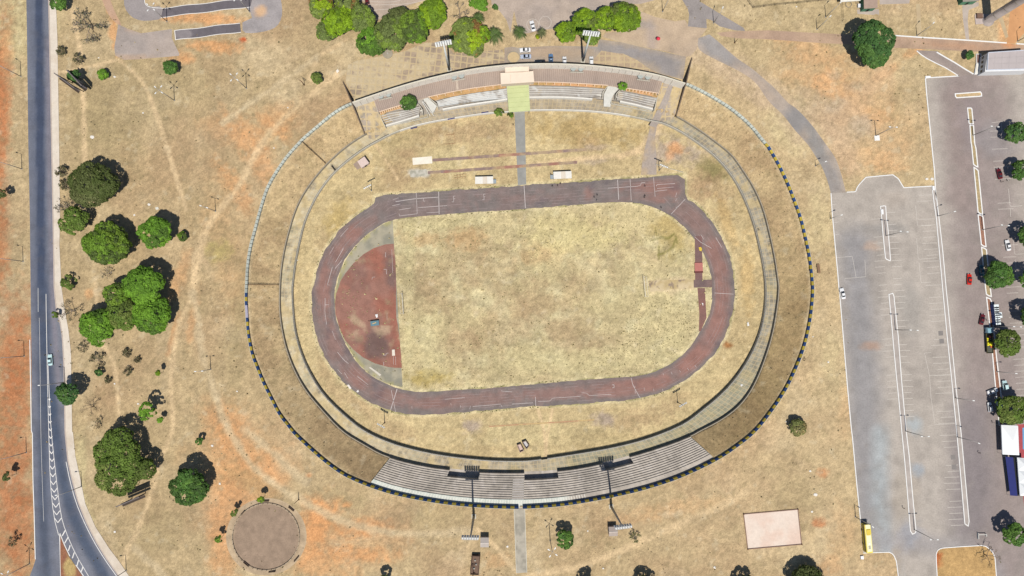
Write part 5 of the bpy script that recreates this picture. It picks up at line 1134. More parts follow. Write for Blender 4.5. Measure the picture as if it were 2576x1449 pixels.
# water tanks on the roof, two drums on a shared frame
TANK = mat('fibre_cement_tank', (170,176,172), .8, nsc=2); 
def tankpair(px, py, ang_, lab):
    o = empty('water_tanks', (*G(px, py, 1.6), 1.4), ang_); tag(o, lab, 'water tanks', 'water tanks on the grandstand roof')
    for s in (-1, 1): MB().lathe([(1.0, .25), (1.15, 1.35), (1.2, 1.4), (1.2, 1.5), (.7, 1.7), (.15, 1.75)], (s*1.55, 0, 0), 20).build('tank', TANK, o, local=True)
    for y in (-1.3, 1.0): MB().box((0, y, .12), (5.6, .22, .24)).build('beam', PALE, o, local=True)
    for x in (-2.6, 0, 2.6): MB().tube((x, -1.3, .2), (x, -1.3, 1.0), .06).build('post', PALE, o, local=True)
    MB().tube((-2.6, -1.3, 1.0), (2.6, -1.3, 1.0), .06).build('rail', PALE, o, local=True)
tankpair(*z1([(560,542)])[0], .24, 'pair of round grey water tanks on the roof, leftmost pair')
tankpair(*z1([(1628,268)])[0], .2, 'pair of round grey water tanks on the roof left of the cream cabin')
tankpair(*z2([(940,285)])[0], -.03, 'pair of round grey water tanks on the roof right of the cream cabin')
tankpair(*z2([(1838,392)])[0], -.12, 'pair of round grey water tanks on the roof, rightmost pair')
# fallen white poles on the west stair
for (x0, y0), (x1, y1), lab in (((1118,628),(1275,832),'long white pole fallen across the left stair, upper of the two'), ((1112,640),(1222,834),'long white pole fallen across the left stair, lower of the two')):
    a, d = P1(*z1([(x0, y0)])[0], -1.8), P1(*z1([(x1, y1)])[0], -5.9); o = empty('fallen_pole', d); tag(o, lab, 'pole')
    MB().tube(a, d, .14).build('shaft', WHC, o); MB().tube(a, a+(a-d).normalized()*.3, .2).build('end_cap', WHC, o)

# ================================================================== TREES AND PLANTS
LEAF = None
def leafmat():
    m = bpy.data.materials.new('foliage'); m.use_nodes = True; t = m.node_tree; b = t.nodes['Principled BSDF']
    a = t.nodes.new('ShaderNodeAttribute'); a.attribute_name = 'tint'; t.links.new(a.outputs['Color'], b.inputs['Base Color'])
    b.inputs['Roughness'].default_value = .6; b.inputs['Specular IOR Level'].default_value = .06
    return m
LEAF = leafmat(); BARK = mat('bark', (112,96,82), .95, nsc=4, namt=.25); GBARK = mat('grey_bark', (150,136,124), .95, nsc=4, namt=.2)
def quads(cen, nor, size, col, rs, asp=.7):
    n = len(cen); u = rs.normal(size=(n, 3)); u -= nor*(u*nor).sum(1)[:, None]; u /= np.linalg.norm(u, axis=1)[:, None]+1e-9
    v = np.cross(nor, u); s = np.asarray(size).reshape(-1, 1)*.5
    V = np.stack([cen-u*s-v*s*asp, cen+u*s-v*s*asp, cen+u*s+v*s*asp, cen-u*s+v*s*asp], 1).reshape(-1, 3)
    return V, np.arange(4*n).reshape(n, 4), np.repeat(col, 4, 0)
PAL = {  # foliage albedo, with how much of the crown each takes
 'mango': [((.062,.104,.018), 5), ((.040,.056,.020), 6), ((.07,.105,.02), 2)],
 'lime': [((.092,.14,.012), 5), ((.062,.098,.014), 5), ((.055,.07,.022), 2)],
 'bright': [((.072,.135,.02), 5), ((.056,.108,.018), 4), ((.04,.07,.018), 2)],
 'mixed': [((.07,.085,.034), 5), ((.12,.165,.014), 3), ((.10,.055,.026), 2), ((.08,.10,.035), 3)],
 'sage': [((.066,.084,.034), 6), ((.078,.108,.026), 3), ((.056,.068,.03), 3)],
 'olive': [((.056,.082,.022), 5), ((.072,.088,.03), 3), ((.046,.062,.02), 3)],
 'dull': [((.045,.052,.024), 5), ((.056,.060,.032), 3), ((.036,.045,.018), 3)],
 'dark': [((.035,.070,.022), 5), ((.048,.088,.024), 4), ((.028,.05,.018), 3)],
 'deep': [((.028,.058,.024), 6), ((.04,.075,.026), 3)],
 'shrub': [((.10,.09,.05), 4), ((.08,.085,.04), 3), ((.13,.10,.06), 2)],
 'grey': [((.16,.135,.11), 5), ((.13,.11,.09), 4), ((.07,.085,.04), 2)],
}
def crown(R, seed, pal, dens=1.0, flat=.62, nl=7, spread=.55, lobes=None, gap=0.0, lsz=1.0):
    norm = lobes is None
    rs = np.random.RandomState(seed)
    if lobes is None:
        lobes = [(0, 0, 0, R*.72)]
        for k in range(nl):
            a = 2*math.pi*(k+rs.rand()*.7)/nl; d = R*spread*(.75+.4*rs.rand()); lobes.append((d*math.cos(a), d*math.sin(a), -R*.12*rs.rand(), R*(.36+.16*rs.rand())))
    L = np.array(lobes); area = (L[:, 3]**2).sum()
    nc = int(max(14, 4.4*area/(.9+.05*R)**2)); rc = .5+.075*R
    pk = rs.choice(len(L), nc*3, p=L[:, 3]**2/area); d = rs.normal(size=(nc*3, 3)); d /= np.linalg.norm(d, axis=1)[:, None]; d[:, 2] = np.where(d[:, 2] < -.35, -d[:, 2], d[:, 2])
    c = L[pk, :3]+d*(L[pk, 3]*(.9+.16*rs.rand(nc*3)))[:, None]*np.array([1, 1, flat])
    ins = np.zeros(len(c), bool)
    for x, y, z, r in L: ins |= (np.sqrt(((c-np.array([x, y, z]))/np.array([1, 1, flat])) ** 2 @ np.ones(3)) < r*.82)
    c = c[~ins][:nc]; d = d[~ins][:nc]
    if gap: keep = fbm(c[:, :2]*1.0, R*.5, seed, 3) > gap; c = c[keep]; d = d[keep]
    nc = len(c); per = int(21*dens*max(.75, rc)**1.2)+6
    pc = [np.array(x[0]) for x in PAL[pal]]; wt = np.array([x[1] for x in PAL[pal]], float); wt /= wt.sum()
    ns = 11; sp = rs.normal(size=(ns, 3))*R*.6; sc = rs.choice(len(pc), ns, p=wt)
    near = np.argmin(((c[:, None]-sp[None])**2).sum(-1), 1); base = np.array([pc[k] for k in sc[near]])
    jit = rs.rand(nc) < .22; base[jit] = np.array([pc[k] for k in rs.choice(len(pc), jit.sum(), p=wt)]) if jit.any() else base[jit]
    base = base*(.8+.4*rs.rand(nc))[:, None]
    e = rs.normal(size=(nc, per, 3)); e /= np.linalg.norm(e, axis=2)[..., None]
    flip = (e*d[:, None]).sum(-1) < -.25; e[flip] *= -1
    pos = c[:, None]+e*(rc*(.55+.45*rs.rand(nc, per)**.5))[..., None]*np.array([1, 1, .75])
    nor = e*.8+d[:, None]*.35+rs.normal(size=e.shape)*.4+np.array([0, 0, .45]); nor /= np.linalg.norm(nor, axis=2)[..., None]
    col = base[:, None]*(.72+.56*rs.rand(nc, per))[..., None]
    sz = lsz*(.36+.3*rs.rand(nc*per))
    pos = pos.reshape(-1, 3)
    if norm:
        ext = np.percentile(np.hypot(pos[:, 0], pos[:, 1]), 93); k = R*.93/ext; pos = pos*np.array([k, k, 1])
    else: pos = pos*np.array([.84, .84, .95])
    return quads(pos, nor.reshape(-1, 3), sz, col.reshape(-1, 3)*np.array([1.3, 1.36, .95]), rs)
def limbs(R, h, base_r, seed, n=7, top=.75, mbk=None, crook=.25):
    rs = random.Random(seed); b = mbk or MB()
    fork = h*.45; b.tube((0, 0, -.2), (.1*rs.uniform(-1, 1), .1*rs.uniform(-1, 1), fork), base_r*1.25, base_r*.85, 8)
    for k in range(n):
        a = 2*math.pi*(k+rs.random()*.6)/n; p = Vector((0, 0, fork-.1)); d = Vector((math.cos(a)*.7, math.sin(a)*.7, .6)); r = base_r*.55
        L = R*top/3
        for s in range(3):
            q = p+d.normalized()*L*(1+.2*rs.random()); b.tube(p, q, r, r*.65, 6); p = q; r *= .65
            d = d+Vector((rs.uniform(-crook, crook), rs.uniform(-crook, crook), rs.uniform(-.1, .25)))
    return b
def tree(name, px, py, rpx, hm, pal, label, cat='tree', group=None, seed=None, tr=None, **kw):
    seed = seed or int(px*7+py*3); R = rpx*M*(CAMZ-hm)/CAMZ
    xy = G(px, py, hm); o = empty(name, (*xy, 0)); tag(o, label, cat, group)
    V, F, cc = crown(R, seed, pal, **kw); V = V+np.array([0, 0, hm-R*.1])
    V[:, 2] = np.maximum(V[:, 2], .05)
    put('crown', npmesh('crown', V, F, cc), LEAF, o)
    limbs(R, hm, tr or max(.07, .035*R), seed, 6 if R > 3 else 3).build('trunk', BARK, o, True, local=True)
    return o
def lob(R, *l): return [(x*M, y*-M, z, r*M) for x, y, z, r in l]

T = tree
NB = 'big trees by the road'
T('broad_tree', 230, 462, 62, 8.5, 'dull', 'large dull olive tree with a ragged crown, highest of the big trees beside the road', dens=.9, nl=9)
T('broad_tree', 182, 552, 41, 6, 'olive', 'mid sized yellowish olive tree leaning over the pavement below the large dull olive tree', dens=.85, nl=8, lobes=lob(0,(2,-12,.5,22),(-18,12,0,20),(18,6,0,22),(-4,22,-.3,18),(26,-8,-.5,14)))
T('mango_tree', 265, 615, 60, 8.5, 'mango', 'big round dark green tree with bright patches, left of the lone round bright tree', dens=1.15, nl=9, spread=.55)
T('mango_tree', 391, 583, 43, 8, 'bright', 'lone round bright green tree casting a full shadow to its upper right', dens=1.2, nl=8)
T('bush', 459, 594, 13, 2.2, 'mango', 'small round green bush right of the lone round bright green tree', 'bush', dens=1.3, nl=5)
G1 = 'clump of four mango trees'
T('mango_tree', 358, 715, 52, 10, 'bright', 'topmost bright green tree of the dense clump east of the road', 'tree', G1, dens=1.1, nl=9)
T('mango_tree', 378, 795, 50, 9, 'bright', 'rightmost green tree of the dense clump, at its lower right', 'tree', G1, dens=1.1, nl=8, seed=91)
T('mango_tree', 290, 742, 32, 8, 'mango', 'green tree at the upper left of the dense clump', 'tree', G1, dens=1.1, nl=7)
T('mango_tree', 240, 820, 47, 8.5, 'bright', 'lowest bright green tree of the dense clump, at its lower left', 'tree', G1, dens=1.1, nl=8)
T('mango_tree', 302, 792, 44, 7, 'olive', 'brownish olive tree in the middle of the dense clump', 'tree', G1, dens=1.0, nl=8)
T('dark_tree', 167, 990, 29, 8, 'deep', 'dark green tree overhanging the pavement and the bend of the road', dens=1.1, nl=7)
T('slender_tree', 368, 1034, 18, 8, 'bright', 'small bright green tree with its shadow thrown clear to the upper right', dens=1.3, lobes=lob(0,(0,-10,0,13),(12,5,0,12),(-10,2,0,12),(-5,14,-.2,11)))
T('sapling', 401, 1056, 8, 4, 'bright', 'sapling with a clear shadow just below and right of the small bright green tree', dens=1.5, nl=4)
T('sapling', 396, 938, 7, 5, 'lime', 'tiny lime green sapling with a detached shadow beside the winding footpath', dens=1.5, nl=4)
T('broad_tree', 296, 1165, 75, 8.5, 'olive', 'very large ragged olive tree beside the footpath at the lower left', dens=.85, lobes=lob(0,(-12,-62,.6,28),(10,-70,1,26),(-32,-30,0,34),(16,-30,.6,36),(-10,10,.8,42),(38,12,0,32),(70,20,-1,24),(-34,46,-.6,28),(4,52,0,36),(30,44,-.4,24),(-48,10,-1,18)))
T('dark_tree', 474, 1222, 48, 8.5, 'dark', 'big rounded dark green tree right of the very large ragged olive tree', dens=1.05, nl=9, lobes=lob(0,(-2,-18,.6,30),(-26,4,0,26),(20,0,0,28),(-4,22,0,30),(18,24,-.4,22),(-18,34,-.6,18),(30,14,-.6,20)))
T('sapling', 500, 1110, 10, 3.5, 'dark', 'small green shrub tree above the big rounded dark green tree', dens=1.3, nl=5)
T('sapling', 656, 1255, 9, 5, 'lime', 'sapling with a trailing shadow above the fenced gravel circle', dens=1.5, nl=4)
T('sapling', 590, 1290, 10, 4.5, 'olive', 'small olive sapling at the upper left edge of the gravel circle', dens=1.4, nl=4)
T('sapling', 549, 1357, 9, 5, 'mango', 'small sapling left of the gravel circle on orange soil', dens=1.4, nl=4)
T('mango_tree', 1421, 1355, 16, 5, 'dark', 'isolated dark green tree right of the concrete footbridge path', dens=1.25, lobes=lob(0,(-7,-10,0,12),(10,-6,0,12),(-8,8,0,13),(10,10,-.2,11),(2,18,0,11),(0,0,0,12)))
T('garden_tree', 427, 169, 19, 4, 'dark', 'spiky round dark green tree near the grey practice lot', dens=1.4, nl=9, spread=.6, lsz=.8)
T('bush', 256, 187, 14, 2.6, 'bright', 'bright green bush between the billboard and the spiky round tree', 'bush', dens=1.3, nl=5)
T('dark_tree', 184, 191, 17, 5, 'deep', 'dark blue green tree growing through the big roadside billboard', dens=1.1, nl=6)
T('bush', 795, 195, 16, 2.8, 'olive', 'olive bush on the grass left of the paved forecourt', 'bush', dens=1.0, nl=7)
T('roadside_tree', 142, 6, 21, 5, 'dark', 'dark green tree at the top edge overhanging the pavement', dens=1.1, nl=7)
T('bush', 171, 708, 21, 2.6, 'olive', 'straggly green bush by the pavement left of the dense clump', 'bush', dens=.7, nl=6, gap=.42)
T('bush', 247, 938, 10, 2.4, 'deep', 'dark green bush below the thin dry shrubs near the bend', 'bush', dens=1.1, nl=5)
T('bush', 137, 792, 9, 3, 'olive', 'small green branch clump hanging over the road edge', 'bush', dens=1, nl=4)
# top clumps
G2 = 'shade trees along the top edge'
T('shade_tree', 805, 12, 34, 8, 'mixed', 'mottled green and rust tree at the far left of the top row of trees', 'tree', G2, dens=1.1, nl=8)
T('shade_tree', 852, 52, 42, 8.5, 'lime', 'lime green tree in the left clump of the top row', 'tree', G2, dens=1.1, nl=8, seed=17)
T('shade_tree', 822, 72, 30, 7, 'sage', 'grey green tree at the lower left of the left clump of the top row', 'tree', G2, dens=1.05, nl=7)
T('shade_tree', 868, 5, 32, 7.5, 'mixed', 'reddish tree at the top edge in the left clump of the top row', 'tree', G2, dens=1.05, nl=7, seed=5)
T('shade_tree', 908, 45, 36, 8, 'sage', 'rounded grey green tree at the right of the left clump of the top row', 'tree', G2, dens=1.1, nl=8)
T('shade_tree', 928, 104, 38, 7.5, 'bright', 'fresh green tree jutting lowest of the top row, over the paved forecourt', 'tree', G2, dens=1.15, nl=8)
T('shade_tree', 985, 80, 48, 8.5, 'sage', 'broad grey green tree right of the fresh green tree', 'tree', G2, dens=1.1, nl=9)
T('shade_tree', 1036, 66, 46, 8.5, 'mango', 'broad green tree in the middle of the second clump of the top row', 'tree', G2, dens=1.1, nl=9)
T('shade_tree', 1000, 38, 28, 7, 'dull', 'dull tree at the upper side of the second clump of the top row', 'tree', G2, dens=1.05, nl=7)
T('shade_tree', 1090, 32, 40, 8, 'lime', 'bright green tree at the right end of the second clump of the top row', 'tree', G2, dens=1.1, nl=8, seed=44)
T('shade_tree', 1205, 2, 26, 6, 'bright', 'green tree cut by the top edge right of the bare grey tree', 'tree', G2, dens=1.1, nl=6)
T('shade_tree', 1178, 90, 50, 8, 'mixed', 'patchy green, lime and rust tree left of the two palms', 'tree', G2, dens=1.05, nl=9, seed=33)
T('shade_tree', 1150, 104, 26, 7, 'sage', 'grey green tree beside the left floodlight mast', 'tree', G2, dens=1.05, nl=6)
T('shade_tree', 1212, 84, 24, 8, 'lime', 'lime tree pressed against the palm at the right of the patchy tree', 'tree', G2, dens=1.1, nl=6, seed=9)
T('shade_tree', 1425, 80, 28, 7, 'lime', 'round lime tree at the left of the clump behind the right floodlight mast', 'tree', G2, dens=1.15, nl=7, seed=2)
T('shade_tree', 1474, 54, 36, 8, 'lime', 'bright tree directly behind the head of the right floodlight mast', 'tree', G2, dens=1.15, nl=8, seed=6)
T('shade_tree', 1488, 88, 27, 7, 'sage', 'grey green tree under the right floodlight mast', 'tree', G2, dens=1.05, nl=6)
T('shade_tree', 1528, 44, 34, 8, 'lime', 'lime tree in the middle of the clump right of the floodlight mast', 'tree', G2, dens=1.15, nl=8, seed=8)
T('shade_tree', 1572, 38, 42, 9, 'lime', 'largest bright green tree at the right end of the clump by the mast', 'tree', G2, dens=1.15, nl=9, seed=12)
T('bush', 1245, 18, 8, 2, 'deep', 'small dark bush by the curving path at the top', 'bush', dens=1.2, nl=4)
T('dark_tree', 2196, 105, 56, 10, 'deep', 'very large dark green tree standing over the dirt road at the upper right', dens=1.15, nl=10, lobes=lob(0,(-4,-22,1,36),(26,-6,.6,34),(-24,-6,0,28),(18,26,0,32),(-6,10,.8,36),(4,44,-.6,26),(24,46,-.8,18)))
T('bush', 2441, 139, 12, 3, 'deep', 'dark bush left of the white walled hall', 'bush', dens=1.0, nl=5)
# car park trees
G3 = 'trees among the parked cars'
T('parking_tree', 2558, 333, 28, 5.5, 'deep', 'dark tree at the right edge, highest in the right car park', 'tree', G3, dens=.9, nl=7)
T('parking_tree', 2572, 425, 27, 5.5, 'dark', 'tree at the right edge beside the parked dark red car', 'tree', G3, dens=1, nl=7)
T('parking_tree', 2590, 592, 28, 6, 'dark', 'tree mostly outside the right edge beside the white saloon', 'tree', G3, dens=1, nl=7)
T('parking_tree', 2516, 690, 37, 6.5, 'dark', 'large green tree on the kerb island next to the bright red car', 'tree', G3, dens=1.0, nl=8)
T('parking_tree', 2596, 700, 28, 7, 'dark', 'tree beyond the right edge throwing a round shadow, upper one', 'tree', G3, dens=1, nl=7)
T('parking_tree', 2600, 796, 30, 7, 'dark', 'tree beyond the right edge throwing a round shadow, lower one', 'tree', G3, dens=1, nl=7)
T('parking_tree', 2537, 862, 35, 6.5, 'olive', 'wide sparse olive tree overhanging the truck with the yellow load', 'tree', G3, dens=.75, nl=9, gap=.3)
T('parking_tree', 2550, 1035, 40, 6.5, 'olive', 'dense tree standing just above the first white tent', 'tree', G3, dens=1.0, nl=9)
T('parking_tree', 2556, 1345, 30, 6.5, 'dark', 'dark tree below the tents near the white frame', 'tree', G3, dens=1.0, nl=7)
T('scrub_tree', 2009, 1078, 23, 3.5, 'shrub', 'sparse brown and green scrub tree between the stadium wall and the car park', 'tree', dens=.8, nl=7, gap=.3)
# half dry and off-frame trees along the bottom
T('scrub_tree', 966, 1462, 15, 5, 'olive', 'tree at the bottom edge left of the brown shed, mostly out of frame', 'tree', dens=.9, nl=6)
T('scrub_tree', 1625, 1476, 28, 5, 'dull', 'tree cut off by the bottom edge, leftmost of the bottom right pair', 'tree', dens=.9, nl=7)
T('scrub_tree', 1876, 1476, 26, 5.5, 'dull', 'dull tree at the bottom edge left of the big dark brown crown', 'tree', dens=.9, nl=7)
T('scrub_tree', 2036, 1474, 48, 6, 'dull', 'big dark brownish crown at the bottom edge below the pink sand court', 'tree', dens=.9, nl=9)
T('scrub_tree', 1475, 1470, 20, 5, 'shrub', 'brown scrub at the bottom edge right of the footbridge path', 'tree', dens=.8, nl=6)
# on the grandstand
o = T('fig_tree', 1027, 257, 21, 3.4, 'dark', 'leafy green tree growing out of the left part of the grandstand', dens=1.3, nl=8, tr=.12); 
o.location.z = -3.2
for c in o.children: c.location.z = 3.2 if c.name.startswith('crown') else 0
o = T('fig_tree', 1567, 217, 12, 3.2, 'bright', 'small green tree growing at the right stair of the grandstand', dens=1.4, nl=6, tr=.1); o.location.z = -3.2
for c in o.children: c.location.z = 3.2 if c.name.startswith('crown') else 0
for px, py, r, lab, pal in ((1256,282,12,'straggly weed bush on the promenade left of the green roof','olive'),(1284,289,8,'green weed bush at the foot of the pale green roof','mango')):
    R = r*.165; V, F, cc = crown(R, int(px), pal, dens=.8, nl=5); xy = G(px, py, WZ+.6); o = empty('weed_bush', (*xy, WZ)); tag(o, lab, 'bush')
    put('foliage', npmesh('foliage', V+np.array([0, 0, .6]), F, cc), LEAF, o); limbs(R, 1, .04, int(px), 3).build('stem', BARK, o, local=True)

def bare(px, py, rpx, hm, label, seed, leaf=0.0, pal='grey', cat='bare tree', n=9, name='bare_tree', m_=None):
    """leafless crown: forking limbs down to twigs, with a few dry leaves"""
    R = rpx*M*(CAMZ-hm)/CAMZ; o = empty(name, (*G(px, py, hm), 0)); tag(o, label, cat)
    rs = random.Random(seed); b = MB(); tips = []
    th = .03*R+.035
    def grow(p, d, L, r, lev):
        d = d.normalized(); q = p+d*L; b.tube(p, q, r, r*.68, 5 if lev < 2 else 4, caps=False); tips.append(q)
        if lev >= 4: return
        for _ in range(3 if lev < 3 else 2):
            e = d+Vector((rs.gauss(0, .55), rs.gauss(0, .55), rs.gauss(.05, .3))); grow(q, e, L*rs.uniform(.62, .85), r*.62, lev+1)
    f = hm*.4; b.tube((0, 0, -.1), (0, 0, f), th*1.2, th, 6)
    for k in range(4):
        a = 2*math.pi*(k+rs.random()*.5)/4; grow(Vector((0, 0, f)), Vector((math.cos(a), math.sin(a), .55)), R*.34, th*.6, 1)
    b.build('branches', m_ or GBARK, o, local=True)
    if leaf:
        r2 = np.random.RandomState(seed); tp = np.array([tuple(t) for t in tips]); k = int(leaf*len(tp)*.5); c = tp[r2.choice(len(tp), k)]+r2.normal(size=(k, 3))*.25
        nn = r2.normal(size=(k, 3)); nn /= np.linalg.norm(nn, axis=1)[:, None]; pc = np.array([x[0] for x in PAL[pal]]); V, F, cc = quads(c, nn, .22+.22*r2.rand(k), pc[r2.choice(len(pc), k)]*(.8+.4*r2.rand(k))[:, None], r2)
        put('dry_leaves', npmesh('dry_leaves', V, F, cc), LEAF, o)
    return o
bare(216, 60, 47, 5, 'big half bare grey tree with green rims near the top left', 1, 16, 'grey')
bare(150, 126, 14, 2.5, 'small dry grey shrub at the pavement edge above the billboard', 2, 8, 'shrub')
bare(192, 146, 17, 3, 'dry brown shrub just above the billboard tree', 3, 7, 'shrub')
bare(150, 430, 16, 3, 'dark twiggy shrub over the pavement, upper left of the large dull olive tree', 4, 9, 'shrub')
bare(158, 463, 16, 3, 'twiggy shrub over the pavement left of the large dull olive tree', 5, 9, 'shrub')
bare(155, 517, 26, 4, 'leafless grey tree over the pavement between the two olive trees', 6, 4, 'grey')
bare(265, 688, 18, 3, 'thin leafless tree below the big round dark green tree', 7, 1, 'grey')
bare(170, 782, 31, 4.5, 'leafless brown tree leaning over the pavement left of the clump', 8, 4, 'shrub')
bare(204, 873, 16, 3, 'leafless twiggy shrub at the lower tip of the clump', 9, 3, 'shrub')
bare(241, 907, 21, 3, 'thin dry shrub above the dark green bush near the bend', 10, 6, 'shrub')
bare(317, 888, 12, 2, 'small brown dry shrub, nearest to the clump of mango trees', 11, 6, 'shrub')
bare(320, 935, 12, 2, 'small grey dry shrub in the open dry grass', 12, 5, 'shrub')
bare(343, 905, 9, 1.8, 'tiny dry shrub right of the two small dry shrubs', 13, 4, 'shrub')
bare(270, 955, 9, 1.8, 'tiny dry twigs right of the dark green bush near the bend', 14, 4, 'shrub')
bare(219, 1026, 29, 4.5, 'large leafless tree below the dark tree at the bend', 15, .6, 'shrub', m_=mat('dark_twigs', (146,124,102)))
bare(238, 1066, 18, 3, 'leafless shrub above the very large ragged olive tree', 16, 1.5, 'shrub', m_=mat('dark_twigs', (146,124,102)))
bare(1155, 26, 34, 6, 'bare grey tree between two green clumps at the top', 17, 1.2, 'grey')
bare(2496, 1404, 34, 5, 'leafless brown tree on the grass island at the lower right', 18, .8, 'shrub', m_=mat('dark_twigs', (146,124,102)))
bare(1598, 1352, 15, 2.5, 'dry twiggy shrub beside the diagonal footpath', 19, 3, 'olive')
bare(2502, 90, 1, 1, 'x', 20, 0) if False else None
for k, (x, y, r, lab) in enumerate(((17,1200,12,'thin tree with a detached shadow left of the road, upper one'),(18,1367,12,'thin dry tree with a long shadow left of the road, lower one'),(4,487,12,'dark tree at the left edge beside the red soil strip'))):
    T('verge_tree', x, y, r, 5.5, 'dull' if k != 1 else 'shrub', lab, dens=.8, nl=5, gap=.25) if k != 1 else bare(x, y, 14, 6, lab, 31, 4, 'shrub', cat='tree', name='verge_tree')
# palms
def palm(px, py, rpx, h, label, seed, dull=False):
    R = rpx*M; o = empty('palm_tree', (*G(px, py, h), 0)); tag(o, label, 'palm', 'palms by the top street'); rs = np.random.RandomState(seed)
    MB().tube((0, 0, -.1), (.15, .1, h*.5), .24, .19, 8).tube((.15, .1, h*.5), (0, 0, h), .19, .15, 8).build('trunk', GBARK, o, True, local=True)
    Vs, Fs, Cs = [], [], []; n0 = 0
    for k in range(20):
        a = 2*math.pi*k/20+rs.rand()*.25; up = rs.uniform(.15, .9); t = np.linspace(0, 1, 16); L = R*rs.uniform(.85, 1.1)
        rad = L*t; z = h+L*(up*t-1.15*t**2*.85); sp = np.stack([rad*math.cos(a), rad*math.sin(a), z], -1)
        cc = np.array([.055,.085,.024] if not dull else [.075,.085,.035])*rs.uniform(.7, 1.35)
        side = np.array([-math.sin(a), math.cos(a), 0])
        for i in range(1, 16):
            wdt = .62*math.sin(math.pi*min(1, t[i]*.9+.08))*R/3+.05; d = sp[i]-sp[i-1]
            for s in (-1, 1):
                q = sp[i]; tip = q+side*s*wdt+d*.8+np.array([0, 0, -.3*wdt]); Vs += [q-d*.45, q+d*.3, tip+d*.1, tip-d*.05]; Fs.append([n0, n0+1, n0+2, n0+3]); n0 += 4; Cs += [cc]*4
    put('fronds', npmesh('fronds', np.array(Vs), np.array(Fs), np.array(Cs)), LEAF, o)
palm(1245, 86, 24, 7, 'large feathery palm at the right of the patchy tree', 1)
palm(1203, 42, 17, 7, 'palm half hidden above the patchy tree', 2)
palm(1308, 80, 20, 6, 'dark palm left of the white car on the street', 3)
palm(1364, 80, 13, 6.5, 'small pale palm right of the white car on the street', 4, True)

# tufts of dry grass and weeds scattered over lawn, banks and verges
def tufts():
    rs = np.random.RandomState(8); P = []; Cc = []; Sz = []
    def scat(n, poly, z, cols, s0, s1, key, lo=.0, seed=0):
        p = np.asarray(poly); q = rs.rand(n*3, 2)*(p.max(0)-p.min(0))+p.min(0); q = q[inpoly(q, p)]
        if lo: q = q[fbm(q, 9, 500+seed) > lo]
        q = q[:n]; zz = np.full(len(q), z) if z is not None else height(q)[0]
        P.append(np.c_[q, zz]); c = np.array(cols)[rs.choice(len(cols), len(q))]*(.8+.4*rs.rand(len(q)))[:, None]; Cc.append(c); Sz.append(rs.uniform(s0, s1, len(q)))
    tin = g(T_IN, FZ); cen = tin.mean(0); gr_ = [(.22,.195,.10), (.18,.165,.085), (.27,.23,.125)]
    scat(700, cen+(tin-cen)*.95, FZ, gr_, .25, .5, 0, .5, 1); scat(500, cen+(tin-cen)*.96, FZ, [(.30,.25,.13), (.36,.30,.16)], .4, .9, 0)
    scat(420, g([(1020,560),(1560,515),(1640,540),(1700,600),(1400,640),(1040,680)], FZ), FZ, gr_, .25, .5, 0)
    scat(420, g([(1600,740),(1750,760),(1750,850),(1640,935),(1480,940),(1560,850)], FZ), FZ, gr_, .25, .5, 0)
    ring = lambda r, a, off: ringpt(r, a, off)
    out = np.array([(-200,140),(-70,140),(-95,60),(-108,0),(-95,-50),(-60,-80),(-60,-112),(-165,-112),(-185,-60),(-186,140)])
    scat(420, out, 0, [(.22,.175,.10), (.17,.14,.075), (.27,.21,.12)], .3, .8, 0, .46, 3)
    out2 = np.array([(-50,-82),(0,-86),(60,-80),(110,-45),(130,0),(122,50),(132,50),(140,0),(138,-112),(-50,-112)])
    scat(240, out2, 0, [(.22,.175,.10), (.18,.15,.08), (.28,.21,.13)], .3, .75, 0, .45, 4)
    scat(140, np.array([(70,130),(120,95),(175,70),(178,115),(215,120),(215,140),(100,140)]), 0, [(.15,.125,.06), (.2,.15,.08)], .3, .8, 0, .45, 5)
    a = rs.uniform(-math.pi, math.pi, 500); k = ~((a > A_DR-.05) & (a < A_DL+.05)) & ~((a > A_SL-.03) & (a < A_SR+.03)); a = a[k]; f = rs.rand(len(a))
    r_ = at(rO, a)*(1-f)+at(rW, a)*f; f2 = (f > .06) & (f < .95); q = np.stack([CEN[0]+r_*np.cos(a), CEN[1]+r_*np.sin(a)], -1)[f2]; P.append(np.c_[q, height(q)[0]]); Cc.append(np.array([(.22,.175,.095), (.27,.21,.12)])[rs.choice(2, len(q))]); Sz.append(rs.uniform(.3, .8, len(q)))
    for T_, n in ((TOw, 330), (TIw, 260)):      # greener weeds along the track's edges
        i = rs.choice(len(T_), n); q = T_[i]; d = (q-TC)/np.linalg.norm(q-TC, axis=1)[:, None]; q = q+d*(rs.uniform(.1, .9, n)*(1 if T_ is TOw else -1))[:, None]
        k = fbm(q, 14, 71) > .47; q = q[k]; P.append(np.c_[q, np.full(len(q), FZ)]); Cc.append(np.array([(.11,.115,.04), (.14,.13,.05)])[rs.choice(2, len(q))]); Sz.append(rs.uniform(.25, .6, len(q)))
    P = np.vstack(P); _k = ~((P[:, 0] > 94) & (P[:, 0] < 121) & (P[:, 1] < -74) & (P[:, 1] > -94)); P = P[_k]; Cc = [np.vstack(Cc)[_k]]; Sz = [np.concatenate(Sz)[_k]]
    Cc = np.vstack(Cc); Sz = np.concatenate(Sz); n = len(P); B = 6
    d = rs.normal(size=(n, B, 3)); d[..., 2] = np.abs(d[..., 2])*.7+.25; d /= np.linalg.norm(d, axis=2)[..., None]
    pos = P[:, None]+d*(Sz[:, None]*.42*(.4+.6*rs.rand(n, B)))[..., None]
    return quads(pos.reshape(-1, 3), (d+rs.normal(size=d.shape)*.3).reshape(-1, 3)/1.0, np.repeat(Sz, B)*.62, (Cc[:, None]*(.8+.4*rs.rand(n, B))[..., None]).reshape(-1, 3), rs)
V, F, cc = tufts()
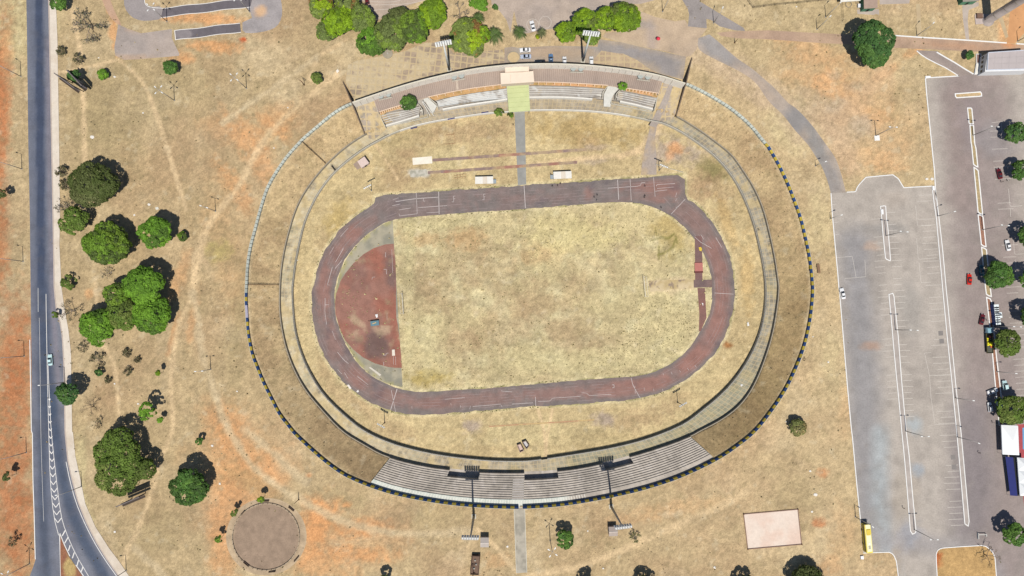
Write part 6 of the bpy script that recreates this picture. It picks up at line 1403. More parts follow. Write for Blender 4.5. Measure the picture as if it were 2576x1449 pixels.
o = put('grass_tufts', npmesh('grass_tufts', V, F, cc), LEAF); tag(o, 'tufts of dry grass and weeds scattered over the lawn, banks and verges', 'grass', kind='stuff')

# ================================================================== POLES AND LAMPS
GALV = mat('galvanised_pole', (176,172,166), .6, .1, nsc=2); DPOLE = mat('weathered_pole', (92,82,76), .85, nsc=2); WOOD = mat('timber_pole', (122,92,70), .95, nsc=3); LAMPW = mat('lamp_glass', (236,236,230), .3, nsc=3, namt=.04); BOXG = mat('lamp_housing', (236,236,232), .5, nsc=3)
LG_ = 'tall street lamps around the grounds'
def pole_proto(kind, h, m=None):
    o = empty('street_lamp', (0, 0, 0)); m = m or GALV
    MB().tube((0, 0, -.2), (0, 0, h), .17, .1, 8).build('pole', m, o, True)
    MB().lathe([(.34, 0), (.34, .08), (.2, .3)], (0, 0, 0), 10).build('base', m, o)
    if kind == 'x':
        for k in range(4):
            a = math.pi/4+k*math.pi/2; d = Vector((math.cos(a), math.sin(a), .12)); MB().tube((0, 0, h-.1), d*1.5+Vector((0, 0, h-.1)), .06).build('arm', m, o)
            l = MB().box(d*1.75+Vector((0, 0, h+.1)), (.85, .36, .2), a).build('lamp_head', BOXG, o); MB().box(d*1.75+Vector((0, 0, h-.02)), (.6, .28, .05), a).build('lens', LAMPW, l)
    elif kind == 't':
        for s in (-1, 1):
            MB().tube((0, 0, h-.1), (s*1.1, 0, h+.05), .06).build('arm', m, o)
            l = MB().box((s*1.35, 0, h+.05), (.8, .36, .2)).build('lamp_head', BOXG, o); MB().box((s*1.35, 0, h-.07), (.55, .28, .05)).build('lens', LAMPW, l)
    elif kind == 'arm':
        MB().tube((0, 0, h-.1), (1.6, 0, h+.35), .07, .05).build('arm', m, o)
        l = MB().box((1.95, 0, h+.36), (.9, .36, .18)).build('lamp_head', BOXG, o); MB().box((1.95, 0, h+.25), (.6, .28, .05)).build('lens', LAMPW, l)
    elif kind == 'flood':
        MB().box((0, 0, h), (3.4, .18, .18)).build('crossbar', m, o)
        for s in (-1.45, -.75, 0, .75, 1.45):
            l = MB().box((s, .25, h+.25), (.5, .42, .48), 0, 0, -.6).build('floodlight', BOXG, o); MB().box((s, .43, h+.12), (.4, .06, .38), 0, 0, -.6).build('lens', LAMPW, l)
    elif kind == 'utility':
        for z, w_ in ((h-.3, 2.4), (h-1.4, 1.8)): MB().box((0, 0, z), (w_, .14, .14)).build('crossarm', WOOD, o)
        for s in (-1.05, -.4, .4, 1.05): MB().tube((s, 0, h-.25), (s, 0, h-.02), .06, .04, 6).build('insulator', PALE, o)
    elif kind == 'plain':
        MB().tube((0, 0, h-.02), (0, 0, h+.1), .12, .02, 8).build('cap', m, o)
    return o
PROT = {}
def pole(kind, h, c, r, x, y, label, rz=0.0, z=0.0, m=None, name='street_lamp', group=LG_, cat='lamp post'):
    key = (kind, h, m.name if m else '')
    px, py = tl(c, r, [(x, y)])[0]
    if key not in PROT: PROT[key] = o = pole_proto(kind, h, m)
    else: o = copy_tree(PROT[key])
    o.name = name; o.location = (*G(px, py, z), z); o.rotation_euler = (0, 0, rz); tag(o, label, cat, group); return o
for a in (
 ('arm',12.5,0,0,210,768,'lamp post left of the road, topmost of those on the verge',2.6),('x',13,0,0,1755,1010,'cross headed lamp post on the grass nearest the spiky round tree',.1),
 ('x',13,0,0,2480,888,'cross headed lamp post halfway between the road and the grandstand',.1),('x',13,0,0,1680,215,'lamp post at the left end of the wavy pump track',.1),
 ('x',13,0,0,2512,118,'lamp post at the right end of the wavy pump track',.1),('arm',12.5,0,1,220,250,'lamp post left of the road, second from the top',2.9),
 ('arm',12.5,0,1,232,1180,'lamp post left of the road, third from the top',3.0),('arm',12.5,0,2,243,685,'lamp post left of the road with a nearly level shadow mark, fourth from the top',3.1),
 ('arm',12.5,0,3,265,205,'lamp post left of the road, fifth from the top',3.3),('x',13,0,3,298,1325,'cross headed lamp post left of the road at the bottom corner',.3),
 ('arm',12.5,0,2,655,947,'lamp post rising out of the dark tree at the bend',3.2),('arm',12.5,0,3,820,548,'lamp post on the pavement leaning over the chevron markings',3.3),('arm',12.5,0,3,1270,1392,'lamp post on the pavement at the bottom edge',3.4),
 ('t',11,0,1,2168,675,'lone twin lamp post on the grass near the upper left wall',-.3),('t',11,0,2,2120,818,'lone twin lamp post on the grass below the clump of mango trees',.05),
 ('arm',10,2,0,1515,115,'lamp post on the grass wedge at the top of the yard',1.2),('arm',10,2,0,2028,230,'lamp post beside the side street at the top',1.2),
 ('t',13,3,0,1085,1365,'twin lamp post on its white concrete pad',-.05),('t',13.2,3,0,2060,1362,'twin lamp post on the grassy kerb island nearest the top',-.1),
 ('arm',10,3,0,580,170,'lamp post on the grass above the dirt road',.8),('arm',9,3,0,492,293,'short lamp post beside the dirt road',.8),('arm',9,3,0,1497,358,'lamp post on the whitewashed kerb right of the very large dark tree',.8),('arm',9,3,0,2512,415,'lamp post at the far right end of the dirt road',.8),
 ('t',13.2,3,1,1185,922,'twin lamp post on the first island of the left car park, topmost',-.1),('t',13.2,3,1,2157,862,'twin lamp post on the reddish soil island of the right car park',-.1),
 ('arm',8,3,1,1705,725,'lamp post on the long median, upper one',.3),('arm',5.5,3,1,627,750,'short lamp post at the left edge of the car park',.3),('arm',5,3,1,477,220,'short lamp post beside the curved street',.3),
 ('t',13.2,3,2,1280,420,'twin lamp post on the middle island of the left car park',-.05),('t',13.2,3,2,2272,387,'twin lamp post beside the white toilet cabins',-.05),('arm',8,3,2,2300,840,'lamp post on the reddish island above the white van',-.1),
 ('arm',8,3,2,1883,1105,'lamp post on the long median, middle one',-.1),('t',13.2,3,2,1385,1440,'twin lamp post on the left island, beside the pale stain',0),('arm',10,3,3,1905,50,'lamp post on the long median, lowest one',-.4),
 ('t',13.2,3,3,1470,980,'twin lamp post at the bottom end of the left island',0),('arm',10,3,3,880,852,'lamp post beside the parked yellow bus',-.6),
 ('x',14,2,3,384,1092,'cross headed lamp post on the grass right of the footbridge path',.2)):
    pole(*a[:6], a[6], a[7] if len(a) > 7 else 0)
FG = 'field floodlight poles'
for x in (('flood',9.5,1,1,1163,468,'floodlight pole at the upper left outside the track',.5),('flood',9.5,2,1,1480,265,'floodlight pole at the upper right beside the asphalt patch',-.4),('flood',9.5,1,2,1295,1355,'floodlight pole at the lower left outside the track',-.5),('flood',9.5,2,2,1665,1150,'floodlight pole at the lower right outside the track',.5)):
    pole(*x[:6], x[6], x[7]+(math.pi if x[3] == 1 else 0), FZ, DPOLE if x[3] == 2 else None, 'floodlight_pole', FG, 'floodlight')
for x in (('utility',6,1,0,485,855,'weathered utility pole left of the olive bush',-.6),('plain',6,1,3,430,680,'bare timber pole above the fenced gravel circle',0),('utility',9,1,3,2188,1400,'utility pole standing at the brown transformer shed',.1),('plain',4,2,0,2240,430,'short timber post right of the yard',0)):
    pole(*x[:6], x[6], x[7], 0, WOOD, 'utility_pole', None, 'pole')
# tall floodlight masts
def mast(c, r, x, y, h, rz, label, gm):
    o = empty('floodlight_mast', (*G(*tl(c,r,[(x, y)])[0], 0), 0), rz); tag(o, label, 'floodlight mast', 'tall floodlight masts')
    b = MB(); n = 12; b.tube((0, 0, -.3), (0, 0, h), .55, .24, n); b.build('shaft', gm, o, True, local=True)
    MB().box((0, 0, .15), (1.8, 1.8, .3)).build('footing', PALE, o, local=True)
    for z in (h-1.6, h-.2, h+1.1): MB().box((0, .1, z), (6.2, .16, .16)).build('rack_bar', gm, o, local=True)
    for s in (-2.9, -1, 1, 2.9): MB().box((s, .1, h-.25), (.14, .14, 2.9)).build('rack_upright', gm, o, local=True)
    MB().box((0, -.5, h-1.75), (5.4, 1.0, .08)).build('service_platform', gm, o, local=True)
    hd = ln = None
    for z in (h-1.5, h-.1, h+1.2):
        for s in np.linspace(-2.75, 2.75, 7):
            if hd is None:
                b = MB(); b.lathe([(.12, -.3), (.34, -.05), (.42, .25)], (0, 0, 0), 10, 'Y'); hh = b.build('floodlight', BOXG, o, local=True); hd = hh.data
                l = MB().lathe([(.4, .26), (.38, .3)], (0, 0, 0), 10, 'Y').build('lens', LAMPW, hh, local=True); ln = l.data
            else:
                hh = bpy.data.objects.new('floodlight', hd); C.objects.link(hh); hh.parent = o; l = bpy.data.objects.new('lens', ln); C.objects.link(l); l.parent = hh
            hh.location = (s, .45, z+.05); hh.rotation_euler = (-.75, 0, 0)
    return o
WGAL = mat('pale_galvanised_mast', (226,230,228), .55, .05, nsc=1)
mast(1,0,1945,702,29,math.pi+.2,'tall floodlight mast behind the left half of the grandstand', WGAL)
mast(2,0,712,612,29,math.pi-.1,'tall floodlight mast behind the right half of the grandstand', WGAL)
mast(1,3,2192,848,29,-.02,'tall floodlight mast below the terraces, left of the footbridge path', GALV)
mast(2,3,998,750,29,.12,'tall floodlight mast below the terraces, right of the footbridge path', GALV)

# ================================================================== VEHICLES
GLASS = mat('car_glass', (38,44,52), .12, .0, nsc=1, namt=.02, spec=.6); TYRE = mat('tyre_rubber', (42,42,44), .9, nsc=3); RIM = mat('wheel_rim', (170,172,176), .35, .6, nsc=3); HEADL = mat('headlamp_glass', (226,230,234), .15, nsc=3, spec=.6); TAILL = mat('tail_lamp_glass', (170,30,28), .2, nsc=3); PLAST = mat('black_plastic', (46,46,48), .7, nsc=3)
def paint(nm, rgb): return mat('car_paint_'+nm, rgb, .28, 0.0, nsc=.4, namt=.03, spec=.55)
def car_proto(L, W, H, kind):
    """car heading +y: one lofted shell, then glass, wheels and lamps as parts"""
    o = empty('parked_car', (0, 0, 0)); hl = L/2; hood = {'sedan': .28, 'hatch': .25, 'pickup': .26}[kind]*L
    belt = .62*H; roof_f, roof_r = hl-hood-.19*L, {'sedan': -hl+.32*L, 'hatch': -hl+.12*L, 'pickup': -hl+.45*L}[kind]
    gl_f, gl_r = hl-hood, {'sedan': -hl+.17*L, 'hatch': -hl+.04*L, 'pickup': -hl+.40*L}[kind]
    st = [(-hl, .40, .86, .70*belt+.1), (-hl+.12, .3, .97, belt*.97), (-hl+.3*L*.5, .26, 1, belt), (gl_r+.05, .24, 1, belt), (0, .22, 1, belt), (gl_f, .24, 1, belt*.99), (hl-.5, .26, .97, belt*.86), (hl-.12, .3, .92, belt*.76), (hl, .38, .80, belt*.6)]
    st = sorted(st); hw = W/2; vs = []
    for y, zb, k, zt in st:
        w_ = hw*k; vs += [(-w_*.86, y, zb), (w_*.86, y, zb), (w_, y, zb+.16), (w_*1.0, y, zt-.12), (w_*.86, y, zt), (0, y, zt+.03), (-w_*.86, y, zt), (-w_*1.0, y, zt-.12), (-w_, y, zb+.16)]
    n = 9; fs = [(i*n+k, i*n+(k+1) % n, (i+1)*n+(k+1) % n, (i+1)*n+k)[::-1] for i in range(len(st)-1) for k in range(n)]+[tuple(range(n)), tuple(range((len(st)-1)*n, len(st)*n))[::-1]]
    b = MB().add(vs, fs); bw, rw = hw*.84, hw*.66; zb, zr = belt-.03, H
    if kind == 'pickup':
        b.box((0, (-hl+gl_r)/2+.05, belt+.02), (W*.98, .08, .2)); 
    B0 = [(-bw, gl_r, zb), (bw, gl_r, zb), (bw, gl_f, zb), (-bw, gl_f, zb)]; T0 = [(-rw, roof_r, zr), (rw, roof_r, zr), (rw, roof_f, zr), (-rw, roof_f, zr)]
    m1, m2 = (roof_r*.8+roof_f*.2), (roof_r*.2+roof_f*.8)
    b.add(B0+T0+[(0, m1, zr+.05), (0, m2, zr+.05)], [(0, 1, 5, 4), (1, 2, 6, 5), (2, 3, 7, 6), (3, 0, 4, 7), (4, 5, 8), (5, 6, 9, 8), (6, 7, 9), (7, 4, 8, 9)])
    b.build('body', paint('white', (246,246,246)), o)
    def pane(nm, a, b_, c, d, inset=.1, mm=GLASS):
        q = [Vector(x) for x in (a, b_, c, d)]; ce = sum(q, Vector())/4; nrm = (q[1]-q[0]).cross(q[3]-q[0]).normalized()
        if nrm.dot(ce-Vector((0, (gl_f+gl_r)/2, zb))) < 0: nrm = -nrm
        q = [x+(ce-x)*inset+nrm*.012 for x in q]; MB().add(q, [(0, 1, 2, 3)]).build(nm, mm, o)
    pane('windscreen', B0[2], B0[3], T0[3], T0[2], .07); pane('rear_window', B0[0], B0[1], T0[1], T0[0], .09); pane('side_window', B0[1], B0[2], T0[2], T0[1]); pane('side_window', B0[3], B0[0], T0[0], T0[3])
    if kind == 'pickup': MB().box((0, (-hl+gl_r)/2, belt+.035), (W*.8, (gl_r+hl)*.82, .02)).build('load_bed', PLAST, o)
    for sx in (-1, 1):
        for y in (hl-.19*L, -hl+.2*L):
            w_ = MB().lathe([(.2, -.1), (.31, -.1), (.32, -.05), (.32, .07), (.29, .1), (.2, .1)], (sx*(hw-.08), y, .32), 14, 'X').build('wheel', TYRE, o, True); MB().lathe([(.2, -.105), (.2, .105)], (sx*(hw-.08), y, .32), 10, 'X').build('rim', RIM, w_)
        MB().box((sx*hw*.62, hl-.06, belt*.72), (.36, .16, .14)).build('headlight', HEADL, o); MB().box((sx*hw*.66, -hl+.05, belt*.82), (.3, .12, .14)).build('tail_light', TAILL, o)
        MB().box((sx*(hw+.08), gl_f-.35, belt+.08), (.2, .12, .14)).build('mirror', PLAST, o)
    MB().box((0, hl-.02, .42), (W*.6, .08, .14)).build('bumper', PLAST, o)
    return o
CP = {}
CARP = {'white': (248,248,248), 'silver': (186,196,214), 'dark': (44,48,54), 'blue': (92,128,168), 'teal': (52,100,112), 'red': (206,30,34), 'scarlet': (214,40,20), 'maroon': (104,28,34), 'mint': (206,236,236)}
def car(kind, c, r, x0, y0, x1, y1, colr, label, z=0.0, name='parked_car', group='cars parked and driving'):
    """nose at x0,y0 and tail at x1,y1 of the survey sheet"""
    (ax, ay), (bx, by) = tl(c, r, [(x0, y0), (x1, y1)]); a, d = G(ax, ay, .7), G(bx, by, .7); L = float(np.hypot(*(a-d)))
    base = {'sedan': (4.5, 1.78, 1.45), 'hatch': (3.9, 1.7, 1.5), 'pickup': (5.0, 1.85, 1.75)}[kind]
    if kind not in CP: CP[kind] = o = car_proto(*base, kind)
    else: o = copy_tree(CP[kind])
    o.name = name; m_ = (a+d)/2; o.location = (*m_, z); o.rotation_euler = (0, 0, math.atan2(*(a-d)[::-1])-math.pi/2)
    bd = [q for q in o.children if q.name.startswith('body')][0]
    bd.material_slots[0].link = 'OBJECT'; bd.material_slots[0].material = paint(colr, CARP[colr]); tag(o, label, 'car', group); return o
car('sedan',2,0,195,210,220,312,'white','white car stopped on the painted circles of the top street')
car('sedan',2,0,80,505,186,500,'white','white estate car parked sideways, upper of the two behind the cream cabin')
car('sedan',2,0,90,570,188,566,'silver','silver car parked below the white estate car behind the cream cabin')
car('sedan',2,0,240,624,320,622,'dark','black car in the shadow of the grandstand parapet')
car('pickup',2,0,390,564,392,640,'blue','blue grey pickup nosing out of the parapet shadow')
car('hatch',2,0,528,582,530,650,'white','white hatchback backed into the parapet shadow left of the mast')
car('hatch',2,0,798,578,798,652,'white','white hatchback backed into the parapet shadow right of the mast')
car('hatch',1,0,1108,-30,1120,22,'maroon','red car at the top edge behind the left clump of trees')
car('sedan',0,2,500,668,508,780,'mint','pale car driving along the main road', name='moving_car')
car('sedan',3,1,2320,255,2340,342,'maroon','dark red car parked in the right car park near two people')
car('sedan',3,1,2405,972,2425,1068,'white','white saloon parked near the right edge')
car('sedan',3,1,2028,1310,2026,1412,'scarlet','bright red car alone on the open asphalt')
car('sedan',3,1,2148,1225,2155,1318,'teal','blue green car in the shade of the large island tree')
car('sedan',3,2,740,5,762,108,'white','white car at the kerb of the left car park')
car('sedan',3,2,2165,270,2145,360,'maroon','dark maroon car parked askew near the toilet cabins')
car('sedan',3,2,2318,1018,2202,1062,'white','white saloon parked at a slant across the kerb')
car('hatch',3,2,2228,1160,2240,1240,'white','white hatchback deep in the tree shade below the slanted saloon')
# small van with a pale top
o = car('hatch',3,2,2375,938,2388,1020,'mint','pale van parked beside the reddish island'); o.name = 'parked_van'; o.scale = (1.12, 1.0, 1.35); o['category'] = 'van'
# bus
(ax, ay), (bx, by) = tl(3,3,[(1000,930),(1026,1218)]); a, d = G(ax, ay, 2.9), G(bx, by, 2.9); L = float(np.hypot(*(a-d))); W = 2.6; Hh = 3.1
o = empty('city_bus', (*((a+d)/2), 0), math.atan2(*(a-d)[::-1])-math.pi/2); tag(o, 'long yellow and white city bus parked at the kerb of the left car park', 'bus')
BY = mat('bus_yellow', (240,220,92), .4, nsc=.5, namt=.05); BW_ = mat('bus_cream_roof', (250,244,200), .45, nsc=.6, namt=.05)
hl = L/2; prof = [(-1.3, .35), (1.3, .35), (1.3, 2.7), (1.16, 3.0), (.6, 3.1), (-.6, 3.1), (-1.16, 3.0), (-1.3, 2.7)]
st_ = [(-hl, .93), (-hl+.18, 1), (hl-.2, 1), (hl, .92)]; vs = [(x*k, y, .35+(z-.35)*(1 if k == 1 else .97)) for y, k in st_ for x, z in prof]; n = 8
b = MB().add(vs, [(i*n+k, i*n+(k+1) % n, (i+1)*n+(k+1) % n, (i+1)*n+k)[::-1] for i in range(3) for k in range(n)]+[tuple(range(n)), tuple(range(3*n, 4*n))[::-1]]); b.build('body', BY, o, local=True)
MB().box((0, -hl*.28, 3.115), (1.9, L*.62, .03)).build('roof_panel', BW_, o, local=True); MB().box((0, hl*.84, 3.115), (1.9, L*.14, .03)).build('roof_panel', BW_, o, local=True)
MB().box((0, hl*.45, 3.2), (1.5, 2.2, .22)).build('roof_unit', mat('bus_roof_unit', (228,200,70), .5), o, local=True)
MB().box((0, -hl*.35, 3.15), (.7, .9, .08)).build('roof_hatch', BOXG, o, local=True); MB().box((0, -hl*.6, 3.15), (.8, 1.3, .07)).build('roof_vent', mat('vent_grey', (190,186,170)), o, local=True)
for s in (-1, 1):
    MB().box((s*1.305, 0, 1.95), (.03, L*.9, .95)).build('side_windows', GLASS, o, local=True)
    for y in (hl-2.6, -hl+3.2): MB().lathe([(.3, -.15), (.48, -.15), (.5, 0), (.48, .15), (.3, .15)], (s*1.2, y, .5), 16, 'X').build('wheel', TYRE, o, local=True)
    MB().box((s*.9, hl+.0, .8), (.4, .06, .2)).build('headlight', HEADL, o, local=True); MB().box((s*1.5, hl-.1, 2.3), (.16, .3, .5)).build('mirror', PLAST, o, local=True)
MB().box((0, hl-.0, 1.95), (2.2, .08, 1.2)).build('windscreen', GLASS, o, local=True)
# flatbed truck
o = empty('flatbed_truck', P1(*tl(3,2,[(2205,540)])[0], 0), .03); tag(o, 'flatbed truck with a pale blue cab and bright yellow load under the wide sparse tree', 'truck')
CABB = paint('paleblue', (150,190,204)); BEDG = mat('truck_bed', (90,92,82), .85, nsc=1.5, namt=.25)
b = MB(); pr = [(-1.15, .6), (1.15, .6), (1.15, 1.7), (.98, 2.45), (-.98, 2.45), (-1.15, 1.7)]; y0, y1 = 3.6, 5.8
vs = [(x, y, z-(0 if y == y0 else (.25 if z > 2 else 0))) for y in (y0, y1) for x, z in pr]; b.add(vs, [(k, (k+1) % 6, 6+(k+1) % 6, 6+k)[::-1] for k in range(6)]+[tuple(range(6)), tuple(range(6, 12))[::-1]]); cab = b.build('cab', CABB, o, local=True)
MB().box((0, 5.6, 1.95), (1.9, .5, .6), 0, 0, .5).build('windscreen', GLASS, cab, local=True)
MB().box((0, -.6, 1.0), (2.4, 8.0, .22)).build('flatbed', BEDG, o, local=True)
for s in (-1, 1):
    MB().box((s*1.2, -.6, 1.35), (.08, 8.0, .6)).build('side_board', mat('truck_board', (120,112,70), .8), o, local=True)
    for y in (4.6, -2.2, -3.4): MB().lathe([(.25, -.15), (.46, -.15), (.48, 0), (.46, .15), (.25, .15)], (s*1.0, y, .48), 14, 'X').build('wheel', TYRE, o, local=True)
MB().box((0, -4.6, 1.35), (2.4, .08, .6)).build('tail_board', mat('truck_board', (120,112,70), .8), o, local=True)
rs = random.Random(5); m_ = mat('yellow_sacks', (250,236,40), .7, nsc=3, namt=.15); t_ = o
for k, (x, y) in enumerate([(-.6,-1.2),(.1,-1.0),(.7,-1.3),(-.5,-.5),(.3,-.4),(.75,-.6),(-.7,.6),(-.7,1.4)]):
    q = empty('yellow_sack', t_.location+Vector((x, y, 1.12)), rs.random()*3); tag(q, 'bright yellow sack heaped on the flatbed truck', 'sack', 'yellow sacks on the truck')
    MB().lathe([(.1, 0), (.42, .08), (.5, .3), (.36, .55), (.1, .62)], (0, 0, 0), 10).build('sack_body', m_, q, True, local=True); MB().tube((0, 0, .6), (.05, 0, .74), .06, .1, 6).build('neck', m_, q, local=True)
for k, (x, y, c_, l_) in enumerate(((.2,2.0,(224,90,80),'red bundle on the truck just behind its cab'),(.7,-1.9,(214,110,60),'orange bundle on the truck at the foot of the yellow load'))):
    q = empty('bundle', t_.location+Vector((x, y, 1.12)), .4); tag(q, l_, 'bundle'); MB().lathe([(.2, 0), (.5, .1), (.52, .35), (.3, .55)], (0, 0, 0), 9).build('wrap', mat('bundle_%d' % k, c_, .8, nsc=3), q, True, local=True); MB().box((0, 0, .35), (1.05, .08, .06)).build('strap', PLAST, q, local=True)
# white toilet cabins with blue sides
CABW = mat('cabin_white', (240,248,248), .5, nsc=.8, namt=.04); CABL = mat('cabin_blue', (40,72,140), .5, nsc=.8)
for k, (x, y, w_, h_) in enumerate(((2298,185,1.15,1.3),(2299,207,1.15,1.1),(2301,228,1.1,1.0),(2303,245,1.1,.8),(2318,262,1.7,1.1),(2322,284,1.7,1.1),(2312,310,1.2,1.1),(2316,332,1.2,1.1),(2318,353,1.2,1.1))):
    px, py = tl(3,2,[(x, y)])[0]; q = empty('toilet_cabin', (*G(px, py, 2.4), 0), .06)
    big = w_ > 1.5
    tag(q, ('wider white roofed cabin in the row of toilet cabins, upper' if k == 4 else 'wider white roofed cabin in the row of toilet cabins, lower') if big else 'narrow white roofed blue sided toilet cabin in the row beside the kerb island', 'cabin', 'toilet cabins in a row')
    d = h_*1.25*.92; W_ = w_*1.6
    MB().box((0, 0, 1.15), (W_, d, 2.3)).build('cabin_body', CABL, q, local=True); MB().box((0, 0, 2.38), (W_+.1, d+.08, .16)).build('roof', CABW, q, local=True)
    MB().box((-W_/2-.01, 0, 1.05), (.04, d*.6, 1.9)).build('door', mat('cabin_door', (70,100,160), .5), q, local=True); MB().tube((0, 0, 2.4), (0, 0, 2.75), .06).build('vent_pipe', CABL, q, local=True)
# white tents
def tent(pts, labels, z, nx_, ny_, label, name='market_tent'):
    q = g(pts, z); o = empty(name, (*q.mean(0), 0)); tag(o, label, 'tent'); MTENT = mat('white_tent_canvas', (250,252,252), .7, nsc=.6, namt=.03)
    def at_(u, v): return q[0]*(1-u)*(1-v)+q[1]*u*(1-v)+q[2]*u*v+q[3]*(1-u)*v
    b = MB()
    for i in range(nx_):
        for j in range(ny_):
            cs = [at_((i+a)/nx_, (j+c)/ny_) for a, c in ((0, 0), (1, 0), (1, 1), (0, 1))]; ce = sum(cs)/4; b.add([(*x, z) for x in cs]+[(*ce, z+1.5)], [(0, 1, 4)[::-1], (1, 2, 4)[::-1], (2, 3, 4)[::-1], (3, 0, 4)[::-1]])
    b.build('canopy', MTENT, o)
    b = MB(); b.wall([at_(0, 0), at_(1, 0), at_(1, 1), at_(0, 1)], .03, z-.45, z, closed=True); b.build('valance', MTENT, o)
    for i in range(nx_+1):
        for j in range(ny_+1):
            if 0 < i < nx_ and 0 < j < ny_: continue
            x = at_(min(max(i/nx_, .02), .98), min(max(j/ny_, .02), .98)); MB().tube((*x, 0), (*x, z), .05).build('leg', GALV, o)
    return o, at_
tent([(2519,1069),(2561,1071),(2564,1145),(2522,1143)], 0, 3.2, 1, 1, 'white peaked tent beside the strip of red floor, upper of the two')
tent([(2559,1151),(2584,1153),(2590,1248),(2566,1247)], 0, 3.2, 1, 3, 'long white tent of several small peaks at the right edge, lower of the two')
sheet('red_floor', g([(2558,1068),(2600,1066),(2620,1360),(2580,1300),(2574,1250)]), .008, lambda xy: np.repeat(L3(176,84,88)[None], len(xy), 0)*(1+(fbm(xy, 2, 5)-.5)[:, None]*.3), TRK)
o = empty('blue_awning', P1(2540,1190,0)); tag(o, 'dark blue canvas awning along the left side of the long white tent', 'awning')
q = g([(2531,1149),(2546,1150),(2557,1247),(2543,1247)], 2.4); MB().add([(*q[0], 2.0), (*q[1], 3.0), (*q[2], 3.0), (*q[3], 2.0)], [(0, 1, 2, 3)[::-1]]).build('canvas', mat('blue_canvas', (40,48,116), .8), o)
for k in (0, 3): MB().tube((*q[k], 0), (*q[k], 2.0), .05).build('leg', GALV, o)
q = g([(2548,1151),(2559,1151),(2568,1247),(2558,1247)], 2.0); b2 = empty('dark_stall', P1(2556,1200,0)); tag(b2, 'dark covered stall between the blue awning and the long white tent', 'stall'); MB().prism([tuple(x) for x in q], .9, 1.0).build('counter', PLAST, b2)
MB().prism([tuple(x) for x in q], 2.0, 2.08).build('roof', mat('dark_canvas', (30,34,40), .8), b2)
o = empty('blue_mat', P1(2574,1110,.02)); tag(o, 'light blue mat on the red floor beside the peaked white tent', 'mat'); MB().prism([tuple(x) for x in g([(2572,1076),(2590,1076),(2592,1130),(2573,1130)], .03)], .012, .06).build('pad', mat('light_blue_mat', (110,170,214), .8), o)
# white frame under the tree
o = empty('white_barrier', P1(2466,1343,0)); tag(o, 'white painted barrier standing in the shade of the dark tree below the tents', 'barrier'); a_, b_ = G(2457,1338), G(2457,1352)
MB().box((*G(2468,1343), 1.0), (3.2, .2, .25)).build('top_bar', WHC, o); MB().box((*G(2458,1347), .5), (.2, 2.4, 1.0)).build('upright', WHC, o); MB().box((*G(2478,1345), .5), (.2, 1.0, 1.0)).build('upright', WHC, o)

# ================================================================== BUILDINGS AND SMALL STRUCTURES
ROOFG = paintmat('grey_roof_sheet', ((.6, .06), (3, .08))); WALLW = mat('white_wall', (240,240,240), nsc=.7, namt=.05); DKW = mat('dark_opening', (30,28,28), .9)
def shell(b, q, z0, z1, t=.2):
    b.wall(q, t, z0, z1, closed=True)
# white walled hall at the upper right
H = 5.2; q = g(tl(3,0,[(2212,532),(2640,503),(2640,690),(2205,702)]), H); o = empty('hall', (*q.mean(0), 0)); tag(o, 'white walled hall with a grey panelled roof at the right edge', 'building')
w_ = g(tl(3,0,[(2212,532),(2640,503),(2640,706),(2190,718)]), H)
MB().prism([tuple(x) for x in w_], 0, H-.35).build('wall', WALLW, o)
A, B = resample(q[:2], 60), resample(q[[3, 2]], 60); b = MB(); rb_ = np.where(np.arange(60) % 10 == 0, .1, 0.)
for t0, t1 in ((0, .33), (.335, .66), (.665, 1)): b.strip([(*(x*(1-t0)+y*t0), H+.25-.5*t0+r) for x, y, r in zip(A, B, rb_)], [(*(x*(1-t1)+y*t1), H+.25-.5*t1+r) for x, y, r in zip(A, B, rb_)])
b.build('roof', mat('grey_panel_roof', (190,180,178), nsc=.3, namt=.08), o)
b = MB(); b.wall(q[[3, 0]], .25, H-.4, H+.3); b.wall(q[[3, 2]], .3, H-.5, H-.1); b.wall(q[[0, 1]], .25, H-.4, H+.4); b.build('eaves', mat('pale_blue_trim', (214,220,232)), o)
for k in range(4): p_ = w_[3]*(1-k/4-.12)+w_[0]*(k/4+.12); MB().box((*p_, 2.4), (.2, 1.0, 1.2), .05).build('window', GLASS, o)
q = g(tl(3,0,[(2096,640),(2148,640),(2152,738),(2078,748)]), .6); o = empty('white_plinth', (*q.mean(0), 0)); tag(o, 'low whitewashed plinth at the corner of the white walled hall', 'plinth'); MB().prism([tuple(x) for x in q], -.1, .6).build('plinth_block', KERBW, o); MB().prism([tuple(q.mean(0)+(x-q.mean(0))*.8) for x in q], .6, .72).build('cap', WHC, o)
q = g(tl(3,0,[(2096,545),(2140,545),(2148,636),(2096,636)]), .3); o = empty('brick_planter', (*q.mean(0), 0)); tag(o, 'brown planter bed left of the white walled hall', 'planter'); shell(b := MB(), q, -.1, .5, .22); b.build('rim', KERBW, o); MB().prism([tuple(x) for x in q], -.1, .3).build('soil', mat('planter_soil', (140,112,104)), o)
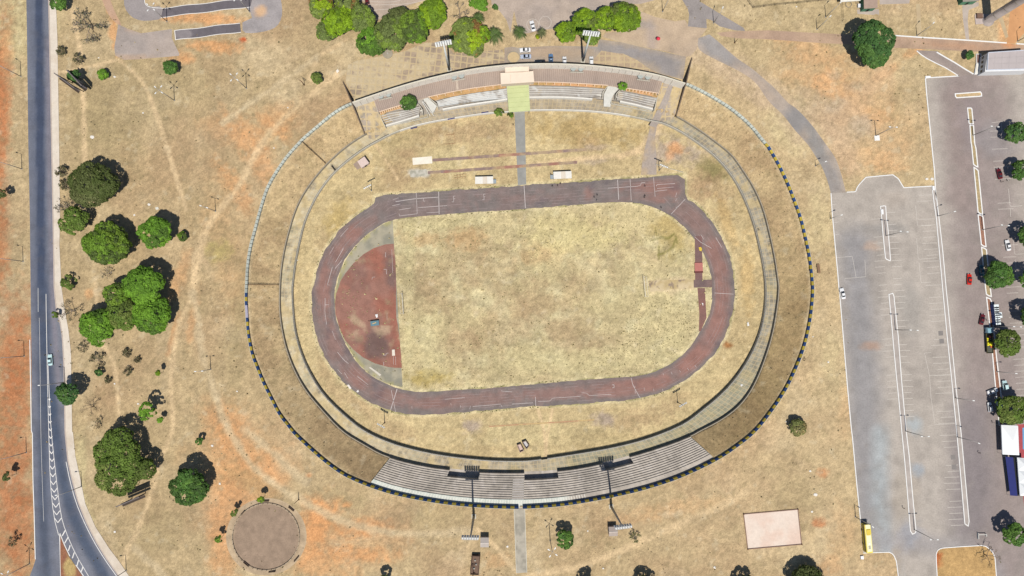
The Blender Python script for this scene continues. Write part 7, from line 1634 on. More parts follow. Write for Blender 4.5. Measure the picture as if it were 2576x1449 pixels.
# small kiosks at the top edge
def kiosk(roofpts, z, label, wallc, roofc, awn=None):
    q = g(roofpts, z); o = empty('kiosk', (*q.mean(0), 0)); tag(o, label, 'kiosk'); c_ = q.mean(0)
    MB().prism([tuple(c_+(x-c_)*.9) for x in q], 0, z-.1).build('wall', mat('kiosk_wall_%d%d' % wallc[:2], wallc, nsc=.8), o); MB().prism([tuple(x) for x in q], z-.1, z+.08).build('roof', mat('kiosk_roof_%d%d' % roofc[:2], roofc, nsc=.8, namt=.15), o)
    e = (q[2]+q[3])/2; d = q[2]-q[3]; MB().box((*(c_+(e-c_)*.91), 1.1), (1.0, .08, 2.1), math.atan2(d[1], d[0])).build('door', DKW, o); return o
kiosk(tl(3,0,[(962,-60),(1100,-60),(1102,80),(965,88)]), 3.6, 'small green walled kiosk with a brown roof at the top edge', (92,140,112), (176,152,136))
kiosk(tl(3,0,[(1955,-90),(2120,-90),(2122,10),(1960,18)]), 3.6, 'green and red kiosk cut by the top edge left of the tall tower', (96,146,116), (160,150,140))
o = empty('red_step', P1(*tl(3,0,[(1972,26)])[0], 0)); tag(o, 'red painted step in front of the green and red kiosk', 'step'); MB().box((*G(*tl(3,0,[(1968,24)])[0]), .2), (2.4, 1.6, .4)).build('step_block', mat('red_paint', (186,48,60)), o); MB().box((*G(*tl(3,0,[(1968,34)])[0]), .08), (2.4, 1.0, .16)).build('lower_step', mat('red_paint', (186,48,60)), o)
b = MB()
for pts in (tl(3,0,[(895,95),(1115,92),(1120,150),(1085,140),(1060,150),(900,140)]), tl(3,0,[(1955,40),(2120,20),(2120,60),(2020,100),(2010,200),(2025,400),(1990,395),(1962,200),(1955,100)]), tl(3,0,[(1120,-60),(1440,-60),(1420,35),(1125,45)])):
    sheet('concrete_apron', g(pts), Z1, lambda xy: np.repeat(L3(190,176,164)[None], len(xy), 0)*(1+(fbm(xy, 2, 5)-.5)[:, None]*.4), CONC, .8)
q = g(tl(3,0,[(725,-60),(935,-60),(930,8),(730,20)]), 3); o = empty('white_shelter', (*q.mean(0), 0)); tag(o, 'white roofed shelter at the top edge left of the green walled kiosk', 'shelter'); MB().prism([tuple(x) for x in q], 2.9, 3.05).build('roof', WHC, o)
for x in q: MB().tube((*(q.mean(0)+(x-q.mean(0))*.9), 0), (*(q.mean(0)+(x-q.mean(0))*.9), 2.9), .08).build('post', GALV, o)
o = empty('white_box', P1(*tl(3,0,[(914,66)])[0], 0)); tag(o, 'small white box unit left of the green walled kiosk', 'box'); MB().box((*G(*tl(3,0,[(914,66)])[0]), .5), (1.6, 1.4, 1.0)).build('box_body', WHC, o); MB().box((*G(*tl(3,0,[(914,66)])[0]), 1.03), (1.7, 1.5, .08)).build('lid', WALLW, o)
o = empty('tyre_ring', P1(*tl(3,0,[(810,45)])[0], 0)); tag(o, 'dark ring half sunk in the grass below the white roofed shelter', 'ring'); an = np.linspace(0, 2*math.pi, 25); c_ = G(*tl(3,0,[(810,45)])[0]); MB().wall(np.c_[c_[0]+1.25*np.cos(an), c_[1]+1.25*np.sin(an)], .18, -.1, .3).build('ring_body', DARKC, o)
# tall round concrete tower leaning out of the frame by perspective
c0, c1 = g(tl(3,0,[(2212,205),(2214,205)]), 0); o = empty('concrete_tower', (*c0, 0)); tag(o, 'tall round concrete tower rising out of the frame at the upper right corner', 'tower')
TWR = mat('streaked_concrete', (176,164,158), nsc=.25, namt=.3)
MB().lathe([(2.6, -.2), (2.6, .2), (1.75, .5), (1.75, 34), (1.9, 34.2), (1.9, 36), (1.7, 36.2)], (*c0, 0), 28).build('shaft', TWR, o, True)
for z in (6, 12, 18, 24, 30): MB().lathe([(1.765, z), (1.8, z+.05), (1.8, z+.2), (1.765, z+.25)], (*c0, 0), 28).build('joint_ring', DARKC, o)
b = MB()
for s in (-.22, .22): b.box((c0[0]-1.85, c0[1]+s, 17), (.06, .06, 33))
b.build('ladder', DKMET, o)
q = g(tl(3,0,[(2080,145),(2185,140),(2195,238),(2088,245)]), .2); o = empty('square_plinth', (*q.mean(0), 0)); tag(o, 'square concrete base beside the foot of the tall tower', 'base'); MB().prism([tuple(x) for x in q], -.1, .25).build('slab', mat('pinkish_concrete', (196,180,172)), o); MB().box((*(q.mean(0)+np.array([-.6, 1.2])), .6), (2.4, 2.0, .7)).build('hatch', mat('brown_hatch', (128,100,84)), o)
for k, pts in enumerate((tl(3,0,[(1490,40),(1530,40),(1545,370),(1505,365)]), tl(3,0,[(2320,180),(2360,170),(2420,370),(2390,385)]))):
    sheet('worn_path', g(pts), Z1, lambda xy: mixc(np.repeat(L3(190,166,134)[None], len(xy), 0), LG(206,182,130), fbm(xy, 3, 5)), CONC, .8)
sheet('dirt_track', g(tl(3,0,[(2440,60),(2520,20),(2660,-60),(2700,200),(2480,440),(2405,435)])), Z1-.001, lambda xy: np.repeat(L3(214,160,112)[None], len(xy), 0)*(1+(fbm(xy, 3, 5)-.5)[:, None]*.35), CONC, 1.0)
# fence lines of the plots at the top
def wirefence(pts, label, h=1.8, z=0.0):
    p_ = g(pts, z); o = empty('wire_fence', (*p_[0], z)); tag(o, label, 'fence'); b = MB(); q = resample(p_, max(2, len(p_)))
    for zz in (.3, .9, 1.5, h): b.wall(q, .04, z+zz-.02, z+zz+.02)
    b.build('wires', DKMET, o); L = np.linalg.norm(np.diff(p_, axis=0), axis=1).sum()
    for x in resample(p_, max(2, int(L/4))): MB().tube((*x, z-.2), (*x, z+h+.1), .07).build('post', DKMET, o)
wirefence(tl(2,0,[(2332,-40),(2340,95),(2576,62),(2600,58)])+tl(3,0,[(250,40),(720,-10)]), 'thin wire fence round the empty plot at the top right')
wirefence(tl(3,0,[(726,-20),(735,100),(745,215)]), 'wire fence running down from the white roofed shelter')

# --- on the field
def hut(c, r, pts, z, label, wallc, roofc, base=FZ, name='hut', ridge=True, opening=None):
    q = g(tl(c, r, pts), base+z); o = empty(name, (*q.mean(0), base)); tag(o, label, 'hut' if name == 'hut' else name.split('_')[-1]); c_ = q.mean(0)
    wq = [tuple(c_+(x-c_)*.92) for x in q]; MB().prism(wq, base-.1, base+z-.05).build('wall', mat('hut_wall_%d%d%d' % wallc, wallc, nsc=1), o)
    m = mat('hut_roof_%d%d%d' % roofc, roofc, nsc=.9, namt=.12)
    if ridge:
        a, d = (q[0]+q[3])/2, (q[1]+q[2])/2
        MB().add([(*q[0], base+z), (*q[1], base+z), (*d, base+z+.55), (*a, base+z+.55), (*q[3], base+z), (*q[2], base+z)], [(0, 1, 2, 3)[::-1], (3, 2, 5, 4)[::-1], (0, 3, 4), (1, 5, 2)]).build('roof', m, o)
        MB().tube((*a, base+z+.56), (*d, base+z+.56), .13, None, 6).build('ridge_cap', mat('ridge_tile', (238,226,214)), o)
    else: MB().prism([tuple(x) for x in q], base+z-.05, base+z+.1).build('roof', m, o)
    e = (q[2]+q[3])/2; d = q[2]-q[3]; MB().box((*(c_+(e-c_)*.925), base+.95), (.8, .06, 1.8), math.atan2(d[1], d[0])).build('door', DKW, o)
    return o
hut(1,1,[(1020,175),(1090,125),(1138,190),(1062,242)], 2.4, 'pinkish roofed hut beside the walkway at the upper left of the field', (196,176,166), (222,200,190), ridge=False)
sheet('hut_floor', g(tl(1,1,[(978,205),(1018,172),(1058,238),(1020,258)]), FZ), FZ+Z1, lambda xy: np.repeat(L3(168,148,134)[None], len(xy), 0), CONC, .6)
hut(1,3,[(2258,1062),(2343,1062),(2343,1160),(2258,1160)], 2.8, 'small grey gabled hut with a white ridge left of the footbridge path', (168,160,150), (186,176,168), 0.0)
hut(2,3,[(972,955),(1060,952),(1064,1046),(976,1050)], 2.8, 'small grey gabled hut with a white ridge below the right floodlight mast', (150,136,126), (178,164,154), 0.0)
o = hut(1,3,[(2172,1240),(2258,1236),(2240,1425),(2154,1420)], 1.4, 'dark brown transformer shed at the bottom edge', (80,60,48), (122,98,82), 0.0, 'transformer_shed', False)
q = g(tl(1,3,[(2180,1232),(2255,1235),(2240,1420),(2160,1416)]), .0); b = MB(); b.wall(q, .25, 0, 1.9, closed=True); b.build('screen_wall', mat('hut_wall_806048', (80,60,48)), o)
for x, y in ((2205,1290),(2215,1330),(2195,1370)): p_ = G(*tl(1,3,[(x, y)])[0], 1.6); MB().lathe([(.3, 0), (.34, .5), (.12, .7), (.1, 1.0)], (*p_, 1.4), 10).build('insulator', PALE, o)
def dugout(c, r, pts, side, label):
    q = g(tl(c, r, pts), FZ+2.3); o = empty('dugout', (*q.mean(0), FZ)); tag(o, label, 'dugout', 'team dugouts by the track'); c_ = q.mean(0)
    for k, (u0, u1, col) in enumerate(((0, .42, WHC), (.42, .67, mat('cream_panel', (226,214,196))), (.67, 1, WHC))):
        a, d_, e, f = q[0]*(1-u0)+q[1]*u0, q[0]*(1-u1)+q[1]*u1, q[3]*(1-u1)+q[2]*u1, q[3]*(1-u0)+q[2]*u0; MB().prism([tuple(a), tuple(d_), tuple(e), tuple(f)], FZ+2.2, FZ+2.32-.003*k).build('roof_panel', col, o)
    b = MB(); b.wall(q[[0, 1]], .15, FZ, FZ+2.2); b.build('back_wall', PALE, o)
    for i, j in ((0, 3), (1, 2)): MB().wall(q[[i, j]]*.97+c_*.03, .12, FZ, FZ+2.2).build('side_wall', PALE, o)
    MB().wall((q[[0, 1]]*.75+q[[3, 2]]*.25), .4, FZ+.1, FZ+.48).build('bench', GREYC, o)
    s = (q[1]+q[2])/2 if side > 0 else (q[0]+q[3])/2; MB().box((s[0]+side*.6, s[1]-.3, FZ+.5), (1.3, 1.6, 1.0)).build('side_box', mat('blue_grey_box', (160,170,176)), o)
dugout(1,1,[(2205,330),(2385,325),(2388,398),(2205,402)], 1, 'white roofed dugout with a box on its right, left of the field path')
dugout(2,1,[(415,280),(598,272),(601,345),(420,352)], -1, 'white roofed dugout with a box on its left, right of the field path')
def goal(c, r, x0, y0, x1, y1, c2, r2, back, label):
    a, d = G(*tl(c, r, [(x0, y0)])[0], FZ+2.4), G(*tl(c2, r2, [(x1, y1)])[0], FZ+2.4); o = empty('goal', (*((a+d)/2), FZ)); tag(o, label, 'goal', 'football goals')
    MB().tube((*a, FZ+2.44), (*d, FZ+2.44), .09).build('crossbar', WHC, o)
    for p_ in (a, d):
        MB().tube((*p_, FZ), (*p_, FZ+2.44), .09).build('post', WHC, o); q = p_+np.array([back, 0]); MB().tube((*p_, FZ+2.44), (*q, FZ+.05), .05).build('stay', WHC, o)
    MB().tube((*(a+np.array([back, 0])), FZ+.05), (*(d+np.array([back, 0])), FZ+.05), .05).build('ground_bar', WHC, o)
goal(1,2,1468,55,1482,258,1,2,-1.6,'white football goal at the left end of the lawn')
goal(2,1,1326,1335,1344,85,2,2,1.6,'white football goal at the right end of the lawn')
# boxes, slabs and gear on the field
def boxes(c, r, pts, h, label, colw, colin, name, cat, base=FZ):
    q = g(tl(c, r, pts), base+h); o = empty(name, (*q.mean(0), base)); tag(o, label, cat); b = MB(); b.wall(q, .25, base-.1, base+h, closed=True); b.build('rim', mat('rim_%d%d' % colw[:2], colw), o); MB().prism([tuple(x) for x in q], base-.1, base+h*.3).build('floor', mat('pit_%d%d' % colin[:2], colin, nsc=1.5, namt=.2), o); return o
boxes(2,3,[(52,135),(85,122),(118,188),(80,206)], 1.4, 'open pink floored concrete box, left of the pair on the lower field', (176,150,132), (216,190,180), 'open_pit', 'pit')
boxes(2,3,[(104,105),(138,90),(172,140),(148,172),(130,150)], 1.4, 'open concrete box with rubble, right of the pair on the lower field', (150,128,112), (206,204,206), 'open_pit', 'pit')
o = empty('landing_mat', P1(*tl(2,1,[(1880,1240)])[0], FZ)); tag(o, 'red landing mat on the runway at the right end of the lawn', 'mat'); q = g(tl(2,1,[(1838,1195),(1918,1193),(1922,1288),(1840,1290)]), FZ+.5); MB().prism([tuple(x) for x in q], FZ+.02, FZ+.5).build('mat_body', mat('red_mat', (190,122,112)), o); q2 = g(tl(2,1,[(1836,1282),(1924,1280),(1925,1294),(1837,1298)]), FZ+.6); MB().prism([tuple(x) for x in q2], FZ+.02, FZ+.62).build('end_bar', mat('dark_red_bar', (110,60,58)), o)
o = empty('yellow_sheet', P1(*tl(2,1,[(1893,1058)])[0], FZ)); tag(o, 'yellow sheet lying at the inner edge of the track', 'sheet'); q = g(tl(2,1,[(1878,1040),(1900,1036),(1912,1055),(1905,1080),(1885,1072)]), FZ); MB().prism([tuple(x) for x in q], FZ+.016, FZ+.10).build('sheet_body', mat('yellow_sheet', (226,196,70)), o)
def slab(c, r, pts, label, colr, name='concrete_slab', cat='slab', base=FZ, h=.14):
    q = g(tl(c, r, pts), base); o = empty(name, (*q.mean(0), base)); tag(o, label, cat); MB().prism([tuple(x) for x in q], base-.05, base+h).build('slab_body', mat('slab_%d%d%d' % colr, colr), o); c_ = q.mean(0); MB().prism([tuple(c_+(x-c_)*.86) for x in q], base+h, base+h+.04).build('slab_top', mat('slab_%d%d%d' % colr, colr), o)
slab(1,2,[(1368,620),(1396,618),(1400,680),(1370,682)], 'pale slab on the red apron near its lower right corner', (232,222,206)); slab(1,2,[(1198,268),(1225,262),(1226,292),(1212,302)], 'white board lying above the blue cart on the red apron', (240,238,236))
slab(1,2,[(915,975),(935,970),(962,1008),(945,1018)], 'white slab at the outer edge of the track, lower left', (240,232,222)); slab(1,2,[(1010,1040),(1030,1020),(1036,1045),(1018,1050)], 'small broken white slab on the track, lower left', (236,230,226))
slab(1,2,[(1135,800),(1150,790),(1262,870),(1248,888)], 'row of pale throwing slabs on the grey apron paving', (214,206,190)); slab(2,2,[(2365,350),(2378,342),(2388,378),(2368,384)], 'white object lying on the grass near the right walkway', (240,238,232), 'white_plate', 'plate'); slab(2,2,[(2298,970),(2316,966),(2322,978),(2302,994)], 'white object lying on the lower right walkway', (232,230,226), 'white_plate', 'plate', WZ)
slab(2,2,[(1908,150),(1924,152),(1922,182)], 'small white triangle on the run up spur', (240,236,232), 'white_plate', 'plate')
o = empty('hand_cart', P1(*tl(1,2,[(1198,355)])[0], FZ), .12); tag(o, 'teal equipment cart with dark wheels on the red apron', 'cart')
MB().box((0, 0, .62), (4.6, 2.4, .16)).build('tray', mat('teal_tray', (104,138,150)), o, local=True); MB().box((-.2, .1, .74), (2.2, .5, .1), .2).build('load', mat('tan_load', (206,180,130)), o, local=True)
b = MB().box((0, 1.3, .75), (4.9, .14, .5)); b.build('tail_rail', DKMET, o, local=True)
for x in (-2.1, 2.1):
    for y in (-.9, .9): MB().lathe([(.12, -.08), (.32, -.08), (.32, .08), (.12, .08)], (x, y, .32), 12, 'X').build('wheel', TYRE, o, local=True)
MB().tube((-2.3, 1.2, .6), (-3.6, 1.6, .45), .06).build('handle', DKMET, o, local=True)
o.scale = (.76, .85, 1)
# hurdles stacked on the grass
HUR = mat('rusty_hurdle', (196,140,100), .8, nsc=4); hp = None
for k in range(8):
    px, py = tl(1,1,[(2012+28*(k % 4), 325 + 24*(k//4)-5*(k % 4))])[0]
    if hp is None:
        hp = o = empty('hurdle', (0, 0, 0))
        MB().box((0, 0, .95), (1.2, .07, .09)).build('top_bar', HUR, o)
        for s in (-.55, .55): MB().box((s, 0, .46), (.06, .06, .92)).build('upright', HUR, o); MB().box((s, .35, .04), (.06, .75, .07)).build('foot', HUR, o)
    else: o = copy_tree(hp)
    o.location = (*G(px, py, FZ), FZ); o.rotation_euler = (0, 0, -.1+.05*(k % 3)); tag(o, 'rusty hurdle in the cluster left of the left dugout', 'hurdle', 'rusty hurdles on the grass')
# long low frames lying on the grass left of the field path
for c, r, pts, lab in ((1,0,[(1915,1362),(1985,1352),(1990,1340),(1998,1420)],'thin rusty pipe frame on the grass below the promenade'),):
    pass
def frame(pts, label, z, h=.5, name='pipe_rack', col=HUR):
    p_ = g(pts, z); o = empty(name, (*p_[0], z)); tag(o, label, 'frame'); b = MB()
    b.wall(p_, .09, z+h-.06, z+h); b.build('top_pipe', col, o)
    for x in p_: MB().tube((*x, z), (*x, z+h), .05).build('leg', col, o)
frame(z1([(1450,1125),(1565,1110),(1572,1085),(1590,1240),(1450,1255)]), 'rusty pipe frame lying on the upper field left of the path', FZ)
frame(tl(2,1,[(1442,208),(1550,242),(1720,288)]), 'white pipe barrier along the edge of the asphalt patch', FZ, .7, 'pipe_barrier', WHC)
# bench-like timber rack right of the stadium wall
o = empty('timber_rack', P1(*tl(3,1,[(503,1255)])[0], 0), .1); tag(o, 'brown timber rack on the grass just outside the right side of the wall', 'rack')
for x in (-.4, 0, .4): MB().box((x, 0, .7), (.3, 3.7, .1)).build('plank', mat('pale_plank', (158,126,98), .9, nsc=3), o, local=True)
for x in (-.45, .45):
    for y in (-1.7, 1.7): MB().box((x, y, .33), (.12, .12, .66)).build('leg', WOOD, o, local=True)
# pink sand court with its low border
q = g(tl(2,3,[(2330,826)])+tl(3,3,[(300,778),(338,1130)])+tl(2,3,[(2372,1178)]), .1); sheet('sand_court', q, .05, lambda xy: np.clip(mixc(np.repeat(L3(236,218,202)[None], len(xy), 0), L3(230,204,186), sst(.4, .7, fbm(xy, 6, 5)))*(1+(fbm(xy, 1.5, 9)-.5)[:, None]*.12), .01, .85), CONC, .8)
o = empty('court_border', (*q.mean(0), 0)); tag(o, 'low brown border wall around the pink sand court', 'border'); b = MB(); b.wall(q, .3, -.1, .32, closed=True); b.build('border_wall', mat('brown_border', (150,120,104), nsc=1.5, namt=.2), o); 
for x in q: MB().box((*x, .25), (.4, .4, .75)).build('corner_post', WOOD, o)
# fenced gravel circle
cc_ = G(670, 1350); rr_ = 13.3
an = np.linspace(0, 2*math.pi, 90, endpoint=False)
sheet('gravel_circle', np.c_[cc_[0]+16*np.cos(an), cc_[1]+15.2*np.sin(an)], Z1-.002, lambda xy: np.clip(mixc(mixc(np.repeat(L3(180,158,130)[None], len(xy), 0), L3(160,138,118), sst(13.6, 12.6, np.hypot(*(xy-cc_).T))), LG(196,168,124), sst(13.4, 15.6, np.hypot(*(xy-cc_).T)+(fbm(xy, 3, 77)-.5)*4)*.9)*(1+(fbm(xy, 1.4, 9)-.5)[:, None]*.4), .01, .8), TRK, .7)
o = empty('ring_fence', (*cc_, 0)); tag(o, 'round post and rail fence enclosing the gravel circle', 'fence')
RF = mat('pale_timber', (190,172,146), nsc=2); b = MB(); ring_ = np.c_[cc_[0]+rr_*np.cos(an), cc_[1]+rr_*.985*np.sin(an)]; b.wall(ring_, .2, .52, .68, closed=True); b.build('rail', RF, o); pmh = None
for k in range(0, 90, 2):
    if pmh is None: p_ = MB().box((0, 0, .35), (.2, .2, .8)).build('post', mat('dark_post', (96,82,70))); pmh = p_.data
    else: p_ = bpy.data.objects.new('post', pmh); C.objects.link(p_)
    p_.parent = o; p_.location = (ring_[k, 0]-cc_[0], ring_[k, 1]-cc_[1], 0)
for c, r, x0, y0, x1, y1, lab in ((1,3,332,745,386,790,'dark bench at the upper right of the gravel circle'),(1,3,385,1300,432,1245,'dark bench at the lower right of the gravel circle'),(1,3,130,1402,200,1395,'dark bench at the bottom of the gravel circle'),(0,3,2458,1300,2512,1345,'dark bench at the lower left of the gravel circle'),(0,3,2425,835,2465,790,'dark bench at the upper left of the gravel circle'),(1,3,78,690,135,688,'dark bench at the top of the gravel circle')):
    a, d = G(*tl(c, r, [(x0, y0)])[0]), G(*tl(c, r, [(x1, y1)])[0]); o = empty('bench', (*((a+d)/2), 0), math.atan2(*(d-a)[::-1])); tag(o, lab, 'bench', 'benches round the gravel circle'); L = float(np.hypot(*(d-a)))
    bw_ = mat('dark_bench_wood', (84,66,54), nsc=3); MB().box((0, 0, .45), (L, .42, .08)).build('seat', bw_, o, local=True); MB().box((0, -.24, .75), (L, .06, .4)).build('backrest', bw_, o, local=True)
    for s in (-1, 1): MB().box((s*(L/2-.2), 0, .2), (.12, .4, .42)).build('leg', bw_, o, local=True)
# billboards
def billboard(p0, p1, zlo, zhi, label, legs=2):
    a, d = G(*p0, zhi), G(*p1, zhi); c_ = (a+d)/2; L = float(np.hypot(*(d-a))); o = empty('billboard', (*c_, 0), math.atan2(*(d-a)[::-1])); tag(o, label, 'billboard', 'billboards by the road')
    MB().box((0, 0, (zlo+zhi)/2), (L, .22, zhi-zlo)).build('panel', mat('billboard_panel', (150,148,158)), o, local=True); MB().box((0, 0, zhi+.06), (L+.2, .4, .14)).build('top_rail', mat('rail_grey', (120,112,110)), o, local=True)
    for s in np.linspace(-.3, .3, legs): MB().tube((s*L, .2, 0), (s*L, .2, zhi-.3), .16).build('post', DKMET, o, local=True)
    MB().box((0, -.7, zlo-.1), (L, .9, .06)).build('catwalk', DKMET, o, local=True)
billboard(*tl(0,0,[(545,735),(745,882)]), 5, 9, 'big dark billboard at the roadside, left one of the pair meeting at an angle'); billboard(*tl(0,0,[(672,705),(820,862)]), 3.5, 7.5, 'big dark billboard at the roadside, right one of the pair crossed by the bluish tree')
billboard(*tl(0,3,[(1168,752),(1400,655)]), 4.5, 8.5, 'billboard seen edge on below the very large ragged olive tree')
# white concrete pads, boxes and litter
slab(3,0,[(1068,1365),(1120,1362),(1124,1414),(1072,1416)], 'square white concrete pad at the foot of the twin lamp post', (248,244,238), base=0.0); slab(1,0,[(805,712),(824,697),(838,716),(816,738)], 'white slab on the grass left of the paved forecourt', (244,236,222), base=0.0)
slab(3,3,[(925,1244),(955,1242),(957,1276),(927,1276)], 'white box like slab below the yellow bus', (250,250,250), base=0.0, h=.6); slab(3,0,[(1578,768),(1630,766),(1632,786),(1580,790)], 'white slab at the corner of the right car park kerb', (250,250,250), base=0.0, h=.4)
slab(3,1,[(1132,660),(1155,658),(1158,708),(1136,710)], 'white slab at the top of the first kerb island', (250,250,250), base=0.0, h=.4); slab(3,1,[(1648,424),(1670,424),(1672,466),(1652,466)], 'white slab where the two car parks meet', (250,250,250), base=0.0, h=.4)
slab(0,1,[(1562,640),(1590,632),(1602,655),(1572,664)], 'white board lying on the grass above the lone round bright tree', (226,222,208), base=0.0); slab(0,3,[(2202,510),(2220,508),(2224,530),(2204,532)], 'white slab on the grass right of the big rounded dark green tree', (240,232,216), base=0.0)
rs = random.Random(21); lt = None; WB = mat('white_litter', (236,230,220), .7, nsc=4)
for k, (c, r, x, y) in enumerate(((0,0,1155,775),(0,0,995,583),(0,0,930,1380),(0,0,1440,1138),(0,1,1500,610),(0,1,1353,715),(0,2,1155,963),(0,2,1390,1165),(0,2,2388,1040),(0,3,1157,1005),(0,3,2138,138),(1,0,322,1085),(1,1,182,42),(1,3,2530,1152),(2,3,2040,1362),(2,3,918,1372),(3,1,1598,352),(3,1,1650,352),(3,3,478,632),(3,3,440,802),(3,3,424,392),(3,2,605,745),(3,2,180,1345),(3,0,285,68),(3,2,450,490),(2,3,762,996),(1,1,418,1170))):
    px, py = tl(c, r, [(x, y)])[0]; fld = np.hypot(*(G(px, py)-CEN)) < 60
    s = rs.uniform(.5, 1.1)*(1.5 if k in (0, 2, 16, 17, 18, 19) else 1)
    o = MB().prism([(s*.6*math.cos(t)*rs.uniform(.7, 1.2), s*.5*math.sin(t)*rs.uniform(.7, 1.2)) for t in np.linspace(0, 6.28, 7)[:-1]], -.02, .18).build('paper_scrap', WB); zz = float(height(np.array([G(px, py)]))[0][0]); o.location = (*G(px, py, zz), zz); tag(o, 'small scrap of white rubbish lying on the dry ground', 'litter', 'scraps of white rubbish on the ground')
# red parasol in the yard
o = empty('parasol', P1(*tl(2,0,[(1463,406)])[0], 0)); tag(o, 'red parasol standing alone in the yard at the top', 'parasol'); MB().tube((0, 0, 0), (0, 0, 2.3), .05).build('pole', GALV, o, local=True); MB().lathe([(.8, 1.9), (.76, 1.95), (.4, 2.25), (.05, 2.4)], (0, 0, 0), 10).build('canopy', mat('red_canopy', (230,60,80), .7), o, local=True)
o = empty('yellow_planter', P1(*tl(2,0,[(257,372)])[0], 0)); tag(o, 'small yellow flowering clump left of the small pale palm', 'plant'); V, F, cc = crown(.9, 5, 'lime', nl=4); put('foliage', npmesh('foliage', V+np.array([0, 0, .5]), F, cc*np.array([1.6, 1.2, .6])), LEAF, o); limbs(.8, .8, .04, 3, 3).build('stem', BARK, o, local=True)
o = empty('round_planter', P1(*tl(2,0,[(20,580)])[0], 0)); tag(o, 'round paved planter ring behind the cream cabin', 'planter'); c_ = G(*tl(2,0,[(15,578)])[0]); MB().wall(np.c_[c_[0]+2.6*np.cos(an), c_[1]+2.4*np.sin(an)], .35, -.1, .3, closed=True).build('rim', DARKC, o); MB().prism([(c_[0]+2.5*math.cos(t), c_[1]+2.3*math.sin(t)) for t in an[::3]], -.1, .12).build('soil', mat('dry_soil', (206,182,140)), o)
o = empty('cable_drum', P1(*tl(1,0,[(1325,540)])[0], 0)); tag(o, 'grey round concrete disc at the foot of the fresh green tree', 'disc'); MB().lathe([(2.1, 0), (2.1, .3), (1.9, .36)], (0, 0, 0), 24).build('disc_body', DARKC, o, local=True); MB().lathe([(.4, .36), (.38, .44)], (0, 0, 0), 12).build('disc_lid', GREYC, o, local=True)

# ================================================================== PEOPLE
SKIN = mat('skin', (140,98,74), .6, nsc=6, namt=.06); SHIRT = mat('dark_shirt', (44,46,54), .85, nsc=5); TROUS = mat('dark_trousers', (38,38,44), .85, nsc=5); SHOE = mat('dark_shoes', (30,28,28), .7); HAIR = mat('black_hair', (28,24,22), .8); WSHIRT = mat('white_shirt', (230,228,224), .85); PINK = mat('pink_shirt', (206,120,130), .85)
def person_proto(pose):
    V = []; E = []; Rr = []
    def ch(pts, start=None):
        last = start
        for p, r in pts:
            V.append(p); Rr.append(r); k = len(V)-1
            if last is not None: E.append((last, k))
            last = k
        return last
    s = .28 if pose == 'walk' else 0.0
    pel = ch([((0, 0, .95), .125)]); che = ch([((0, 0, 1.12), .118), ((0, .0, 1.30), .135), ((0, 0, 1.42), .10)], pel); ch([((0, .01, 1.50), .055), ((0, .025, 1.58), .075), ((0, .03, 1.66), .095), ((0, .02, 1.74), .075)], che)
    for sg in (-1, 1):
        f = s*sg
        ch([((sg*.1, 0, .90), .085), ((sg*.11, f*.5+.02, .50), .058), ((sg*.11, f*.9-(.06 if f < 0 else 0), .10), .042), ((sg*.12, f*.9+.09, .05), .038), ((sg*.125, f*.9+.16, .04), .03)], pel)
        w = ch([((sg*.2, 0, 1.40), .062), ((sg*.255, -f*.5-.01, 1.13), .043), ((sg*.27, -f*.9+.06, .90), .03)], che)
        pm_ = ch([((sg*.275, -f*.95+.08, .84), .030)], w)
        for j, (dx, ln) in enumerate(((-.024, .070), (-.008, .080), (.008, .075), (.022, .058))):
            ch([((sg*.275, -f*.95+.085+dx, .79), .0095), ((sg*.272, -f*.95+.095+dx, .79-ln*.6), .0085), ((sg*.266, -f*.95+.105+dx, .79-ln), .0075)], pm_)
        ch([((sg*.262, -f*.95+.115, .82), .011), ((sg*.25, -f*.95+.13, .785), .0095)], pm_)
    me = bpy.data.meshes.new('body'); me.from_pydata(V, E, []); o = bpy.data.objects.new('body', me); C.objects.link(o)
    md = o.modifiers.new('skin', 'SKIN'); 
    for v, r in zip(me.skin_vertices[0].data, Rr): v.radius = (r, r*.86)
    me.skin_vertices[0].data[0].use_root = True
    o.modifiers.new('sub', 'SUBSURF').levels = 1; dg = bpy.context.evaluated_depsgraph_get(); m2 = bpy.data.meshes.new_from_object(o.evaluated_get(dg)); bpy.data.objects.remove(o); m2.name = 'body'
    for m in (SKIN, SHIRT, TROUS, SHOE): m2.materials.append(m)
    for p in m2.polygons:
        x, y, z = p.center; p.material_index = 3 if z < .1 else 2 if z < .98 and abs(x) < .2 else 1 if z < 1.46 and not (abs(x) > .2 and z < 1.15) else 0
        p.use_smooth = True
    r = empty('person', (0, 0, 0)); b_ = bpy.data.objects.new('body', m2); C.objects.link(b_); b_.parent = r
    MB().lathe([(.05, 1.62), (.106, 1.66), (.112, 1.72), (.09, 1.80), (.04, 1.835)], (0, 0, 0), 14).build('hair', HAIR, r, True)
    for sg in (-1, 1): MB().lathe([(.004, 0), (.012, .004), (.012, .012), (.004, .016)], (sg*.035, .112, 1.672), 8, 'Y').build('eye', HAIR, r); MB().box((sg*.1, .02, 1.66), (.02, .04, .06)).build('ear', SKIN, r)
    MB().add([(-.015, .11, 1.64), (.015, .11, 1.64), (0, .14, 1.635), (0, .11, 1.68)], [(0, 1, 2), (1, 3, 2), (0, 2, 3)]).build('nose', SKIN, r); MB().box((0, .115, 1.605), (.05, .012, .012)).build('mouth', mat('lips', (120,66,60)), r)
    return r
PP = {}
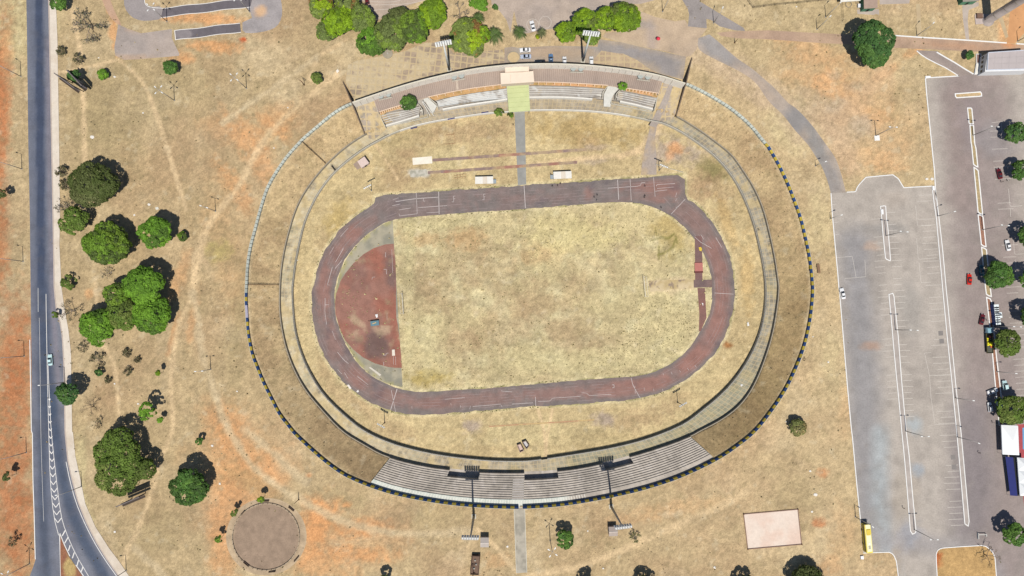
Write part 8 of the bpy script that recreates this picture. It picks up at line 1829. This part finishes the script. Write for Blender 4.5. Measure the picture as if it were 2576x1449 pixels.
def person(c, r, x, y, pose, rz, label, z=FZ, shirt=None):
    if pose not in PP: PP[pose] = o = person_proto(pose)
    else: o = copy_tree(PP[pose])
    px, py = tl(c, r, [(x, y)])[0]; o.location = (*G(px, py, z), z); o.rotation_euler = (0, 0, rz); o.name = 'person'; tag(o, label, 'person', 'people at the stadium')
    if shirt:
        for q in o.children:
            if q.name.startswith('body'): q.material_slots[1].link = 'OBJECT'; q.material_slots[1].material = shirt
    return o
for a in ((2,1,405,428,'stand',.3,'person in dark clothes on the track, leftmost of the three below the right dugout'),(2,1,457,420,'stand',2,'person in dark clothes on the track, middle of the three below the right dugout'),(2,1,487,402,'walk',1,'person in dark clothes at the track edge, rightmost of the three below the right dugout'),
          (2,1,391,312,'stand',0,'person in dark clothes beside the box of the right dugout'),(2,1,855,516,'walk',1.5,'person running on the track, uppermost of the group of three'),(2,1,825,538,'walk',1.5,'person running on the track, leftmost of the group of three'),(2,1,852,572,'walk',1.6,'person in a pale top on the track, lowest of the group of three'),
          (2,1,1334,428,'walk',1.5,'person running alone on the upper lanes near the red end of the track'),(2,1,1334,524,'walk',1.5,'person running on the inner lanes near the red end, upper of two'),(2,1,1329,540,'walk',1.5,'person running on the inner lanes near the red end, lower of two'),(2,1,1498,642,'walk',1.2,'person running alone at the start of the right bend')):
    person(*a, shirt=WSHIRT if 'pale top' in a[6] else None)
person(2,1,2476,868,'walk',0,'person walking on the right walkway', WZ)
person(2,0,2240-2180,1250,'stand',0,'person standing at the left edge of the upper field path', FZ) if False else person(2,0,12,1262,'stand',0,'person standing at the left edge of the upper field path', FZ)
person(0,2,2448,238,'stand',1,'person standing outside the left wall by the lilac panel', 0.0)
person(3,2,365,712,'walk',.5,'person outside the right wall, upper of two', 0.0); person(3,2,354,728,'stand',.5,'person outside the right wall, lower of two', 0.0)
person(3,3,2112,205,'walk',.8,'person crossing the dark asphalt left of the white tents', 0.0)
person(3,1,2340,385,'stand',0,'person near the dark red car, left of the two', 0.0); person(3,1,2402,372,'stand',0,'person in a white shirt near the dark red car, right of the two', 0.0, WSHIRT)
person(3,2,2252,1352,'walk',0,'person walking above the white peaked tent', 0.0, WSHIRT); person(3,2,2196,330,'stand',0,'person in a white shirt beside the dark maroon car', 0.0, WSHIRT)
person(3,3,1352,760,'stand',0,'person standing alone on the pale stain of the left car park', 0.0)
